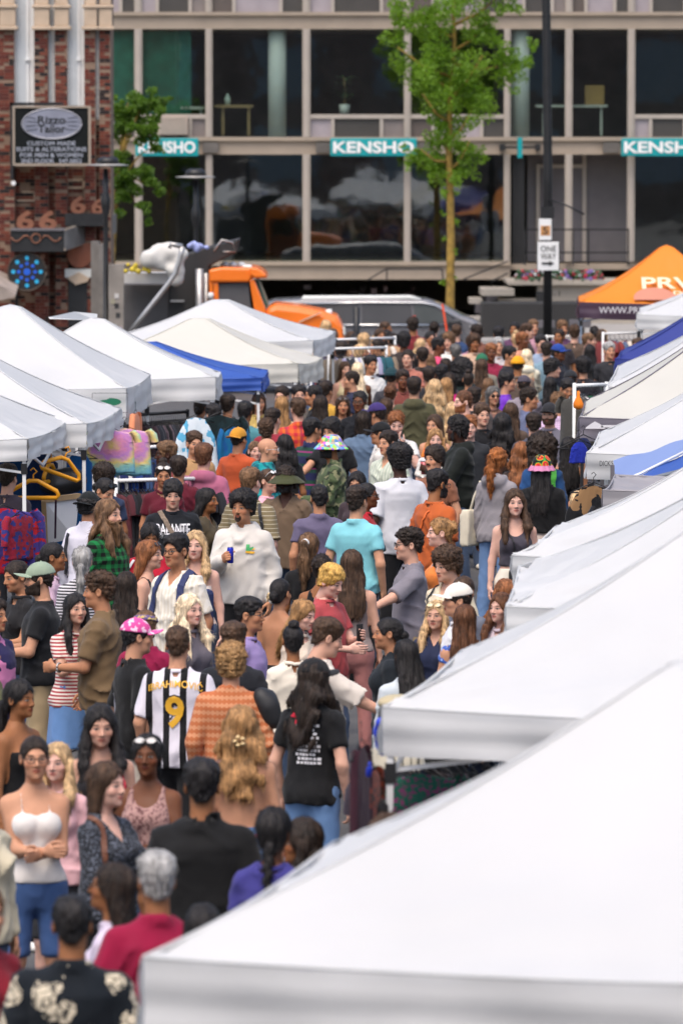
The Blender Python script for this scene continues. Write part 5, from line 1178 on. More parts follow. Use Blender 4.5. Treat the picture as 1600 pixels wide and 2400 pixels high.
TOPNAME = {'tee': 'tee_shirt', 'polo': 'polo_shirt', 'shirt': 'shirt', 'long': 'sweater', 'hoodie': 'hoodie', 'jacket': 'jacket', 'tank': 'tank_top', 'cami': 'camisole', 'bandeau': 'bandeau_top', 'openback': 'open_back_top', 'crop': 'crop_top', 'vest': 'knit_vest', 'bigtee': 'tee_shirt', 'puff': 'blouse', 'dress': 'dress', 'croplong': 'cropped_jacket'}
def child(name, me, m, root, col=None, M=None):
    o = bpy.data.objects.new(name, me); COL.objects.link(o); o.parent = root
    if m is not None:
        if len(me.materials) == 0: me.materials.append(None)
        o.material_slots[0].link = 'OBJECT'; o.material_slots[0].material = m
    if col is not None: o.color = lin(col)
    if M is not None: o.matrix_local = M
    return o
def person(px, py, face, label, h=1.75, sex='m', skin=1, hair=('short', 'dk'), top=('tee', '#222222', 'plain'), bot=('jeans', '#3a4a63'), arms=('down', 'down'), hy=0, hp=0, w=1.0, hands=('relax', 'relax'), hat=None, glasses=None, beard=None, group=None, share=None, d=None, pat=None, hairvar=None, X=None):
    PID[0] += 1
    if d is None:
        h *= np.interp(py, [1180, 1320, 1360, 1540, 1640], [1, .965, .94, .94, 1])
        for dh in (0, -.02, .02, -.04, .04, -.06, .06, -.08, .08, -.10, .10):
            zt = (1.75+max(HX.get(hair[0], .018), .03 if hat else 0))*(h+dh)/1.75 - (.02 if abs(hp) > 15 else 0); q_ = dist_for(py, zt); x_ = at(px, py, q_).x
            if all((x_-a)**2+((q_-b)*.8)**2 > .40**2 for a, b in POS): break
        h = h+dh
    p = dict(id=PID[0], h=h, sex=sex, top=tuple(top), bot=tuple(bot), arms=arms, hy=hy, hp=hp, w=w, hands=hands)
    if share is not None:
        if share not in PEOPLE:
            PEOPLE[share] = person_meshes(p)
        K = PEOPLE[share]; k = h/(K['s']*1.75)
    else: K = person_meshes(p); k = 1.0
    s = h/1.75; ztop = (1.75+max(HX.get(hair[0], .018), .03 if hat else 0))*s - (.02 if abs(hp) > 15 else 0)
    dd = d if d is not None else dist_for(py, ztop)
    P = at(px, py, dd); POS.append((P.x, dd)); hm = K['head']; ang = math.radians(face)
    off = Matrix.Rotation(ang, 3, 'Z') @ (hm.translation*k)
    root = bpy.data.objects.new('person', K['body']); COL.objects.link(root)
    root.location = (P.x-off.x if X is None else X, dd-off.y, 0); root.rotation_euler.z = ang; root.scale = (k, k, k); root.color = lin(SKIN[skin] if skin in SKIN else skin)
    tag(root, label, 'person', group or 'people in the market crowd')
    g = random.Random(PID[0])
    if K['top'] is not None:
        pt = top[2] if len(top) > 2 else 'plain'; mt = cloth(*pt) if isinstance(pt, tuple) else cloth(pt)
        t = child(TOPNAME[top[0]], K['top'], mt, root, top[1])
    else: t = None
    if K['bot'] is not None:
        bm_ = cloth('denim', tuple(min(1, c*1.35+.02) for c in lin(bot[1])[:3])) if bot[0] in ('jeans',) or (len(bot) > 2 and bot[2] == 'denim') else cloth('plain')
        child({'jeans': 'jeans', 'pants': 'trousers', 'slim': 'trousers', 'shorts': 'shorts', 'skirt': 'skirt', 'longskirt': 'skirt'}[bot[0]], K['bot'], bm_, root, bot[1])
    L = legs_pts(p) if share is None else None
    if L:
        for Hp, Kn, A in L:
            child('shoe', shoe_mesh(), cloth('plain'), root, g.choice(('#e8e6e0', '#1c1c1e', '#d8d0c0', '#5a4636')), Matrix.Translation((A.x*s, A.y*s, 0)) @ Matrix.Scale(s, 4))
    if hair[0] != 'none':
        hs = Matrix.Diagonal((g.uniform(.97, 1.04)*(1 if g.random() < .5 else 1), g.uniform(.97, 1.03), g.uniform(.98, 1.03), 1))
        if hat and hat[0] != 'band' and hair[0] in ('short', 'crop', 'curly', 'mop', 'slick'): hs = Matrix.Translation((0, 0, -.010)) @ Matrix.Diagonal((.96, .96, .70, 1))
        hc = HAIR[hair[1]] if isinstance(hair[1], str) and hair[1] in HAIR else lin(hair[1])[:3]
        v = hairvar if hairvar is not None else (PID[0] % 3 if hair[0] in ('short', 'curly', 'crop') else PID[0] % 2 if hair[0] in ('long', 'wavy', 'longfront') else 0)
        o = child('hair', hair_mesh(hair[0], v), M_HAIR, root, M=K['head'] @ hs); o.color = (*hc, 1)
    if beard:
        hc = HAIR[beard[1]] if beard[1] in HAIR else lin(beard[1])[:3]
        o = child('beard', beard_mesh(beard[0]), M_HAIR, root, M=K['head']); o.color = (*hc, 1)
    if hat:
        pt = hat[2] if len(hat) > 2 else 'plain'
        child({'cap': 'baseball_cap', 'backcap': 'baseball_cap', 'bucket': 'bucket_hat', 'widebucket': 'bucket_hat', 'crochet': 'crochet_hat', 'beanie': 'beanie', 'flat': 'flat_cap', 'band': 'headband'}[hat[0]], hat_mesh(hat[0]), cloth(*pt) if isinstance(pt, tuple) else cloth(pt), root, hat[1], K['head'])
    if glasses:
        M = K['head'] if glasses[0] != 'onhead' else K['head'] @ Matrix.Translation((0, -.072, .098)) @ Matrix.Rotation(-.75, 4, 'X')
        child('sunglasses' if glasses[0] != 'clear' else 'glasses', glasses_mesh(glasses[0]), mat('glasses_'+glasses[1], glasses[1], rough=.15, var=0), root, None, M)
    bpy.context.view_layer.update if False else None
    K2 = dict(K); K2['root'] = root; K2['topo'] = t; K2['W'] = Matrix.LocRotScale(root.location, root.rotation_euler, root.scale)
    return K2
def hand_point(K, side, loc=(.045, -.02, -.085)):
    """world matrix of something held in a hand (side 0 = -x, 1 = +x)"""
    M, sg = K['hands'][side]
    return K['W'] @ M @ Matrix.Translation((-sg*loc[0], loc[1], loc[2]))
# ---------------------------------------------------------------- street furniture and vehicles
M_orange = mat('orange_paint', (.88, .19, .012), rough=.35, var=.08, vscale=2, coat=.4)
M_carbody = mat('grey_car_paint', (.20, .195, .205), rough=.28, metal=.35, var=.05, coat=.6)
M_chrome = mat('chrome', (.62, .62, .62), rough=.18, metal=.9, var=.05)
M_carglass = mat('car_glass', (.10, .10, .105), rough=.06, var=.05)
M_gglass = mat('green_glass', (.05, .11, .09), rough=.08, var=.05)
M_tyre = mat('tyre', (.018, .018, .018), rough=.9, var=.2)
def poly(mb, pts, d0, d1):
    """pixel outline at distance d0 given thickness to d1"""
    V = [at(x, y, d0) for x, y in pts]; n = len(V); W = [Vector((v.x, d1, v.z)) for v in V]
    return mb.add(V+W, [tuple(range(n))[::-1], tuple(range(n, 2*n))]+[(i, (i+1) % n, (i+1) % n+n, i+n) for i in range(n)])
def wheel(par, x, y, z, r, w):
    mb = MB(); n = 24
    V = [(x+rr*math.cos(2*math.pi*i/n), yy, z+rr*math.sin(2*math.pi*i/n)) for rr, yy in ((r*.6, y), (r*.93, y), (r, y+.04), (r, y+w-.04), (r*.9, y+w)) for i in range(n)]
    F = [(k*n+i, k*n+(i+1) % n, (k+1)*n+(i+1) % n, (k+1)*n+i) for k in range(4) for i in range(n)]
    mb.add(V, F, True); o = mb.build('wheel', M_tyre, par); disc(Vector((x, y+.02, z)), r*.62, .1, M_steel, 'rim', o, 18)
# orange truck
DTR = 108.0
E = empty('orange_truck', Vector((wx(600, DTR), DTR, 0))); tag(E, 'orange truck with a long bonnet parked behind the left tents', 'truck')
def outl(nm, m, pts, d0, d1, par=E, bevel=.03):
    mb = MB(); poly(mb, pts, d0, d1); return mb.build(nm, m, par, bevel)
outl('cab_shell', M_orange, [(490, 636), (492, 640), (500, 650), (510, 880), (500, 880), (494, 720), (490, 660)], DTR, DTR+2.2)
outl('cab_roof', M_orange, [(489, 632), (520, 626), (600, 628), (618, 636), (628, 652), (590, 652), (584, 662), (492, 662)], DTR-.05, DTR+2.2, bevel=.06)
outl('roof_visor', M_orange, [(584, 626), (604, 628), (626, 645), (620, 652), (598, 652), (586, 646)], DTR-.1, DTR+2.25, bevel=.04)
outl('door_post', M_orange, [(494, 662), (512, 662), (514, 730), (512, 880), (496, 880)], DTR, DTR+.12)
outl('windscreen_post', M_orange, [(584, 655), (596, 655), (622, 722), (640, 880), (600, 880), (596, 730)], DTR-.02, DTR+.12)
outl('cab_rear_wall', M_orange, [(494, 662), (506, 662), (510, 880), (498, 880)], DTR+.12, DTR+2.2)
outl('door_panel', M_orange, [(512, 735), (597, 728), (602, 880), (512, 880)], DTR-.01, DTR+.1)
outl('door_window', M_carglass, [(512, 666), (582, 662), (588, 728), (513, 735)], DTR+.05, DTR+.08, bevel=0)
outl('windscreen', M_gglass, [(598, 656), (604, 656), (628, 718), (622, 722)], DTR+.12, DTR+2.1, bevel=0)
outl('bonnet', M_orange, [(620, 722), (645, 712), (700, 718), (760, 730), (790, 742), (802, 756), (808, 792), (808, 880), (622, 880)], DTR-.02, DTR+2.0, bevel=.12)
outl('bumper', M_steel, [(806, 800), (816, 800), (816, 860), (806, 860)], DTR-.1, DTR+2.1)
outl('headlight', mat('lamp_glass', (.6, .6, .55), rough=.1), [(802, 766), (809, 766), (810, 786), (804, 786)], DTR-.04, DTR+.2)
for i, x in enumerate((565, 545, 528)): 
    mb = MB(); q = at(x, 622, DTR+.9); mb.lathe([(.10, 0), (.09, .05), (.02, .09)], 12, (q.x, q.y, q.z-.02)); mb.build('roof_lamp', M_white, E)
outl('roof_horn', M_white, [(565, 628), (570, 621), (588, 621), (594, 630)], DTR+.4, DTR+.8, bevel=.03)
mb = MB(); mb.tube([at(468, 630, DTR+.1), at(468, 860, DTR+.1)], .075, 12); mb.build('exhaust_stack', M_steel, E)
mb = MB(); mb.tube([at(483, 640, DTR+.25), at(483, 860, DTR+.25)], .06, 12); mb.build('exhaust_stack', M_steel, E)
mb = MB(); q = at(494, 693, DTR-.05); mb.lathe([(.05, -.06), (.06, 0), (.05, .06)], 10, tuple(q)); mb.build('marker_lamp', M_white, E)
mb = MB(); mb.tube([at(770, 725, DTR+.3), at(772, 740, DTR+.3)], .06, 8); mb.build('bonnet_mirror', M_white, E)
mb = MB(); mb.bar(at(700, 755, DTR-.06), at(752, 732, DTR-.06), .03); mb.build('bonnet_strap', mat('pale_strap', (.6, .38, .24)), E)
outl('dump_body', M_soot, [(395, 610), (470, 585), (560, 560), (552, 592), (490, 625), (482, 830), (395, 830)], DTR+.3, DTR+2.2)
outl('dump_side', mat('dump_grey', (.07, .065, .065), rough=.6, var=.2), [(290, 665), (400, 665), (400, 780), (290, 780)], DTR+.35, DTR+2.2)
outl('side_rail', M_steel, [(400, 703), (432, 703), (432, 708), (400, 708)], DTR+.2, DTR+.3, bevel=0)
mb = MB(); mb.tube([at(500, 590, DTR+.3), at(520, 562, DTR+.3), at(545, 568, DTR+.3), at(552, 590, DTR+.3), at(522, 590, DTR+.3)], .02, 6); mb.build('tarp_hoop', M_steel, E)
for x in (400, 470, 735): wheel(E, wx(x, DTR), DTR+.05, .5, .5, .3)
# white tarp, tool box with yellow straps, bent lamp arm
def blob_mesh(name, pts_r, h, m, amp=.02, seed=1, par=None):
    lo = [min(p[i]-p[3] for p in pts_r)-.05 for i in range(3)]; hi = [max(p[i]+p[3] for p in pts_r)+.05 for i in range(3)]; P, o = grid(lo, hi, h); d = None
    for x, y, z, r in pts_r:
        e_ = np.sqrt((P[0]-x)**2+(P[1]-y)**2+(P[2]-z)**2)-r; d = e_ if d is None else smin(d, e_, r*.9)
    d = d+amp*vn(P, 6, s=seed); V, Q = surfnet(d.astype(np.float32), o, h); return link(name, mesh_np(name, V, Q), m, par)
o = blob_mesh('tarpaulin', [(*at(350, 610, 107), .16), (*at(375, 595, 107), .18), (*at(405, 592, 107), .17), (*at(430, 598, 107), .12), (*at(412, 630, 107), .16), (*at(412, 655, 107), .15), (*at(375, 615, 107), .12)], .05, mat('white_tarp', (.62, .60, .56), rough=.6, var=.1), .05); tag(o, 'crumpled white tarpaulin piled behind the bent grey pole', 'tarpaulin')
simple('tool_box', 'pale metal tool box with yellow straps beside the black truck body', 'box', mat('pale_metal', (.5, .48, .46), rough=.5, var=.1), [(291, 400, 640, 664, 107.2, 108.2, 107.2)])
o = blob_mesh('strap_bundle', [(*at(x, y, 107.0), .05) for x, y in ((295, 635), (310, 632), (325, 636), (340, 630), (350, 636), (300, 620), (318, 621))], .025, mat('yellow_strap', (.55, .42, .03), rough=.6, var=.3, vscale=9), .02); tag(o, 'tangled yellow straps lying on the pale tool box', 'straps')
mb = MB(); mb.tube([at(303, 782, 106), at(345, 728, 106), at(395, 665, 106), at(412, 640, 106), at(424, 600, 106), at(428, 578, 106)], [.05, .05, .05, .05, .05, .055], 10)
mb.tube([at(428, 578, 106), at(400, 572, 106), at(398, 582, 106)], [.05, .045, .04], 8); tag(mb.build('bent_pole', M_steel), 'bent grey metal pole slanting up past the left tents', 'pole')
o = blob_mesh('bundle', [(*at(x, y, 106.3), r) for x, y, r in ((445, 577, .05), (455, 573, .06), (470, 578, .06), (462, 585, .05), (485, 580, .05))], .025, mat('blue_white_bag', (.30, .34, .60), rough=.6, var=.6, vscale=12), .015); tag(o, 'small blue and white bundle at the top of the bent pole', 'bundle')
# grey utility cabinets
simple('utility_cabinet', 'tall grey steel cabinet in front of the brick corner', 'cabinet', mat('grey_cabinet', (.22, .20, .18), rough=.5, metal=.3, var=.25, vscale=3), [(213, 232, 566, 900, 118.0, 118.5), (232, 250, 572, 900, 117.8, 118.4, 118)])
cb = simple('utility_cabinet', 'wide grey cabinet spotted with stickers beside the lamp post', 'cabinet', mat('grey_cabinet2', (.26, .23, .20), rough=.5, metal=.3, var=.3, vscale=2), [(254, 291, 621, 900, 116.6, 117.4)])
for i, (x, y, c_) in enumerate(((273, 693, (.5, .48, .46)), (273, 716, (.02, .02, .02)), (276, 738, (.03, .03, .03)), (268, 765, (.4, .42, .4)), (281, 770, (.35, .3, .33)), (264, 706, (.3, .28, .2)))):
    mb = MB(); pbox(mb, x-5, x+5, y-5, y+6, 116.585, 116.6); mb.build('sticker', mat('sticker_%d' % i, c_, rough=.5), cb)
# street lamps
def lamp(px, ytop, d, label, x0, x1):
    e = empty('street_lamp', (wx(px, d), d, 0)); tag(e, label, 'street lamp', 'black street lamps'); X = wx(px, d); z1 = wz(ytop, d)
    mb = MB(); mb.lathe([(.10, 0), (.10, 1.0), (.055, 1.05), (.05, z1-1.1), (.09, z1-.9), (.10, z1-.72), (.06, z1-.6), (.05, z1-.1)], 12, (X, d, 0)); mb.build('post', M_black, e)
    c = at((x0+x1)/2, ytop, d); r = (x1-x0)/2/K_(d); mb = MB(); mb.lathe([(.04, -.06), (r, -.035), (r, -.02), (r*.55, .0)], 20, (c.x, d, z1)); mb.build('lamp_disc', mat('lamp_rim', (.45, .43, .40), rough=.4, metal=.4), e)
    mb = MB(); mb.lathe([(r*.55, .0), (r*.5, .10), (r*.3, .15)], 16, (c.x, d, z1)); mb.build('lamp_cap', M_black, e)
lamp(248, 384, 117, 'black street lamp with a flat disc head beside the tailor sign', 205, 302)
lamp(459, 412, 117, 'black street lamp with a flat disc head in front of the glass bays', 412, 505)
# tall dark pole with the one-way sign
DP = 126.0
e = empty('sign_pole', (wx(1280, DP), DP, 0)); tag(e, 'tall dark pole carrying ONE WAY and parking plates', 'sign')
mb = MB(); mb.tube([Vector((wx(1283, DP), DP, 0)), at(1283, 400, DP), at(1279, 0, DP), at(1277, -120, DP)], [.10, .10, .095, .09], 12); mb.build('pole', M_black, e)
mb = MB(); pbox(mb, 1268, 1298, 484, 512, DP-.16, DP+.05); mb.tube([at(1285, 468, DP-.1), at(1320, 478, DP-.3), at(1368, 502, DP-.5)], .025, 6); mb.build('clamp_arm', M_black, e)
mb = MB(); pbox(mb, 1262, 1292, 513, 563, DP-.2, DP-.18); mb.build('parking_plate', M_white, e, .015); mb = MB(); pbox(mb, 1266, 1289, 529, 552, DP-.206, DP-.2); mb.build('plate_orange', mat('plate_orange', (.55, .27, .10), rough=.5), e)
text_obj('5', .2, at(1277, 540, DP-.21), M_black, e, fit=(.12, .16))
mb = MB(); pbox(mb, 1257, 1311, 567, 634, DP-.2, DP-.18); mb.build('one_way_plate', M_white, e, .015)
text_obj('ONE', .2, at(1284, 583, DP-.206), M_black, e, fit=(.34, .13)); text_obj('WAY', .2, at(1284, 601, DP-.206), M_black, e, fit=(.34, .13))
mb = MB(); pbox(mb, 1269, 1288, 615, 620, DP-.212, DP-.2); poly(mb, [(1286, 611), (1298, 617.5), (1286, 624)], DP-.212, DP-.2); mb.build('arrow', M_black, e)
mb = MB(); [pbox(mb, *q, DP-.208, DP-.2) for q in ((1257, 1259, 567, 634), (1309, 1311, 567, 634))]; mb.build('plate_border', M_black, e)
# grey van
DV = 121.0
E = empty('grey_van', Vector((wx(920, DV), DV, 0))); tag(E, 'dark grey van with silver roof rails parked behind the crowd', 'van')
outl('body', M_carbody, [(600, 720), (640, 704), (720, 700), (900, 698), (1000, 702), (1040, 716), (1080, 738), (1118, 752), (1126, 790), (1126, 850), (600, 850)], DV, DV+1.9, E, .09)
outl('rear_side_window', M_carglass, [(716, 716), (840, 714), (842, 757), (714, 757)], DV-.012, DV+.02, E, 0)
outl('side_window', M_carglass, [(848, 714), (962, 713), (966, 757), (848, 757)], DV-.012, DV+.02, E, 0)
outl('front_side_window', mat('pale_car_glass', (.10, .11, .11), rough=.08), [(970, 713), (1010, 716), (1052, 742), (1054, 757), (970, 757)], DV-.012, DV+.02, E, 0)
mb = MB(); mb.tube([at(x, y, DV-.02) for x, y in ((712, 712), (850, 709), (990, 710), (1020, 716), (1046, 730), (1064, 744))], .022, 6); mb.build('window_trim', M_chrome, E)
mb = MB(); mb.tube([at(712, 762, DV-.03), at(1056, 762, DV-.03)], .028, 6); mb.build('belt_trim', M_chrome, E)
mb = MB(); mb.tube([at(706, 706, DV+.1), at(712, 700, DV+.1), at(960, 698, DV+.1), at(985, 704, DV+.1)], .05, 8); mb.build('roof_rail', M_offw, E)
mb = MB(); mb.tube([at(706, 704, DV+1.7), at(712, 698, DV+1.7), at(960, 697, DV+1.7), at(985, 703, DV+1.7)], .05, 8); mb.build('roof_rail', M_offw, E)
outl('windscreen', M_gglass, [(1046, 722), (1052, 722), (1096, 744), (1086, 746)], DV+.15, DV+1.75, E, 0)
outl('door_mirror', M_black, [(1052, 752), (1080, 750), (1082, 768), (1054, 770)], DV-.25, DV-.02, E, .03)
outl('headlight', mat('lamp_glass', (.6, .6, .55), rough=.1), [(1100, 764), (1124, 768), (1124, 780), (1104, 776)], DV-.02, DV+.1, E, 0)
for x in (690, 1050): wheel(E, wx(x, DV), DV-.02, .36, .36, .26)
# orange delineator posts
for x, y0, x2, y1, l in ((969, 740, 977, 830, 'upright orange delineator post beside the dark grey van'), (1036, 712, 1050, 800, 'slanting orange delineator post near the van front window')):
    mb = MB(); mb.bar(at(x, y0, 112), at(x2, y1, 112), .065 if x < 1000 else .04, .05); tag(mb.build('delineator_post', mat('orange_plastic', (.80, .08, .02), rough=.5)), l, 'post', 'orange delineator posts')
mb = MB(); mb.tube([at(835, 720, 113), at(835, 860, 113)], .07, 10); tag(mb.build('bollard_lamp', M_black), 'slim black post standing in front of the van', 'post')
simple('stage_monitor', 'pale low panel far behind the crowd right of the van', 'panel', M_greyp, [(1255, 1300, 752, 768, 128, 128.3)]); simple('stage_monitor', 'second pale low panel far behind the crowd', 'panel', M_greyp, [(1335, 1385, 750, 768, 128, 128.3)])
simple('dark_stall', 'dark stall backdrop far behind the crowd under the terrace', 'stall', M_soot, [(1130, 1370, 712, 800, 134, 136)])
# ---------------------------------------------------------------- the crowd
P = person; R = {}
BLK = '#161618'; JN = ('jeans', '#3f5878'); DKJ = ('jeans', '#20283a'); BP = ('pants', '#17171a'); KH = ('pants', '#a08c6c')
# foreground and lower left
R['floral'] = P(170, 2098, 178, 'man with black hair in a dark shirt with big pale flowers, lower left corner', h=1.74, skin=3, hair=('crop', 'black'), top=('shirt', '#0c141c', ('floral', '#cbbfa8', 1.0)), w=1.18, bot=BP)
R['crim'] = P(366, 1990, -168, 'grey-haired man in a crimson collared shirt seen from behind', h=1.74, skin=3, hair=('short', 'grey'), top=('shirt', '#8e0f38', 'plain'), w=1.08, bot=DKJ)
R['lowblk'] = P(476, 2112, 180, 'woman with smooth long black hair beside the big foreground tent', h=1.62, sex='f', skin=2, hair=('long', 'black'), top=('tee', BLK, 'plain'))
R['glassL'] = P(262, 2016, -105, 'woman in glasses and a lavender top between floral and crimson shirts', h=1.64, sex='f', skin=3, hair=('long', 'dk'), top=('tee', '#c9bed0', 'plain'), glasses=('clear', '#151515'), hp=-8)
R['braid'] = P(642, 1888, 165, 'woman in a purple-blue top with one long black braid', h=1.66, sex='f', skin=4, hair=('braid', 'black'), top=('tee', '#3d3a80', 'plain'), w=1.1, bot=DKJ)
R['curlyW'] = P(704, 1918, -78, 'woman with dark curly hair in profile wearing white, beside the foreground tent', h=1.60, sex='f', skin=3, hair=('blowout', 'dk'), top=('tee', '#e9e4ec', 'plain'))
R['blkshirt'] = P(474, 1772, 178, 'broad man in a plain black shirt seen from behind', h=1.82, skin=3, hair=('short', 'black'), top=('bigtee', '#121213', 'plain'), w=1.16, bot=BP)
R['clip'] = P(566, 1648, 176, 'woman with wavy honey hair and a cream claw clip, bare back', h=1.68, sex='f', skin=1, hair=('wavy', 'honey'), top=('openback', '#8c1245', 'plain'), bot=('jeans', '#46628a'), w=1.05)
R['camis'] = P(82, 1720, 10, 'smiling woman in glasses and a white camisole with denim shorts', h=1.68, sex='f', skin=1, hair=('bun', 'dk'), top=('cami', '#dcd6d1', 'plain'), bot=('shorts', '#35507e', 'denim'), arms=((-.02, -.27, 1.13), (.02, -.25, 1.11)), hands=('flat', 'flat'), glasses=('clear', '#2a2020'))
R['pinkbl'] = P(134, 1737, -15, 'smiling blonde woman in pink behind the white camisole', h=1.54, sex='f', skin='p', hair=('longfront', 'bl'), top=('tee', '#e3b3b8', 'plain'), bot=('shorts', '#2c2e33'))
R['vneck'] = P(252, 1782, 58, 'woman with a brown bob in a dark speckled V-neck top', h=1.66, sex='f', skin='p', hair=('bob', 'br'), top=('long', '#25282e', ('speck', '#5d626e', .8), 'v'), arms=('bent', 'hold'), hands=('relax', 'grip'), bot=BP, w=1.08)
R['pinktank'] = P(346, 1716, -8, 'dark-skinned woman in a pink patterned tank top, sunglasses on her hair', h=1.64, sex='f', skin=4, hair=('pony', 'black'), top=('tank', '#a8857f', ('speck', '#6d4a4a', .7)), arms=('down', 'bent'), glasses=('onhead', '#c8c4c0'))
R['asianlong'] = P(236, 1645, 8, 'woman with very long straight black hair and a red bag strap', h=1.70, sex='f', skin=0, hair=('longfront', 'black'), top=('tank', '#1c1a1e', 'plain'), bot=DKJ, hp=8)
R['barebrown'] = P(48, 1590, 55, 'woman in a black bandeau with black hair tied back, at the left edge', h=1.68, sex='f', skin=3, hair=('lowpony', 'black'), top=('bandeau', '#141416', 'plain'), w=1.05)
R['jersey'] = P(418, 1468, 172, 'man in a black and white striped football jersey lettered with number nine', h=1.80, skin=1, hair=('crop', 'br'), top=('bigtee', '#ddd8e2', ('jersey', '#17171a')), bot=BP, w=1.06)
R['pinkcap'] = P(322, 1444, 112, 'man in a pink patterned cap and printed black tee', h=1.80, skin=1, hair=('crop', 'black'), hat=('cap', '#d94f97', ('mottle', '#f0c8dc', .5)), top=('bigtee', '#131314', 'plain'), bot=('pants', '#c9beb0'))
R['magenta'] = P(342, 1422, 170, 'person in a magenta sweater with a patterned headscarf behind the pink cap', h=1.70, sex='f', skin=2, hair=('bun', 'lbr'), hat=('band', '#6b5a86', ('mottle', '#c9b070', 1.0)), top=('long', '#8c1740', 'plain'))
R['mop'] = P(542, 1502, 178, 'person with a curly blond-brown mop in an orange patterned sweater', h=1.76, skin=1, hair=('mop', '#8a6a45'), top=('long', '#c98c66', ('fairisle', '#b0592c')), w=1.0)
R['backprint'] = P(738, 1537, 148, 'long-haired person in a black cap and black tee with white back print', h=1.82, skin=0, hair=('wavy', 'dk'), hat=('cap', '#1b1b1d'), top=('tee', '#131315', 'plain'), bot=('jeans', '#5b7aa3'), arms=('down', 'down'), hy=-15, w=.92)
R['creamtee'] = P(768, 1448, 105, 'man in a cream tee reaching over to the right with both arms', h=1.84, skin=0, hair=('short', 'br'), top=('bigtee', '#d9cfc4', 'plain'), arms=('reach', 'reach'), hp=18, bot=BP)
R['backhair'] = P(549, 1454, 165, 'man with brown hair seen from behind next to the curly mop', h=1.78, skin=2, hair=('short', 'br'), top=('tee', '#1e2026', 'plain'))
R['glassesman'] = P(586, 1396, 75, 'man with black hair and glasses looking right, dark tee', h=1.78, skin=2, hair=('slick', 'black'), glasses=('clear', '#3a3a3a'), top=('tee', '#9a86b8', 'plain'))
R['hairclip'] = P(658, 1352, 150, 'woman with a cream hair clip and a bare back in a black halter', h=1.68, sex='f', skin=2, hair=('bun', 'black'), top=('openback', '#121214', 'plain'), bot=BP)
R['blackbun'] = P(686, 1456, -172, 'woman with a black bun behind the man in the cream tee', h=1.66, sex='f', skin=3, hair=('topbun', 'black'), top=('tee', '#e6dccb', 'plain'))
R['strawb'] = P(712, 1400, 55, 'strawberry blonde woman looking down beside the red tee', h=1.64, sex='f', skin='p', hair=('long', 'honey'), top=('tee', '#c9b9a8', 'plain'), hp=14)
R['bowl'] = P(776, 1322, 55, 'person with a bright blond bowl cut in a red tee, looking down', h=1.72, skin='p', hair=('bowl', 'gold'), top=('tee', '#b0484c', 'plain'), hp=20, arms=('bent', 'phone'))
R['longhl'] = P(824, 1286, 178, 'woman with very long brown hair streaked blond, taupe top and pink trousers', h=1.72, sex='f', skin=0, hair=('long', 'br'), top=('tank', '#8d7f7c', 'plain'), bot=('slim', '#a8706c'))
R['scrunch'] = P(724, 1246, 165, 'woman with a big two-tone ponytail tied by a white scrunchie', h=1.70, sex='f', skin=3, hair=('pony', 'lbr'), top=('tee', '#151517', 'plain'))
R['curlbun'] = P(754, 1294, 170, 'person with a dark curly bun and a rainbow necklace', h=1.66, sex='f', skin=3, hair=('messybun', 'dk'), top=('tank', '#18181a', 'plain'))
R['earring'] = P(908, 1443, -88, 'woman with black hair in a bun and earrings facing left', h=1.68, sex='f', skin=2, hair=('bun', 'black'), top=('jacket', '#1a2026', 'plain'))
R['denimj'] = P(950, 1494, -160, 'woman with long black hair in a pale denim jacket', h=1.70, sex='f', skin=2, hair=('long', 'black'), top=('jacket', '#c3ccd2', 'plain'), hp=10)
R['beigecap'] = P(926, 1624, 150, 'person in a flat beige cap beside the white tent corner', h=1.68, sex='f', skin=1, hair=('bob', 'dk'), hat=('flat', '#b5a888'), top=('long', '#b9b2a0', 'plain'))
R['undertent'] = P(994, 1612, 180, 'dark-haired person mostly hidden by the second right tent', h=1.66, skin=2, hair=('short', 'dk'), top=('tee', '#333', 'plain') if False else ('tee', '#333333', 'plain'))
R['knit'] = P(956, 1233, -80, 'man in a grey knit vest over white sleeves stretching an arm left', h=1.78, skin=0, hair=('curly', 'dk'), glasses=('clear', '#151515'), top=('vest', '#7d7880', 'plain'), arms=('down', (.42, -.42, 1.14)), bot=KH)
R['messybun'] = P(1030, 1209, -85, 'woman with a messy golden bun facing left', h=1.74, sex='f', skin='p', hair=('messybun', 'honey'), top=('tank', '#d97d3c', 'plain'))
R['darkcurl'] = P(1046, 1276, -50, 'young man with dark curls in a black tee and cream jacket', h=1.78, skin=0, hair=('mop', 'br'), top=('jacket', '#d9cbb0', 'plain'), hp=8)
R['whitecap'] = P(1070, 1362, -82, 'man in a white cap with a green brim', h=1.78, skin=1, hair=('crop', 'dk'), hat=('cap', '#e3ddd2'), top=('tee', '#e8e6e8', 'plain'))
R['behindcap'] = P(1087, 1346, 160, 'person with brown hair tied back behind the white cap', h=1.72, sex='f', skin=1, hair=('bun', 'br'), top=('tee', '#6a6f7c', 'plain'))
R['sunblonde'] = P(1022, 1405, -20, 'blonde woman with sunglasses pushed up, in a navy jacket', h=1.62, sex='f', skin=0, hair=('longfront', 'bl'), glasses=('onhead', '#d8c8a0'), top=('jacket', '#232a44', 'plain'))
R['bluedress'] = P(1090, 1413, 172, 'woman with straight brown hair in a blue dress with puff sleeves', h=1.66, sex='f', skin=1, hair=('long', 'aub'), top=('dress', '#3e5fae', ('speck', '#8fa6dc', .45)), bot=('dress', '#3e5fae'))
R['smileR'] = P(1172, 1387, -40, 'smiling brown-haired woman beside the white tent edge', h=1.64, sex='f', skin='p', hair=('longfront', 'aub'), top=('tee', '#d9c9d4', 'plain'))
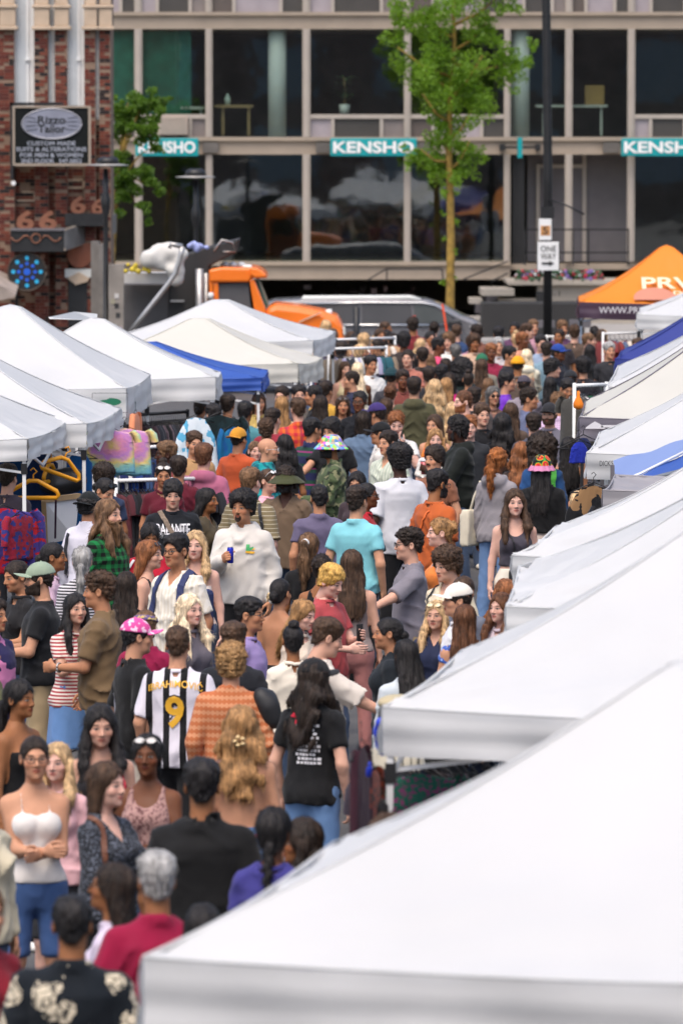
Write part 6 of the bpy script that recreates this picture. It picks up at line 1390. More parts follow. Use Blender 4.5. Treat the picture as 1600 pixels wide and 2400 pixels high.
R['hairR'] = P(1182, 1353, -150, 'person with long auburn hair in front of the white tent', h=1.66, sex='f', skin=0, hair=('wavy', 'red'), top=('tee', '#5d4436', 'plain'))
# left middle
R['brownshirt'] = P(232, 1336, -98, 'man in a brown short-sleeved shirt with a wrist watch facing left', h=1.86, skin=2, hair=('curly', 'br'), top=('shirt', '#6f5a40', 'plain'), arms=('downf', 'bent'), hands=('relax', 'fist'), w=1.1, bot=('pants', '#cfc3b0'))
R['redstripe'] = P(178, 1387, 28, 'woman in a red and white striped tee and denim skirt', h=1.70, sex='f', skin=0, hair=('longfront', 'black'), top=('tee', '#a8454b', ('hstripe', '#e6dcd2', 1.5)), bot=('skirt', '#5f83b4', 'denim'), arms=('hold', 'down'), hands=('grip', 'relax'), w=1.08)
R['greencap'] = P(92, 1313, -90, 'bearded man in a sage green cap and black tee', h=1.80, skin=1, hair=('crop', 'dk'), beard=('full', 'dk'), hat=('cap', '#8d9c88'), top=('tee', '#17181b', 'plain'), arms=('bent', 'bent'), w=1.14, bot=KH)
R['handmouth'] = P(38, 1309, -58, 'woman in a dark tee raising a hand to her mouth', h=1.74, sex='f', skin=2, hair=('bun', 'dk'), top=('tee', '#1d1c1e', 'plain'), arms=('face', 'bent'), hp=12)
R['greystripe'] = P(194, 1278, 175, 'grey-haired woman with a ponytail in a black and white striped sweater', h=1.68, sex='f', skin=0, hair=('lowpony', 'grey'), top=('long', '#2c2b30', ('hstripe', '#d6d3d8', 1.6)))
R['blackbunR'] = P(127, 1268, 88, 'young woman with black hair facing right in a pink top', h=1.68, sex='f', skin=3, hair=('bun', 'black'), top=('tee', '#cfb0c4', 'plain'))
R['longdk'] = P(297, 1337, 172, 'woman with long dark brown hair behind the brown shirt', h=1.68, sex='f', skin=2, hair=('long', 'dk'), top=('tee', '#2a2326', 'plain'))
R['wavyblonde'] = P(446, 1389, 42, 'woman with long wavy platinum hair in a grey top', h=1.72, sex='f', skin='p', hair=('wavy', 'plat'), top=('long', '#5f5a63', 'plain'))
R['whiteshirt'] = P(412, 1247, -38, 'man in glasses and a cream shirt with navy backpack straps', h=1.84, skin=2, hair=('slick', 'black'), glasses=('clear', '#141414'), top=('shirt', '#dcd3c3', ('vstripe', '#e9e2d6', 1.0)), bot=('pants', '#25262c'))
R['ginger'] = P(352, 1263, 72, 'woman with straight ginger hair and sunglasses pushed up', h=1.70, sex='f', skin=0, hair=('long', 'red'), glasses=('onhead', '#3a302c'), top=('tank', '#17171a', 'plain'), arms=('down', 'hold'), hands=('relax', 'grip'))
R['laugh'] = P(458, 1241, -8, 'laughing blonde woman with bare shoulders and a gold necklace', h=1.72, sex='f', skin='p', hair=('longfront', 'bl'), top=('bandeau', '#e8d8cc', 'plain'))
R['redjacket'] = P(352, 1227, 10, 'person with centre-parted black hair in a red jacket with white piping', h=1.66, sex='f', skin=3, hair=('lowpony', 'black'), top=('jacket', '#b01830', 'plain'), hp=16, arms=('bent', 'bent'))
R['bandtee'] = P(405, 1120, 4, 'person with a bleached fringe in a black tee with jagged white lettering', h=1.74, skin=0, hair=('bowl', 'black'), top=('bigtee', '#14171d', 'plain'), hp=10, w=1.15)
R['plaidman'] = P(256, 1168, 58, 'long-haired bearded man in a green and black plaid shirt', h=1.84, skin=0, hair=('longman', 'lbr'), beard=('long', 'lbr'), top=('shirt', '#0f6a35', ('plaid', '#0c0f0e', 1.0)), w=1.02, bot=DKJ)
R['whitetee_bcap'] = P(211, 1144, 150, 'person in a black cap and white long sleeves with a dark shoulder stripe', h=1.76, skin=2, hair=('mop', 'black'), hat=('backcap', '#16191a'), top=('long', '#d7d3de', 'plain'))
R['yellowsh'] = P(247, 1118, 50, 'woman with sunglasses on black hair looking down, yellow shirt', h=1.70, sex='f', skin=1, hair=('bun', 'black'), glasses=('onhead', '#1c1c1c'), top=('shirt', '#e0c070', 'plain'), hp=26)
R['poufy'] = P(243, 1081, -170, 'person with puffy dark brown hair under the second left tent', h=1.70, sex='f', skin=3, hair=('afro', 'dk'), top=('tee', '#2a3550', 'plain'))
R['maroon'] = P(383, 1076, 5, 'woman in a maroon tee with sunglasses on her dark hair', h=1.70, sex='f', skin=2, hair=('topbun', 'dk'), glasses=('onhead', '#d0ccc8'), top=('tee', '#5a1626', 'plain'), hp=14)
R['darkback'] = P(419, 1066, 175, 'dark-haired man seen from behind left of the mauve hoodie', h=1.74, skin=2, hair=('short', 'dk'), top=('tee', '#5e1828', 'plain'))
R['mauve'] = P(478, 1037, 170, 'man in a mauve hoodie with a striped bird emblem on the back', h=1.82, skin=0, hair=('short', 'aub'), top=('hoodie', '#a8607a', 'plain'), w=1.06)
R['blackhairR'] = P(486, 1141, 68, 'woman with long black hair in an olive jacket facing right', h=1.66, sex='f', skin=3, hair=('long', 'black'), top=('jacket', '#4b4232', 'plain'))
R['whitehoodie'] = P(568, 1142, -18, 'young man with curly hair in a white hoodie holding a blue can', h=1.83, skin=2, hair=('afro', 'black'), beard=('goatee', 'dk'), top=('hoodie', '#cfc9c1', 'plain'), arms=('hold', 'down'), hands=('grip', 'relax'), hy=-6, bot=BP, w=1.06)
R['tanstripe'] = P(588, 1093, 152, 'man with light brown hair in an olive tee with thin white lines', h=1.84, skin='p', hair=('short', 'lbr'), top=('bigtee', '#7a6d52', ('hline', '#b9b09a', 1.3)), w=1.06)
R['headscarf'] = P(630, 1096, 55, 'woman with white sunglasses on her hair in front of the bald man', h=1.66, sex='f', skin=0, hair=('bun', 'br'), glasses=('onhead', '#e6e6e6'), top=('tee', '#e0a8b4', 'plain'))
R['bald'] = P(629, 1028, 88, 'bald man with clear glasses and a teal scarf facing right', h=1.78, skin=1, hair=('none', 'dk'), glasses=('clear', '#d0d0d0'), top=('hoodie', '#16888c', ('mottle', '#0a5a68', .5)))
R['buckethat'] = P(670, 1090, -18, 'bearded man in an olive bucket hat and round sunglasses', h=1.76, skin=5, hair=('dreads', 'dk'), beard=('full', 'black'), hat=('widebucket', '#3f4228'), glasses=('sun', '#141210'), top=('shirt', '#6d5a48', 'plain'))
R['camo'] = P(773, 1013, -82, 'bearded man in a colourful bucket hat and camouflage shirt', h=1.80, skin=3, hair=('crop', 'black'), beard=('full', 'black'), hat=('bucket', '#d9d0cc', ('patch', '#fff', 2.2)) if False else ('bucket', '#d9d0cc', ('patch', '#ffffff', 2.2)), top=('jacket', '#4d5a3c', ('camo', '#26301f', 1.2, '#7c7c5c')), arms=('down', 'bent'), w=1.06)
R['leaning'] = P(776, 977, -32, 'man with floppy black hair in a black tee leaning over the rack', h=1.80, skin=1, hair=('bowl', 'black'), top=('tee', '#17181b', 'plain'), arms=('reach', 'down'), hp=16)
R['rugby'] = P(733, 977, 132, 'man in a green and navy striped rugby shirt with white collar', h=1.78, skin=2, hair=('short', 'black'), top=('polo', '#1d4236', ('rugby', '#20244c', 1, '#8a2f6a')))
R['longblk'] = P(668, 1016, 178, 'woman with long wavy black hair behind the bald man', h=1.68, sex='f', skin=3, hair=('wavy', 'black'), top=('tee', '#1a1a1c', 'plain'))
R['redplaid'] = P(698, 931, -165, 'man in a red and orange plaid shirt with brown hair', h=1.80, skin=0, hair=('short', 'br'), top=('shirt', '#c02c38', ('plaid', '#d8682c', .8, '#7c1c4c')))
R['blondeback'] = P(661, 927, 175, 'woman with long straight blond hair beside the red plaid shirt', h=1.72, sex='f', skin=0, hair=('long', 'honey'), top=('tee', '#c8b48c', 'plain'))
R['curlyblk'] = P(624, 979, 178, 'person with a brown curly crop reaching up to the rack', h=1.72, skin=3, hair=('curly', 'br'), top=('tee', '#18181a', 'plain'), arms=('up', 'down'))
R['yellowcap'] = P(560, 999, 150, 'man in a mustard cap worn backwards and an orange tee', h=1.74, skin=2, hair=('short', 'dk'), hat=('backcap', '#c58a2c'), top=('tee', '#b8512c', 'plain'))
R['girlface'] = P(598, 1031, 18, 'girl with pulled back light hair looking past the bald man', h=1.60, sex='f', skin='p', hair=('bun', 'lbr'), top=('tee', '#b98a7c', 'plain'))
# centre and right middle
R['polo'] = P(838, 1137, 152, 'man in a light turquoise polo shirt seen from behind', h=1.80, skin=1, hair=('short', 'dk'), top=('polo', '#7fc3cc', 'plain'), w=1.08, bot=BP)
R['bagwoman'] = P(861, 1129, 80, 'woman in glasses with a brown bag and red top beside the turquoise polo', h=1.68, sex='f', skin=4, hair=('bun', 'black'), glasses=('clear', '#222222'), top=('tee', '#b01c2c', 'plain'))
R['asianface'] = P(836, 1102, -18, 'woman with straight black hair peeking above the turquoise polo', h=1.64, sex='f', skin=1, hair=('long', 'black'), top=('tee', '#3a2f34', 'plain'), hp=10)
R['purplepolo'] = P(748, 1136, -172, 'man in a faded purple polo with a navy collar', h=1.72, skin=2, hair=('crop', 'black'), top=('polo', '#635b74', 'plain'), bot=KH)
R['whitetee'] = P(935, 1034, -162, 'tall man with a short afro in a bright white tee', h=1.90, skin=5, hair=('afro', 'black'), top=('bigtee', '#cdcdd2', 'plain'), bot=BP, w=1.05)
R['orangetee'] = P(1026, 1097, 130, 'bearded man in glasses and a rust orange tee with an orange strap', h=1.80, skin=3, hair=('short', 'black'), beard=('full', 'black'), glasses=('clear', '#151515'), top=('bigtee', '#b4592a', 'plain'), w=1.1, hp=8, bot=KH)
R['mustache'] = P(1017, 1041, -42, 'man with a mustache and floppy dark hair in a tan tee', h=1.78, skin=1, hair=('bowl', 'dk'), beard=('mustache', 'dk'), top=('tee', '#8a5a44', 'plain'))
R['blackhoodie'] = P(1070, 972, -80, 'man with short dreads in a black hoodie holding a pink drink', h=1.88, skin=5, hair=('dreads', 'black'), top=('hoodie', '#141916', 'plain'), arms=('down', 'hold'), hands=('relax', 'grip'), w=1.1)
R['redblonde'] = P(1020, 1003, 2, 'woman with red-blond hair looking at the camera, white top', h=1.68, sex='f', skin='p', hair=('longfront', 'honey'), top=('tee', '#e3ded8', 'plain'))
R['orangetop'] = P(1017, 970, -28, 'brown-haired woman in an orange top behind the red-blond woman', h=1.72, sex='f', skin=1, hair=('long', 'br'), top=('tank', '#c8742c', 'plain'))
R['gingercurl'] = P(928, 961, 5, 'curly redhead rubbing his face, white tee', h=1.80, skin='p', hair=('curly', 'red'), top=('tee', '#dedad6', 'plain'), arms=('down', 'face'), hp=14)
R['lightgreen'] = P(908, 1007, -45, 'young man with wavy dark hair in a pale green striped shirt', h=1.78, skin=1, hair=('short', 'dk'), top=('shirt', '#c9cdbd', ('vstripe', '#aab5a4', 1.0)))
R['blackcapdot'] = P(890, 986, -100, 'person in a black cap with a white badge, pale tee', h=1.74, skin=2, hair=('crop', 'dk'), hat=('cap', '#17181a'), top=('tee', '#cfcac4', 'plain'))
R['purplecap'] = P(881, 941, -122, 'man in a purple cap and navy tee carrying a denim jacket', h=1.78, skin=2, hair=('short', 'dk'), hat=('cap', '#3a2c66'), top=('tee', '#232a48', 'plain'))
R['denimshirt'] = P(852, 962, 165, 'long-haired person in a faded denim jacket', h=1.74, skin=2, hair=('bob', 'dk'), top=('jacket', '#5c7088', 'plain'))
R['blackpolo'] = P(842, 917, -14, 'man in glasses and a black polo with white trim', h=1.80, skin=4, hair=('crop', 'black'), glasses=('clear', '#4a4038'), top=('polo', '#14161c', 'plain'))
R['smilemid'] = P(803, 926, 4, 'smiling woman with brown hair left of the black polo', h=1.68, sex='f', skin=2, hair=('long', 'br'), glasses=('onhead', '#3a3434'), top=('tee', '#7a6a60', 'plain'))
R['olive'] = P(970, 881, 178, 'man in an olive green hoodie seen from behind', h=1.86, skin=1, hair=('short', 'dk'), top=('hoodie', '#4d4b35', 'plain'), w=1.08)
R['blond1'] = P(1018, 887, 178, 'woman with long golden hair to the right of the olive hoodie', h=1.74, sex='f', skin=0, hair=('wavy', 'bl'), top=('tee', '#b8a888', 'plain'))
R['blond2'] = P(1046, 884, 165, 'woman with dark blond hair beside the golden-haired woman', h=1.72, sex='f', skin=0, hair=('long', 'honey'), top=('tee', '#c48a4a', 'plain'))
R['curlbun2'] = P(915, 897, 172, 'person with a small auburn curly bun left of the olive hoodie', h=1.70, sex='f', skin=0, hair=('messybun', 'aub'), top=('tank', '#8a7a6c', 'plain'))
R['gingerman'] = P(1084, 917, -72, 'man with receding reddish hair and beard facing left', h=1.84, skin='p', hair=('crop', 'aub'), beard=('stubble', 'red'), top=('tee', '#c9a08c', 'plain'))
R['smileman'] = P(1129, 944, 22, 'smiling man in a black tee with short brown hair', h=1.78, skin=0, hair=('short', 'br'), top=('tee', '#161619', 'plain'))
R['redcurls'] = P(1100, 972, 2, 'young man with curly ginger hair behind the black hoodie', h=1.72, skin='p', hair=('curly', 'red'), top=('tee', '#2a2c30', 'plain'))
R['braidsblk'] = P(1177, 968, 162, 'woman with thick black braids in a black tee', h=1.74, sex='f', skin=5, hair=('blowout', 'black'), top=('tee', '#17171a', 'plain'))
R['longbr'] = P(1196, 942, 175, 'woman with very long brown hair beside the black braids', h=1.76, sex='f', skin=1, hair=('long', 'br'), top=('tee', '#5a4a40', 'plain'))
R['greyhood'] = P(1167, 1047, 150, 'woman in a grey hoodie with ginger braids and a canvas tote', h=1.80, sex='f', skin=4, hair=('braidpony', '#8a5228'), top=('hoodie', '#8f8a8e', 'plain'), bot=('jeans', '#5f7da6'), glasses=('clear', '#9a9a9a'))
R['tanktop'] = P(1206, 1143, 6, 'young woman with long brown hair in a charcoal cropped tank top', h=1.74, sex='f', skin='p', hair=('longfront', 'br'), top=('crop', '#45414b', 'plain'), bot=('pants', '#ddd5c6'), arms=('down', 'down'))
R['crochet'] = P(1269, 1061, 172, 'woman in a multicoloured crochet hat and cropped black jacket', h=1.78, sex='f', skin=5, hair=('long', 'black'), hat=('crochet', '#c982a8', ('granny', '#c982a8')), top=('croplong', '#131315', 'plain'), bot=('pants', '#b9a9a0'), w=1.1)
R['bigafro'] = P(1270, 1003, 176, 'woman with a huge dark afro in a blue denim jacket', h=1.76, sex='f', skin=5, hair=('bigafro', 'dk'), top=('jacket', '#234a7c', 'plain'))
R['gingerlong'] = P(1222, 1032, 170, 'woman with long ginger waves next to the huge afro', h=1.70, sex='f', skin=0, hair=('wavy', 'red'), top=('tee', '#3a2f2c', 'plain'))
R['blkright'] = P(1332, 1022, 176, 'woman with long black hair beside the cream tent', h=1.72, sex='f', skin=2, hair=('long', 'black'), top=('tank', '#1a1a1e', 'plain'))
R['snake'] = P(1353, 1150, 176, 'person with a shaved head dyed in a dark swirl pattern', h=1.72, skin=1, hair=('buzz', 'bl'), top=('tee', '#2a2a2e', 'plain'))
R['blackcapb'] = P(1286, 941, -18, 'bearded man in a charcoal cap and grey tee', h=1.80, skin=0, hair=('crop', 'dk'), beard=('full', 'br'), hat=('cap', '#26262a'), top=('tee', '#6d6a76', 'plain'))
R['greencapb'] = P(1345, 944, 122, 'man in a bright green cap worn backwards and a white tee', h=1.76, skin=1, hair=('short', 'black'), hat=('backcap', '#1f9a52'), top=('tee', '#e4e4e8', 'plain'))
R['greyshirt'] = P(1240, 907, 82, 'man with thick dark hair in a slate blue shirt facing right', h=1.78, skin=2, hair=('curly', 'dk'), top=('shirt', '#5d6480', 'plain'))
R['greywoman'] = P(1155, 903, 18, 'grey-haired woman in sunglasses among the crowd', h=1.72, sex='f', skin=1, hair=('bob', 'dgrey'), glasses=('sun', '#3a2a24'), top=('tee', '#7a5a50', 'plain'))
R['purpletee'] = P(1188, 870, 88, 'young man in a vivid purple tee facing right', h=1.78, skin=1, hair=('short', 'black'), top=('tee', '#6a2fae', 'plain'))
R['checks'] = P(1307, 919, 170, 'curly-haired person in a lilac checked shirt', h=1.78, skin=1, hair=('curly', 'lbr'), top=('shirt', '#b78ab8', ('check', '#e0cfe2', 1.0)))
R['darkdown'] = P(1328, 887, 20, 'man with black hair looking down beside the white rack bar', h=1.80, skin=2, hair=('short', 'black'), top=('tee', '#30343c', 'plain'), hp=18)
R['blk74'] = P(1289, 881, 176, 'woman with straight black hair under the far right rack', h=1.72, sex='f', skin=2, hair=('long', 'black'), top=('tee', '#2b3a40', 'plain'))
# under the left tents and partly cut by the frame
R['navyedge'] = P(-14, 1398, 60, 'person at the left edge in a navy sweater with a pink print', h=1.76, skin=2, hair=('short', 'dk'), top=('long', '#26224e', ('camo', '#d884b0', .35)), w=1.1)
R['oliveedge'] = P(-34, 1480, 70, 'person at the left edge in an olive jacket', h=1.78, skin=2, hair=('short', 'dk'), top=('jacket', '#6a6840', 'plain'))
R['rededge'] = P(-36, 2070, 40, 'person at the lower left edge in a dark red top', h=1.68, sex='f', skin=1, hair=('long', 'lbr'), top=('tee', '#7c1a28', 'plain'))
R['creamedge'] = P(-46, 1800, 50, 'person at the left edge in a cream jacket beside the white camisole', h=1.70, sex='f', skin=1, hair=('bob', 'dk'), top=('jacket', '#d8ccb0', 'plain'))
R['fluffy'] = P(912, 1904, 170, 'person with fluffy brown hair half hidden by the foreground tent', h=1.64, sex='f', skin=2, hair=('afro', 'br'), top=('tee', '#17181c', 'plain'))
R['blackcoat'] = P(872, 1868, 160, 'person in a black coat beside the white tent leg', h=1.62, skin=3, hair=('short', 'black'), top=('jacket', '#14161a', 'plain'))
FAR = [(534, 922, 170, 'maroon', 'short', 'dk', 'person in a maroon sweater under the blue tent', '#5e1a28'), (607, 919, 10, 'gold', 'long', 'br', 'woman in a gold-patterned top beside the blue tent leg', '#b8a060'),
 (660, 903, -20, 'x', 'short', 'dk', 'dark-haired man peering out below the cream tent', '#45404a'), (700, 900, 12, 'x', 'short', 'black', 'man with a pale face below the cream tent edge', '#5c5650'), (734, 904, -95, 'x', 'crop', 'black', 'man in black with a black cap facing left below the cream tent', '#141518'),
 (764, 891, 150, 'x', 'short', 'dk', 'person in a mustard jacket right of the cream tent', '#c0943c'), (822, 869, -85, 'x', 'crop', 'dk', 'man in sunglasses and a navy tee facing left near the far racks', '#262a44'), (838, 848, 178, 'x', 'long', 'plat', 'woman with pale blond hair beside the far racks', '#e0d4b8'),
 (869, 832, 30, 'x', 'short', 'black', 'man in a white vest near the far racks', '#dcdad6')]
SHF = {}
def farp(px, py, face, hair, hc, col, label, sex='m', skin=1, h=None, top=None, pat='plain', group=None, hat=None, d=None, hp=0):
    top = top or ('tee' if sex == 'm' else 'tank' if (px+py) % 3 == 0 else 'tee'); v = (px*7+py) % 2; h = h or (1.76 if sex == 'm' else 1.68)
    return P(px, py, face, label, h=h, sex=sex, skin=skin, hair=(hair, hc), top=(top, col, pat), bot=('jeans', ('#33425a', '#23252c', '#5f6f86', '#8a7c66')[(px+py) % 4]), share=(sex, top, v), arms=(('down', 'bent') if v else ('hold', 'down')), hat=hat, d=d, group=group)
FEM = ('long', 'longfront', 'wavy', 'bob', 'bun', 'topbun', 'pony', 'lowpony', 'messybun', 'bigafro', 'blowout')
for x, y, f, _, hr, hc, lb, col in FAR: farp(x, y, f, hr, hc, col, lb, sex='f' if hr in FEM else 'm', skin=(x*3) % 5)
F2 = [(946, 776, 178, 'afro', 'black', '#3a3230', 'far man with a short black afro above the crowd near the van'), (1028, 790, 85, 'short', 'black', '#d84a70', 'far person in a hot pink top facing right'), (1067, 806, 178, 'crop', 'dgrey', '#6a5c50', 'far person in a grey-brown cap near the slanting orange post'), (1111, 780, 10, 'mop', 'br', '#c0a088', 'far person with a brown mop of hair near the tree trunk'),
 (1168, 764, 178, 'short', 'black', '#2c2c30', 'far black-haired man right below the tree trunk'), (1207, 775, -170, 'topbun', 'bl', '#b8a890', 'far woman with a blond top bun'), (1224, 777, 60, 'short', 'red', '#c88a70', 'far man with reddish blond hair next to the blond top bun'), (1236, 757, 85, 'short', 'br', '#443a38', 'tall far man facing right above the crowd'), (1267, 784, 20, 'short', 'black', '#8a9ab0', 'far man with black hair in a grey-blue tee'),
 (1309, 771, -20, 'crop', 'dk', '#302c30', 'far man in a dark cap by the white rack'), (1345, 760, 178, 'curly', 'br', '#5a4a40', 'far person with brown curls beside the orange tent leg'), (1380, 780, 90, 'crop', 'lbr', '#6a5a50', 'far man with thin hair below the orange tent'), (1408, 770, 178, 'long', 'br', '#4a3c3c', 'far woman with brown hair below the orange tent'),
 (955, 820, -15, 'crop', 'dk', '#b07060', 'far bald-looking man with glasses and a dark beard'), (990, 812, 178, 'short', 'dk', '#37302e', 'far dark-haired person left of the pink top'), (1007, 828, 165, 'wavy', 'lbr', '#8a7048', 'far woman with light brown waves'), (1044, 838, 178, 'bob', 'dk', '#6a4038', 'far woman with a dark bob'), (1082, 830, 178, 'bigafro', 'black', '#2c3430', 'far woman with a round black afro'),
 (1128, 840, 178, 'long', 'br', '#c8a888', 'far woman with smooth long brown hair'), (1150, 804, 5, 'short', 'red', '#8c2440', 'far red-haired person in a dark red top'), (1167, 790, 10, 'short', 'grey', '#b8b0b0', 'far grey-haired person with a pale face'), (1194, 810, 60, 'short', 'black', '#262428', 'far black-haired man facing right'), (1280, 800, 175, 'short', 'dk', '#7c98a8', 'far man in a pale blue tee'), (1294, 838, 80, 'mop', 'black', '#3c4844', 'far person with shaggy black hair facing right'),
 (1366, 833, 178, 'afro', 'black', '#28262c', 'far person with a short black afro near the blue tent'), (1381, 806, 178, 'long', 'black', '#30303a', 'far woman with sleek black hair near the blue tent'), (1377, 851, 172, 'long', 'black', '#35614a', 'far woman with long black hair in a green top'), (1427, 800, 20, 'short', 'grey', '#2c2c30', 'far grey-haired man beside the blue tent'), (1493, 791, -30, 'short', 'br', '#a04040', 'far man in a red tee at the back of the right row'),
 (943, 865, 8, 'short', 'dk', '#7a4038', 'far young man with a visible face left of the olive hoodie'), (1005, 857, 178, 'short', 'dk', '#28282c', 'dark-haired person just behind the olive hoodie'), (1034, 852, 178, 'short', 'black', '#443c48', 'black-haired person behind the golden-haired woman'), (1097, 866, 176, 'topbun', 'dk', '#d0dcc0', 'far woman with a dark bun in a pale green top'), (1144, 885, 170, 'long', 'lbr', '#9a8474', 'woman with light brown hair behind the grey-haired woman'),
 (1110, 905, 178, 'short', 'dk', '#4a4444', 'dark-haired man between the golden hair and grey-haired woman'), (904, 930, 176, 'bob', 'br', '#5a5048', 'woman with a brown bob behind the curly redhead'), (1060, 940, 178, 'long', 'bl', '#c0a880', 'woman with blond hair behind the receding redhead'), (1250, 965, 178, 'short', 'dk', '#50505c', 'dark-haired person behind the huge afro')]
for x, y, f, hr, hc, col, lb in F2: farp(x, y, f, hr, hc, col, lb, sex='f' if hr in FEM else 'm', skin=(x*3+y) % 5)
farp(1213, 832, 170, 'crop', 'dk', '#6a5a50', 'far person in a bright mustard beanie', hat=('beanie', '#e09a1c'), skin=3)
farp(917, 859, 176, 'short', 'dk', '#3a3a40', 'far person in a dark teal beanie', hat=('beanie', '#1c3a40'), skin=2)
farp(1129, 826, 165, 'short', 'dk', '#7a7468', 'far person in a green cap', hat=('backcap', '#2c6a4c'), skin=2)
farp(1309, 804, 60, 'short', 'black', '#20222c', 'far person in a blue-fronted cap', hat=('cap', '#20408c'), skin=4)
farp(1227, 877, 176, 'crop', 'dk', '#8a8088', 'far man in a slate grey cap', hat=('cap', '#4c4650'), skin=1)
farp(1233, 817, 176, 'long', 'plat', '#e6dfc8', 'far woman with cream hair in a cream hooded top', sex='f', top='hoodie')
farp(1053, 871, 178, 'bob', 'dk', '#d81c80', 'far person in a magenta top', sex='f')
farp(1336, 865, 178, 'crop', 'dk', '#34363c', 'far person in a charcoal cap near the white rack', hat=('cap', '#26282c'))
for x, y, f, hr, hc, col, lb in ((470, 932, 160, 'bun', 'dk', '#c8a03c', 'woman in a yellow wrap under the white tent before the blue one'), (500, 945, -160, 'short', 'black', '#262a30', 'dark-haired man in charcoal under the white tent edge'), (575, 938, 165, 'short', 'black', '#4a8088', 'man with a teal back behind the blue tent leg'), (640, 955, 150, 'short', 'dk', '#8c2c38', 'person in dark red beside the blue tent leg'), (20, 1085, 160, 'short', 'dk', '#4a4048', 'dark-haired person at the back of the first left stall'), (752, 925, 165, 'long', 'dk', '#c8742c', 'woman in an orange wrap near the smiling woman')):
    farp(x, y, f, hr, hc, col, lb, sex='f' if hr in FEM else 'm', skin=(x*3+y) % 5)
# the rest of the far crowd
rg = random.Random(21); nfill = 0; tries = 0
hm = ['short', 'short', 'crop', 'curly', 'afro', 'mop']; hf = ['long', 'long', 'wavy', 'bob', 'bun', 'pony', 'longfront', 'messybun']
hcn = {'black': 'black', 'dk': 'dark', 'br': 'brown', 'lbr': 'light brown', 'bl': 'blond', 'red': 'red', 'grey': 'grey', 'aub': 'auburn'}
hsn = {'short': 'short hair', 'crop': 'cropped hair', 'curly': 'curly hair', 'afro': 'a small afro', 'mop': 'a mop of hair', 'long': 'long hair', 'wavy': 'wavy hair', 'bob': 'a bob', 'bun': 'a low bun', 'pony': 'a ponytail', 'longfront': 'loose hair', 'messybun': 'a messy bun'}
cols = [('#2a2a2e', 'black'), ('#5a5a62', 'grey'), ('#e0dcd6', 'white'), ('#7a2c30', 'dark red'), ('#31456a', 'navy'), ('#6c7c5c', 'sage'), ('#b08a60', 'tan'), ('#8a5a48', 'rust'), ('#b88a98', 'dusty pink'), ('#40585c', 'teal'), ('#c8b890', 'cream'), ('#5c3c58', 'plum')]
used = set(); NX = len(POS)
def bnd(d): return np.interp(d, [52, 60, 66, 72, 80, 88, 97], [-2.2, -1.9, -1.2, -.2, .15, -.5, -.5]), np.interp(d, [52, 58, 65, 73, 90, 97], [2.0, 2.2, 2.8, 3.3, 4.4, 4.7])
ROWS = [(60, 6), (64, 7), (68, 8), (72, 9), (76, 10), (80, 11), (84, 12), (88, 14), (92, 14), (95, 12)]
for dc, n in ROWS:
    k = 0; tries = 0
    while k < n and tries < 400:
        tries += 1; d_ = dc+rg.uniform(-2.5, 2.5); lo, hi = bnd(d_); x_ = rg.uniform(lo, hi)
        if any((x_-a)**2+((d_-b)*.55)**2 < .56**2 for a, b in POS) or any(abs(x_-a) < .40 and 0 < b-d_ < 5 for a, b in POS[:NX]): continue
        sex = rg.choice('mf'); hr = rg.choice(hm if sex == 'm' else hf); hc = rg.choices(list(hcn), (26, 26, 20, 9, 8, 4, 4, 5))[0]; cc, cn = rg.choice(cols); fc = rg.choice((175, 180, 170, -165, 150, -140, 20, -20, 70, -80)); h = rg.gauss(1.77 if sex == 'm' else 1.66, .05)
        kk = (sex, hr, hc, cn)
        if kk in used: continue
        used.add(kk); way = 'facing us' if abs(fc) < 40 else 'seen from behind' if abs(fc) > 130 else 'in profile'
        z_ = (1.75+max(HX.get(hr, .018), 0))*h/1.75; v_ = Vector((x_, d_, z_)); py_ = HORIZ+(CAMZ-z_)*FPX/d_; px_ = 800+x_*FPX/d_
        farp(int(px_), int(py_), fc, hr, hc, cc, 'far %s in a %s top with %s %s, %s' % ('man' if sex == 'm' else 'woman', cn, hcn[hc], hsn[hr].replace('a ', '', 1) if hsn[hr].startswith('a ') else hsn[hr], way), sex=sex, skin=rg.choices((0, 1, 2, 3, 4, 5), (22, 25, 20, 13, 10, 10))[0], h=h, d=d_, group='people deep in the far crowd'); k += 1
print('people', PID[0], 'time', time.time()-T0)
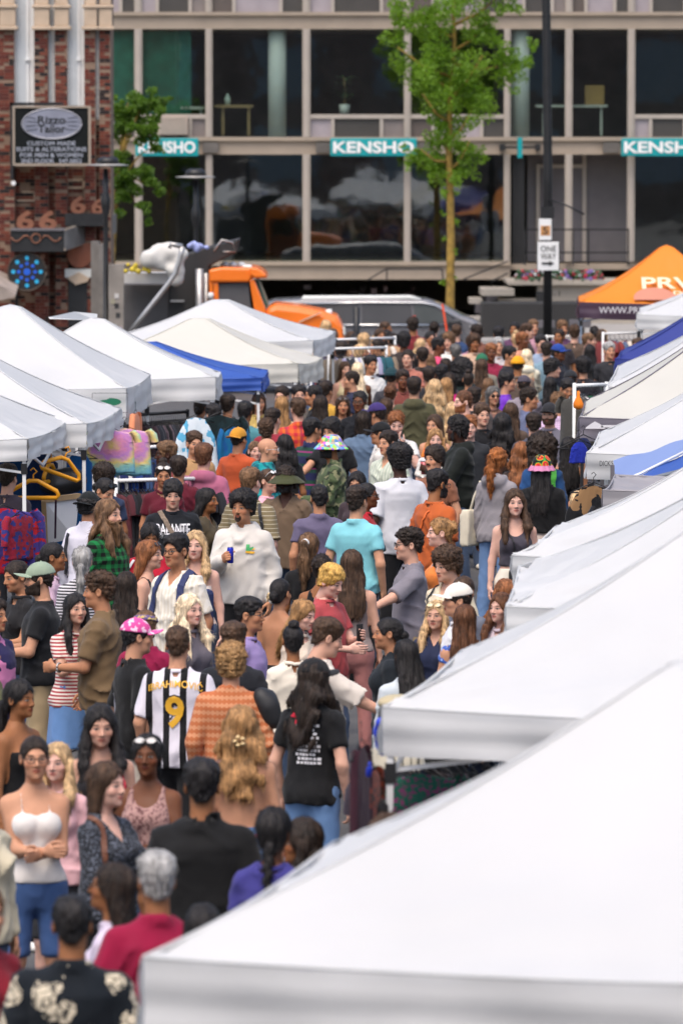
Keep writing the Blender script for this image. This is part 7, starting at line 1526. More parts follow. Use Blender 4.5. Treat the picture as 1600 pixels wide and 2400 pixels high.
# ---------------------------------------------------------------- worn details, things carried, clothes for sale
import bmesh
def bvh_of(me):
    n = len(me.vertices); c = np.empty(n*3, np.float32); me.vertices.foreach_get('co', c)
    return BVHTree.FromPolygons(c.reshape(-1, 3).tolist(), [tuple(p.vertices) for p in me.polygons])
def decal(K, me, cx, cz, w, h, back, m, name='print', arc=0., off=.006):
    """flat artwork mesh (x right, y up) laid on the front or back of a garment"""
    T_ = K.setdefault('bvh', None) or bvh_of(K['top']); K['bvh'] = T_
    b = bmesh.new(); b.from_mesh(me); bmesh.ops.triangulate(b, faces=b.faces[:])
    co = np.array([v.co[:] for v in b.verts]); lo, hi = co.min(0), co.max(0); sc = np.array([w/(hi[0]-lo[0]), h/(hi[1]-lo[1])]); 
    for v in b.verts:
        v.co.x = (v.co.x-(lo[0]+hi[0])/2)*sc[0]; v.co.y = (v.co.y-(lo[1]+hi[1])/2)*sc[1]; v.co.z = 0
    for _ in range(2):
        es = [e for e in b.edges if e.calc_length() > .03]
        if es: bmesh.ops.subdivide_edges(b, edges=es, cuts=1); bmesh.ops.triangulate(b, faces=b.faces[:])
    for v in b.verts:
        x, z = v.co.x, v.co.y+arc*(1-(v.co.x/(w/2))**2); sx = -x if back else x
        o = Vector((cx+sx, 1.0 if back else -1.0, cz+z)); hit = T_.ray_cast(o, Vector((0, -1 if back else 1, 0)))
        y = hit[0].y if hit[0] else 0; v.co = Vector((o.x, y+(off if back else -off), o.z))
    me2 = bpy.data.meshes.new(name); b.to_mesh(me2); b.free(); me2.materials.append(m)
    o = bpy.data.objects.new(name, me2); COL.objects.link(o); o.parent = K['topo']; return o
def shape2d(polys):
    me = bpy.data.meshes.new('artwork'); V = []; F = []
    for p in polys: F.append(tuple(range(len(V), len(V)+len(p)))); V += [(x, y, 0) for x, y in p]
    me.from_pydata(V, [], F); return me
def rect(x0, x1, y0, y1): return [(x0, y0), (x1, y0), (x1, y1), (x0, y1)]
def strap(K, pts, width, m, name, label=None, cat=None, off=.008, n=26, thick=.006, parent=None):
    """ribbon hugging the garment through local points"""
    T_ = K.get('bvh') or bvh_of(K['top']); K['bvh'] = T_; Pp = [Vector(p)*K['s'] for p in pts]; L = []
    seg = len(Pp)-1
    for i in range(n+1):
        t = i/n*seg; k = min(int(t), seg-1); q = Pp[k].lerp(Pp[k+1], t-k); hit = T_.find_nearest(q); q2 = hit[0]+hit[1]*off if hit[0] else q; L.append((q2, hit[1] if hit[0] else Vector((0, -1, 0))))
    V = []; F = []
    for i, (q, nn) in enumerate(L):
        tg = (L[min(i+1, n)][0]-L[max(i-1, 0)][0]).normalized(); sd_ = tg.cross(nn).normalized()*width/2
        V += [q-sd_, q+sd_, q+sd_+nn*thick, q-sd_+nn*thick]
    for i in range(n):
        for k in range(4): a0 = i*4+k; b0 = i*4+(k+1) % 4; F.append((a0, b0, b0+4, a0+4))
    me = mesh_np(name, [tuple(v) for v in V], np.array(F), False); me.materials.append(m)
    o = bpy.data.objects.new(name, me); COL.objects.link(o)
    if parent is not None: o.parent = parent
    else: o.matrix_world = K['W']
    if label: tag(o, label, cat)
    return o
def rag(K, local, r, h_, m, name, label, cat, amp=.012):
    """a soft lumpy thing at local points [(x,y,z,r)] of a person"""
    s = K['s']; W = K['W']; pr = [(*(W @ Vector((x*s, y*s, z*s))), q*s) for x, y, z, q in local]; o = blob_mesh(name, pr, h_, m, amp); tag(o, label, cat); return o
M_navy = mat('navy_webbing', (.025, .035, .11), rough=.8, var=.15, vscale=20); M_red = mat('red_strap', (.55, .03, .05), rough=.7); M_orst = mat('orange_strap', (.75, .16, .03), rough=.6); M_tanst = mat('woven_strap', (.20, .15, .11), rough=.9, var=.5, vscale=60); M_blkst = mat('black_strap', (.015, .015, .017), rough=.6); M_grst = mat('green_strap', (.08, .42, .06), rough=.6); M_brbag = mat('brown_leather', (.16, .06, .03), rough=.45, var=.15); M_canv = mat('canvas_tote', (.66, .60, .47), rough=.9, var=.08, bump=.3)
# prints
decal(R['bandtee'], text_mesh('BALANTE', 1, extr=0, bold=.01), 0, 1.315*R['bandtee']['s'], .31, .10, False, M_wht, 'lettering')
jag = []; jr = random.Random(3)
for i in range(26): x = -1+i*.08; a0 = jr.uniform(.3, 1); jag.append([(x, 0), (x+.03, a0*.5), (x+.05, 0)]); jag.append([(x+.03, -.1), (x+.05, -.1), (x+.035, -.1-a0*.5)])
decal(R['bandtee'], shape2d(jag), 0, 1.285*R['bandtee']['s'], .30, .17, False, M_wht, 'jagged_print')
strap(R['bandtee'], [(-.12, .05, 1.47), (-.10, -.06, 1.44), (-.02, -.16, 1.30), (.08, -.18, 1.15), (.17, -.12, 1.0)], .042, M_tanst, 'crossbody_strap', 'woven crossbody strap over the black tee with jagged lettering', 'strap')
K = R['backprint']
rows = []
for i in range(10):
    x = -.5+.05*math.sin(i*2.1)
    while x < .45-.08*(i % 3): w_ = jr.uniform(.06, .15); rows.append(rect(x, x+w_, i*.11+jr.uniform(0, .012), i*.11+.07+jr.uniform(0, .01))); x += w_+jr.uniform(.02, .05)
decal(K, shape2d(rows), -.03, 1.235*K['s'], .17, .25, True, M_wht, 'back_print')
decal(K, shape2d([rect(-.5, -.2, .3, .6), rect(-.15, .1, .1, .35), rect(.0, .5, .35, .62), rect(-.3, -.1, -.1, .15), rect(.15, .4, -.05, .2)]), .0, 1.395*K['s'], .20, .07, True, mat('red_ink', (.5, .01, .03), rough=.6, var=0), 'back_print')
K = R['jersey']; M_yel = mat('yellow_ink', (.78, .42, .03), rough=.5, var=0)
decal(K, text_mesh('IBRAHIMOVIĆ', 1, extr=0, bold=.012), 0, 1.355*K['s'], .36, .062, True, M_yel, 'lettering', arc=.035)
decal(K, text_mesh('9', 1, extr=0, bold=.09), 0, 1.19*K['s'], .145, .235, True, M_ink, 'number_outline', off=.005); decal(K, text_mesh('9', 1, extr=0, bold=.03), 0, 1.19*K['s'], .125, .215, True, M_yel, 'number', off=.009)
K = R['whitehoodie']; M_grn = mat('green_ink', (.06, .38, .12), rough=.6, var=0)
decal(K, shape2d([rect(-.3, .1, -.5, .5), [(.1, .1), (.5, .25), (.45, -.1), (.1, -.2)]]), .105, 1.305*K['s'], .06, .075, False, M_grn, 'emblem'); decal(K, shape2d([[(-.5, -.4), (.5, -.5), (.6, -.2), (-.4, -.1)], [(.2, .1), (.6, .3), (.5, 0)]]), .11, 1.288*K['s'], .08, .05, False, M_yel, 'emblem', off=.009)
K = R['mauve']
for i, (x0, x1, y0, c_) in enumerate(((-1, -.2, .9, (.6, .52, .40)), (.2, 1, .9, (.6, .52, .40)), (-1.1, -.15, .6, (.42, .03, .05)), (.15, 1.1, .6, (.42, .03, .05)), (-.45, .45, .25, (.03, .05, .10)), (-.5, .5, -.05, (.20, .30, .42)), (-.6, .6, -.35, (.40, .10, .05)), (-.8, .8, -.65, (.05, .04, .06)), (-.5, .5, -.95, (.35, .30, .28)))):
    decal(K, shape2d([rect(x0, x1, y0, y0+.26)]), (x0+x1)/2*-.10, (1.20+y0*.10)*K['s'], (x1-x0)*.10, .026, True, mat('emblem_%d' % i, c_, rough=.7, var=0), 'emblem_stripe')
K = R['pinkcap']; decal(K, shape2d([[(math.cos(a), math.sin(a)) for a in [i*.42 for i in range(15)]]]), .02, 1.02*K['s'], .10, .10, True, mat('teal_ink', (.03, .22, .26), rough=.6, var=0), 'print'); decal(K, shape2d([[(-.4, -1), (.3, -1), (.5, .2), (.2, 1), (-.2, 1), (-.5, .1)]]), .08, 1.13*K['s'], .11, .22, True, mat('grey_ink', (.28, .27, .30), rough=.6, var=.3, vscale=30), 'print')
decal(R['mauve'], shape2d([rect(-1, 1, 0, .1)]), 0, 1.09*R['mauve']['s'], .10, .02, True, M_ink, 'emblem_stripe')
K = R['whitetee_bcap']; strap(K, [(.16, .10, 1.40), (.19, .09, 1.25), (.19, .08, 1.0)], .03, M_ink, 'shoulder_stripe', parent=K['topo'])
K = R['redjacket']; strap(K, [(-.15, -.05, 1.42), (-.24, -.05, 1.25), (-.25, -.12, 1.1)], .022, M_wht, 'white_piping', parent=K['topo'])
for k, (x_, y_, z_) in (('clip', (0, .125, -.06)), ):
    K = R[k]; c = MB()
    for i in range(5): c.lathe([(.004, -.012), (.018, 0), (.004, .012)], 8, (.025*math.cos(i*1.257), 0, .025*math.sin(i*1.257)))
    o = c.build('claw_clip', mat('cream_plastic', (.72, .52, .26), rough=.3)); o.parent = K['root']; o.matrix_local = K['head'] @ Matrix.Translation((0, .150, -.075))
K = R['hairclip']; c = MB(); [c.bar(a_, b_, .014) for a_, b_ in (((-.05, 0, .02), (.05, 0, .035)), ((-.05, 0, -.02), (.05, 0, -.005)), ((-.05, 0, -.02), (-.05, 0, .02)), ((.05, 0, -.005), (.05, 0, .035)))]; o = c.build('hair_clip', mat('cream_plastic', (.72, .52, .26), rough=.3)); o.parent = K['root']; o.matrix_local = K['head'] @ Matrix.Translation((.06, .105, -.035)) @ Matrix.Rotation(-.9, 4, 'Z') @ Matrix.Rotation(.5, 4, 'Y')
K = R['scrunch']; c = MB(); c.tube([(.026*math.cos(i*.5236), 0, .026*math.sin(i*.5236)) for i in range(13)], .012, 7); o = c.build('scrunchie', M_white); o.parent = K['root']; o.matrix_local = K['head'] @ Matrix.Translation((0, .122, .048))
# straps and bags
K = R['whiteshirt']; e = empty('backpack', K['W'].translation); tag(e, 'navy backpack worn by the man in the cream shirt', 'backpack'); e.matrix_world = K['W']
for sx in (-1, 1): strap(K, [(sx*.10, .12, 1.36), (sx*.105, .03, 1.47), (sx*.12, -.10, 1.36), (sx*.14, -.14, 1.2), (sx*.19, -.06, 1.05), (sx*.17, .1, 1.02)], .055, M_navy, 'shoulder_strap', parent=e, thick=.012)
b_ = MB(); b_.box(-.15, .15, .16, .30, .95, 1.38); o = b_.build('bag', M_navy, None, .04); o.parent = e
strap(R['asianlong'], [(.10, .06, 1.44), (.11, -.04, 1.43), (.12, -.12, 1.28), (.15, -.10, 1.1), (.17, 0, .98)], .03, M_red, 'bag_strap', 'red strap of the bag worn by the long black-haired woman', 'strap')
strap(R['orangetee'], [(-.10, .02, 1.46), (-.03, .13, 1.36), (.05, .14, 1.2), (.16, .08, 1.0)], .018, M_orst, 'bag_strap', 'thin orange strap across the rust orange tee', 'strap'); rag(R['orangetee'], [(.20, .10, .97, .07), (.21, .06, .92, .07)], 0, .022, M_orst, 'waist_bag', 'orange pouch at the hip of the rust orange tee', 'bag')
strap(R['tanktop'], [(-.09, .05, 1.43), (-.09, -.05, 1.42), (-.02, -.13, 1.22), (.0, -.13, 1.08)], .012, M_blkst, 'bag_strap', 'thin black strap across the charcoal tank top', 'strap'); rag(R['tanktop'], [(-.02, -.15, 1.02, .045), (.03, -.15, .97, .055), (-.01, -.15, .95, .055)], 0, .016, M_blkst, 'crossbody_bag', 'small black bag hanging in front of the charcoal tank top', 'bag')
strap(R['bigafro'], [(-.12, .08, 1.44), (-.13, .15, 1.30), (-.14, .15, 1.1)], .06, M_grst, 'bag_strap', 'bright green strap on the blue denim jacket', 'strap', thick=.015)
strap(R['vneck'], [(-.10, .04, 1.45), (-.12, -.06, 1.40), (-.16, -.10, 1.25), (-.18, -.08, 1.05)], .03, M_brbag, 'bag_strap', 'brown leather strap over the dark speckled top', 'strap')
strap(R['tanstripe'], [(-.12, .05, 1.45), (-.17, .12, 1.32), (-.19, .10, 1.1), (-.2, .06, .95)], .03, M_blkst, 'bag_strap', 'black shoulder strap on the olive lined tee', 'strap')
rag(R['tanstripe'], [(-.25, .08, .98, .07), (-.25, .1, .86, .09), (-.25, .08, .76, .08)], 0, .028, M_canv, 'shoulder_bag', 'cream bag hanging at the side of the olive lined tee', 'bag')
strap(R['darkcurl'], [(-.12, .05, 1.45), (-.13, -.06, 1.42), (-.16, -.12, 1.25), (-.19, -.10, 1.0)], .02, M_blkst, 'bag_strap', 'black strap over the cream jacket', 'strap')
rag(R['bagwoman'], [(-.22, .02, 1.22, .08), (-.24, .10, 1.18, .09), (-.22, .15, 1.14, .08)], 0, .025, M_brbag, 'leather_bag', 'brown leather bag under the arm beside the turquoise polo', 'bag')
rag(R['mop'], [(-.20, .05, 1.43, .06), (-.26, .06, 1.36, .08), (-.29, .05, 1.27, .075), (-.24, -.02, 1.40, .07)], 0, .022, M_blkst, 'folded_jacket', 'black jacket slung over the shoulder of the orange sweater', 'jacket')
# tote bag on the grey hoodie
K = R['greyhood']; e = empty('tote_bag', K['W'].translation); tag(e, 'canvas tote bag with red and green print on the grey hoodie shoulder', 'bag'); e.matrix_world = K['W']
tb = []; P_, o_ = grid((.12, -.25, .78), (.42, .25, 1.22), .018); d = np.maximum(np.maximum(np.abs(P_[0]-.265-.03*np.sin(P_[1]*9))-.05, np.abs(P_[1]+.02)-.17-.06*(1.2-P_[2])), np.abs(P_[2]-1.0)-.19); d = smax(d, d, .03)+.012*vn(P_, 8, s=4); V_, Q_ = surfnet(d.astype(np.float32), o_, .018); me = mesh_np('bag', V_, Q_); me.materials.append(M_canv); o = bpy.data.objects.new('bag', me); COL.objects.link(o); o.parent = e
for y_ in (-.12, .08): 
    mb = MB(); mb.tube([(.27, y_, 1.17), (.24, y_*.6, 1.32), (.19, y_*.4-.01, 1.44), (.18, y_*.5, 1.47)], .013, 6); o = mb.build('handle', M_canv, None); o.parent = e
for i, (z0, z1, c_) in enumerate(((1.10, 1.13, (.03, .28, .2)), (1.02, 1.07, (.5, .03, .04)), (.97, 1.0, (.5, .45, .4)), (.90, .95, (.05, .10, .18)))):
    mb = MB(); mb.box(.322, .334, -.13, .09, z0, z1); o = mb.build('printed_band', mat('tote_%d' % i, c_, rough=.8, var=.1)); o.parent = e
# held things
def held(K, side, mbs, name, label, cat, loc=(.045, -.01, -.085), up=True):
    M = hand_point(K, side, loc); e = empty(name, M.translation); tag(e, label, cat)
    for mb, nm, m in mbs:
        me = mb.mesh(nm); me.materials.append(m); o = bpy.data.objects.new(nm, me); COL.objects.link(o); o.parent = e
    e.location = M.translation; e.rotation_euler.z = K['root'].rotation_euler.z; return e
held(R['whitehoodie'], 0, [(MB().lathe([(.024, -.07), (.028, -.064), (.028, .056), (.022, .066)], 16), 'can_body', mat('blue_can', (.02, .03, .42), rough=.25, metal=.5, var=.25, vscale=30)), (MB().lathe([(.0225, .066), (.0215, .07), (.006, .07)], 14), 'can_lid', M_steel)], 'drink_can', 'slim blue drink can in the hand of the white hoodie', 'can')
held(R['blackhoodie'], 1, [(MB().lathe([(.030, -.09), (.043, .05)], 16), 'cup', mat('pink_drink', (.55, .10, .12), rough=.2, var=.2, vscale=12)), (MB().lathe([(.045, .05), (.045, .06), (.030, .085), (.01, .09)], 16), 'lid', mat('clear_lid', (.6, .6, .62), rough=.15)), (MB().tube([(0, 0, .05), (.012, 0, .2)], .006, 6), 'straw', M_orst)], 'iced_drink', 'pink iced drink with a domed lid and orange straw', 'drink')
held(R['redstripe'], 0, [(MB().lathe([(.030, -.12), (.031, .02), (.012, .08), (.012, .14), (.014, .15)], 14), 'bottle_glass', mat('green_bottle', (.03, .16, .02), rough=.12, var=.1)), (MB().lathe([(.0316, -.06), (.0316, -.01)], 14), 'bottle_label', M_yel)], 'beer_bottle', 'green glass bottle held against the red striped tee', 'bottle')
held(R['ginger'], 1, [(MB().lathe([(.028, -.06), (.038, .06), (.040, .065), (.036, .07)], 14), 'cup', M_white)], 'paper_cup', 'white paper cup held by the ginger-haired woman', 'cup')
held(R['bowl'], 1, [(MB().box(-.036, .036, -.005, .005, -.07, .075), 'phone_body', M_blkst)], 'phone', 'black phone held by the blond bowl cut', 'phone', (.04, -.01, -.09))
held(R['vneck'], 1, [(MB().lathe([(.025, -.03), (.032, .02)], 12), 'cup', M_offw), (MB().tube([(0, 0, 0), (-.01, 0, .14)], .008, 6), 'stem', mat('green_stem', (.25, .32, .06), rough=.6))], 'flower_cup', 'small cup with a green stem held before the dark speckled top', 'cup')
held(R['greencap'], 0, [(MB().lathe([(.036, -.03), (.045, .03), (.02, .045)], 14), 'bowl', mat('clear_lid', (.6, .6, .62), rough=.15))], 'snack_bowl', 'clear snack bowl held by the man in the sage cap', 'bowl')
# watch
K = R['brownshirt']; M, sg = K['hands'][1]; c = MB(); c.tube([(.031*math.cos(i*.5236), .031*math.sin(i*.5236), 0) for i in range(13)], .008, 6); o = c.build('wrist_watch', M_steel); o.parent = K['root']; o.matrix_local = M @ Matrix.Translation((0, 0, .035))
# ---------------- clothes on hangers
GM = {}
def garment_mesh(kind, seed):
    k = (kind, seed)
    if k in GM: return GM[k]
    r = random.Random(seed*7+len(kind)); n, m = 16, 18; ph = [r.uniform(0, 6) for _ in range(4)]; V = []; F = []
    prof = {'tee': ([0, .06, .12, .3, 1], [.22, .75, .80, .78, .84]), 'trouser': ([0, .05, 1], [.55, .6, .66]), 'dress': ([0, .1, .4, 1], [.35, .6, .6, 1.0]), 'tank': ([0, .12, .3, 1], [.35, .5, .75, .95]), 'coat': ([0, .08, .15, 1], [.3, .85, .95, 1.0])}[kind]
    for s in (-1, 1):
        for i in range(m+1):
            v = i/m; w = np.interp(v, *prof)/2
            for j in range(n+1):
                u = j/n*2-1; edge = math.sqrt(max(0, 1-abs(u)**2.4)); th = .012+.045*edge*(.4+.6*min(1, v*4))
                fold = .018*math.sin(u*9+ph[0]+1.5*v)*v*edge+.010*math.sin(u*17+ph[1])*v*edge
                V.append((u*w, s*th+fold, -v+.03*(abs(u)*(1 if v < .1 else 0))*-1+.015*math.sin(u*7+ph[2])*(v > .95)))
    N_ = (n+1)*(m+1)
    for s in range(2):
        for i in range(m):
            for j in range(n):
                q = s*N_+i*(n+1)+j; f = (q, q+1, q+n+2, q+n+1); F.append(f if s == 0 else f[::-1])
    for i in range(m):
        for j in (0, n): q = i*(n+1)+j; f = (q, q+n+1, q+n+1+N_, q+N_); F.append(f if j == 0 else f[::-1])
    for j in range(n): q = m*(n+1)+j; F.append((q, q+1, q+1+N_, q+N_))
    V = np.array(V); F = [np.array(F)]
    if kind in ('tee', 'coat'):
        # sleeves hanging at the sides
        for s in (-1, 1):
            L = .30 if kind == 'tee' else .68; mb = MB(); mb.tube([(s*.36, 0, -.05), (s*.44, .0, -.15), (s*.47, 0, -L)], [.06, .065, .06], 8); b0 = len(V); V = np.concatenate([V, np.array([tuple(p) for p in mb.v])])
            q = np.array([f for f in mb.f if len(f) == 4])+b0; F.append(q)
    GM[k] = mesh_np('garment', V, F); return GM[k]
HANG = None
def hanger_mesh():
    global HANG
    if HANG is None:
        mb = MB(); mb.tube([(-.21, 0, -.06), (0, 0, .03), (.21, 0, -.06), (-.21, 0, -.06)], .006, 5); mb.tube([(0, 0, .03), (0, 0, .07), (.022, 0, .095), (.0, 0, .118), (-.02, 0, .10)], .004, 5); HANG = mb.mesh('hanger')
    return HANG
def hang(px, py, d, length, col, label, kind='tee', rot=90, width=1.0, pat='plain', group=None, cat='clothing', hcol=None, name='hanging_garment', pos=None):
    p = Vector(pos) if pos is not None else at(px, py, dq(d, py))
    o = bpy.data.objects.new(name, garment_mesh(kind, int(px) % 4)); COL.objects.link(o); o.location = p; o.rotation_euler.z = math.radians(rot); o.scale = (width*.62, width*.75, length); o.color = lin(col)
    mt = cloth(*pat) if isinstance(pat, tuple) else cloth(pat)
    if not o.data.materials: o.data.materials.append(None)
    o.material_slots[0].link = 'OBJECT'; o.material_slots[0].material = mt; tag(o, label, cat, group)
    h_ = bpy.data.objects.new('hanger', hanger_mesh()); COL.objects.link(h_); h_.parent = o; h_.scale = (1.6/width, 1, 1/length)
    if not h_.data.materials: h_.data.materials.append(None)
    h_.material_slots[0].link = 'OBJECT'; h_.material_slots[0].material = M_black if hcol is None else hcol
    return o
def rack(x0, x1, py, d0, d1, label, m=M_white, base=0.0, r=.02):
    a_, b_ = at(x0, py, dq(d0, py)), at(x1, py, dq(d1, py)); b_.z = a_.z; e = empty('clothes_rack', (a_+b_)/2*1.0); e.location.z = 0; tag(e, label, 'clothes rack', 'clothes racks')
    mb = MB(); mb.tube([a_, b_], r, 8); mb.build('rail', m, e)
    for q in (a_, b_):
        mb = MB(); mb.tube([Vector((q.x, q.y, base)), q+Vector((0, 0, .03))], r, 8); mb.build('upright', m, e); mb = MB(); mb.tube([Vector((q.x-.05, q.y-.28, .04)), Vector((q.x+.05, q.y+.28, .04))], r, 8); mb.build('foot', m, e)
    return a_, b_
gr = random.Random(9)
def fill(a_, b_, n, pal, lab, group, length=(.7, .8), kind='tee', rot=None, jit=12, pat='plain'):
    D = (b_-a_); base = math.degrees(math.atan2(D.y, D.x))+90
    for i in range(n):
        t = (i+.5)/n; p = a_.lerp(b_, t)+Vector((0, 0, -.115)); cc, cn = pal[gr.randrange(len(pal))]
        hang(gr.randrange(1000), 0, 0, gr.uniform(*length), cc, lab % cn, kind, base+gr.uniform(-jit, jit), 1.0, pat, group, pos=p)
DARKP = [('#161618', 'black'), ('#161618', 'black'), ('#1e1d22', 'black'), ('#3c2a30', 'dark plum'), ('#6c5a60', 'mauve'), ('#2a2c34', 'charcoal')]
a_, b_ = rack(328, 440, 972, 64.5, 65.2, 'black rail packed with dark tops under the tall white tent', M_black); fill(a_, b_, 22, DARKP, '%s top on the packed black rail under the tall tent', 'dark tops on the black rail')
a_, b_ = rack(322, 432, 1050, 60.2, 60.8, 'white rail with jeans below the dark tops', M_white); fill(a_, b_, 14, [('#3a5078', 'blue'), ('#26365c', 'dark blue'), ('#4f6a94', 'faded blue')], '%s jeans on the white rail below the dark tops', 'jeans on the white rail', (.75, .9), 'trouser')
a_, b_ = rack(232, 316, 1054, 57.6, 57.8, 'short white rail with navy and white shirts', M_white); fill(a_, b_, 9, [('#1c2a5c', 'navy'), ('#e0dcd8', 'white'), ('#2c4a8c', 'royal blue')], '%s shirt on the short white rail beside the tent legs', 'shirts on the short white rail')
a_, b_ = rack(272, 488, 1127, 52.0, 52.4, 'long white rail in front of the mauve hoodie', M_white); fill(a_, b_, 26, [('#26262c', 'black'), ('#c8c4c0', 'white'), ('#26262c', 'black'), ('#3a3e4c', 'slate'), ('#5a2c34', 'maroon'), ('#2c3c5c', 'blue'), ('#1c1c20', 'black')], '%s top on the long white rail in front of the mauve hoodie', 'tops on the long white rail')
hang(292, 1003, 56.0, .5, '#e0a8b8', 'pastel tie-dye tee with yellow and pink rings under the tall white tent', 'tee', 8, 1.1, ('rings',))
hang(256, 1006, 55.6, .46, '#d88ab0', 'pink and orange tie-dye tee half hidden by the tent valance', 'tee', 5, 1.05, ('rings',)); hang(318, 965, 61.9, .75, '#e8946c', 'salmon tee hanging beside the tie-dye tees', 'tee', 82, .8)
hang(459, 978, 60.5, .80, '#b8ccd8', 'pale blue tie-dye tank with an orange motif', 'tank', 6, .95, ('tiedye', '#e8ecee', 1.0, '#5aa8cc'))
o = hang(515, 972, 61.0, .72, '#14282c', 'dark green tee with purple lettering on a hanger', 'tee', 5, 1.05, ('camo', '#0c1c1e', .4)); q = at(508, 1000, dq(60.82, 1000)); text_obj('NYK BOYS', .1, q, mat('purple_ink', (.14, .08, .26), rough=.6, var=0), o, fit=(.34, .05), extr=.002)
hang(548, 1000, 60.4, .95, '#0f8a9a', 'turquoise and blue tie-dye long shirt', 'coat', 40, .75, ('tiedye', '#1c3c9c', 1.2)); 
# motif on the tie-dye tank
q = at(448, 1040, dq(60.36, 1040)); mb = MB()
for i, c_ in enumerate(((.45, .30, .40), (.62, .36, .10), (.30, .36, .30))):
    mb = MB(); rx, rz = .11-.03*i, .21-.055*i; mb.add([q+Vector((rx*math.cos(t), -.004*i, rz*math.sin(t))) for t in [k*math.pi/12 for k in range(24)]], [tuple(range(24))]); 
    tgt = [ob for ob in COL.objects if ob.get('label') == 'pale blue tie-dye tank with an orange motif'][0]; oo = mb.build('motif', mat('motif_%d' % i, c_, rough=.8, var=.4, vscale=20)); oo.parent = tgt; oo.matrix_parent_inverse = Matrix.LocRotScale(tgt.location, tgt.rotation_euler, tgt.scale).inverted()
# first left stall: yellow hangers, black bag, mirror, blue hangings, red and blue fleece
M_yh = mat('yellow_plastic', (.85, .36, .01), rough=.4, var=.05)
def big_hanger(px, py, d, w, rot, label, lean=0.):
    d = dq(d, py); mb = MB(); k = 1/K_(d); W = w*k
    mb.tube([(-W/2, 0, -.14), (-W*.46, 0, -.10), (-.04, 0, .0), (.04, 0, .0), (W*.46, 0, -.10), (W/2, 0, -.14), (W*.46, 0, -.165), (-W*.46, 0, -.165), (-W/2, 0, -.14)], .021, 8); mb.tube([(0, 0, 0), (0, 0, .06), (.035, 0, .09), (.0, 0, .125), (-.03, 0, .10)], .008, 6)
    o = mb.build('clothes_hanger', M_yh); o.location = at(px, py, d); o.rotation_euler = (0, lean, rot); tag(o, label, 'hanger', 'yellow clothes hangers')
big_hanger(79, 1127, 50.2, 118, 0, 'yellow plastic hanger in front of the white tent leg'); big_hanger(152, 1075, 52.0, 105, .5, 'yellow plastic hanger above the black bag', .35); big_hanger(118, 1090, 52.6, 60, 1.1, 'yellow plastic hanger turned edge-on behind the tent leg')
o = blob_mesh('black_handbag', [(*at(115+i*14, 1135+6*math.sin(i), dq(52.2, 1135)), .085) for i in range(6)]+[(*at(120+i*14, 1112, dq(52.2, 1135)), .06) for i in range(5)], .026, mat('black_leather', (.012, .012, .013), rough=.35, var=.2), .02); tag(o, 'slouchy black leather handbag hanging below a yellow hanger', 'bag')
for i, (x, w, c_, l) in enumerate(((28, 1.0, '#123a6c', 'leftmost blue cloth'), (60, 1.0, '#16426f', 'second blue cloth'), (95, 1.0, '#1a3058', 'third blue cloth, darker'), (185, .8, '#15558c', 'bright blue cloth'))):
    hang(x, 1062, 53.2, .95, c_, l+' hanging at the back of the first left stall', 'dress', 10+i*6, w)
e = empty('standing_mirror', at(140, 1265, dq(50.6, 1265))); tag(e, 'white leaning board with a wooden frame under the first left tent', 'mirror')
f_ = [at(103, 1172, dq(51, 1172)), at(186, 1162, dq(51.4, 1162)), at(176, 1262, dq(50.6, 1262)), at(108, 1275, dq(50.4, 1275))]; mb = MB(); mb.add(f_+[v+Vector((0, .03, 0)) for v in f_], [(0, 1, 2, 3), (7, 6, 5, 4), (0, 4, 5, 1), (1, 5, 6, 2), (2, 6, 7, 3), (3, 7, 4, 0)]); mb.build('board', M_white, e)
mb = MB(); mb.bar(f_[0], f_[1], .05); mb.bar(f_[0], f_[3], .045); mb.build('frame', M_wood, e); mb = MB(); mb.bar(f_[3], Vector((f_[3].x, f_[3].y, 0)), .04); mb.bar(f_[2], Vector((f_[2].x, f_[2].y, 0)), .04); mb.build('easel_leg', M_wood, e)
mb = MB(); mb.bar(at(132, 1150, dq(50.0, 1150)), at(130, 1260, dq(50.0, 1260)), .02); tag(mb.build('hanging_strap', mat('purple_strap', (.10, .03, .09), rough=.7)), 'thin purple strap hanging from the yellow hanger', 'strap')
hang(8, 1190, 47.4, .62, '#3a2f74', 'red and purple fuzzy fleece hanging at the left edge', 'coat', 12, 1.25, ('camo', '#a01828', 1.0), cat='jacket', name='fleece_jacket'); hang(48, 1205, 47.2, .42, '#8c1830', 'smaller red and blue fleece beside the fuzzy fleece', 'coat', 55, .8, ('camo', '#2c2f74', .8), cat='jacket', name='fleece_jacket')
e = tag(sheet([at(8, 1290, dq(47.0, 1290)), at(84, 1278, dq(46.8, 1278)), at(86, 1330, dq(46.6, 1330)), at(6, 1335, dq(46.8, 1335))], 'table_cloth', mat('red_cloth', (.36, .012, .025), rough=.8, var=.15, bump=.3), None, wr=.02), 'red cloth draped below the fuzzy fleece at the left edge', 'cloth')
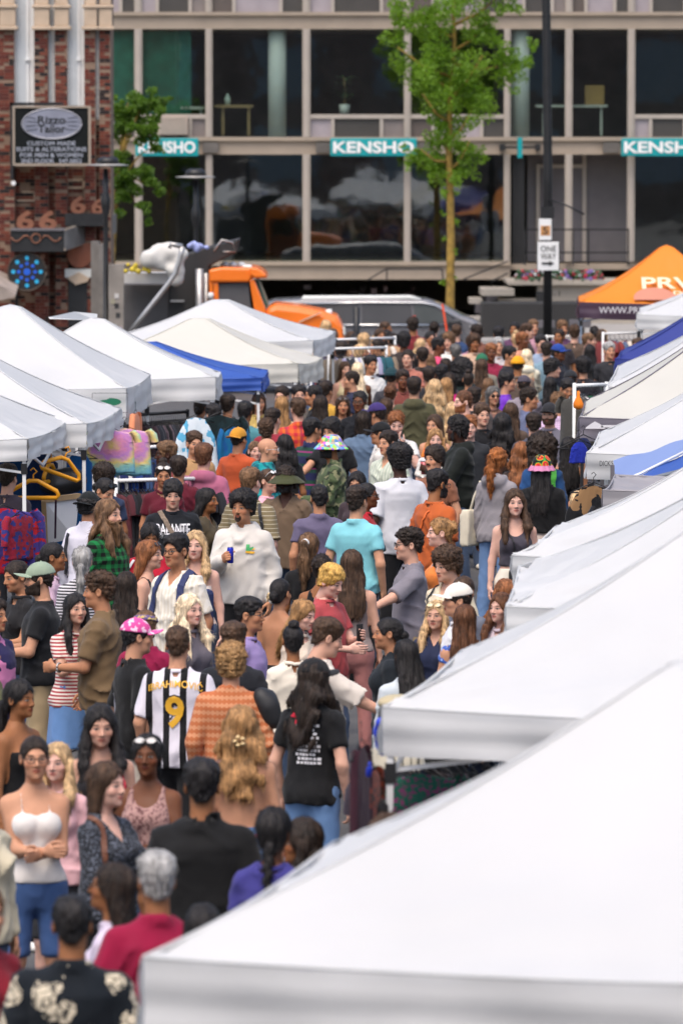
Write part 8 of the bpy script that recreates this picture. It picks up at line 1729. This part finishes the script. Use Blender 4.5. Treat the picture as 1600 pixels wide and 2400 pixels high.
# far racks behind the crowd
a_, b_ = rack(770, 905, 818, 84.0, 84.6, 'white rail with mixed garments beside the farthest left tent', M_white); fill(a_, b_, 16, [('#e0dcd6', 'white'), ('#3a3c44', 'charcoal'), ('#8a7c6c', 'taupe'), ('#2c5c68', 'teal'), ('#a8a4c0', 'lilac')], '%s garment on the far white rail beside the left tent', 'garments on the far left rail', (.8, 1.0))
a_, b_ = rack(760, 925, 797, 92, 93, 'second white rail behind the first, in front of the van', M_white); fill(a_, b_, 14, [('#c8a888', 'tan'), ('#b8906c', 'camel'), ('#e0d4c8', 'cream')], '%s garment on the rail in front of the van', 'garments on the rail in front of the van', (.5, .6))
a_, b_ = rack(1280, 1420, 789, 101, 101.5, 'white rail in front of the orange tent leg', M_white); fill(a_, b_, 12, [('#c8a888', 'tan'), ('#e0d4c8', 'cream'), ('#a87c60', 'brown')], '%s garment on the rail in front of the orange tent', 'garments on the rail by the orange tent', (.5, .6))
a_, b_ = rack(1412, 1500, 782, 97, 97.4, 'short white rail beside the small far white tent', M_white); fill(a_, b_, 8, [('#e0d4c8', 'cream'), ('#8a3c3c', 'red'), ('#5c6c8c', 'blue')], '%s garment on the short rail by the small far tent', 'garments on the short far rail', (.6, .7))
a_, b_ = rack(1345, 1420, 904, 60.5, 60.8, 'white rail end poking out above the cream tent', M_white); fill(a_, b_, 5, [('#2c6a4c', 'green'), ('#d0ccc8', 'white'), ('#4a4844', 'grey')], '%s garment on the rail above the cream tent', 'garments above the cream tent', (.6, .7))
q = at(1354, 960, dq(57.8, 952)); o = MB().lathe([(.012, 0), (.05, .02), (.055, .06), (.035, .11), (.018, .14), (.012, .2), (.004, .2)], 14, tuple(q)).build('plush_carrot', mat('orange_plush', (.75, .20, .01), rough=.9)); tag(o, 'orange plush carrot standing beside the green cap', 'toy')
for i, (x, c_) in enumerate(((1356, '#1f2f9c'), (1366, '#20284c'))): hang(x, 1036-i*10, 50.2+i, .20, c_, ('small royal blue bag hanging at the grey valance', 'navy bag hanging behind the tent leg')[i], 'tank', 20, .35, cat='bag', name='hanging_bag')
hang(1390, 1138, 45.6, .75, '#16171a', 'black and tan vest hanging under the tent with lettering', 'tank', 8, 1.05, ('camo', '#8a6a48', .35)); hang(1440, 1180, 43.6, .7, '#1c1d22', 'black jacket hanging beside the grey tent', 'coat', 30, .9)
# stall under the second right tent
hang(846, 1745, 24.0, .85, '#3a1c28', 'maroon coat hanging at the corner of the second right tent', 'coat', 75, .5); hang(872, 1800, 24.2, .6, '#8c3a24', 'rust patterned garment beside the maroon coat', 'tee', 80, .7, ('mottle', '#3a2418', .5))
o = blob_mesh('blue_tag', [(*at(866, 1790, dq(23.4, 1790)), .008), (*at(866, 1800, dq(23.4, 1800)), .012), (*at(864, 1808, dq(23.4, 1808)), .014), (*at(863, 1816, dq(23.4, 1816)), .012)], .004, mat('royal_blue', (.02, .05, .55), rough=.4), .002); tag(o, 'small blue tag dangling by the tent corner', 'tag')
o = blob_mesh('blue_cloth', [(*at(892, 1694, dq(24.9, 1694)), .03), (*at(890, 1706, dq(24.9, 1718)), .032), (*at(888, 1720, dq(24.9, 1718)), .035), (*at(890, 1738, dq(24.9, 1738)), .03), (*at(893, 1752, dq(24.9, 1738)), .026), (*at(896, 1765, dq(24.9, 1760)), .02)], .01, mat('royal_blue', (.02, .05, .55), rough=.4), .01); tag(o, 'bright blue cloth wrapped behind the white tent corner', 'cloth')
a_, b_ = rack(915, 1180, 1762, 26.2, 26.6, 'rail with dark and patterned clothes beneath the second right tent', M_black)
fill(a_, b_, 14, [('#17181c', 'black'), ('#232a3c', 'navy'), ('#2a2426', 'brown black'), ('#3c3440', 'plum')], '%s garment on the rail beneath the second right tent', 'clothes beneath the second right tent', (.7, .85), jit=25)
hang(978, 1812, 25.0, .5, '#1f5c4c', 'green and pink patterned shirt beneath the second right tent', 'tee', 15, 1.0, ('camo', '#7a3a64', 3.0)); hang(1075, 1830, 25.2, .6, '#c89aa0', 'pale pink cloth beneath the second right tent', 'tank', 10, .8); hang(1140, 1845, 24.6, .5, '#3c7cd8', 'sky blue cloth beside the foreground tent edge', 'tank', 10, .8)
print('done', time.time()-T0)
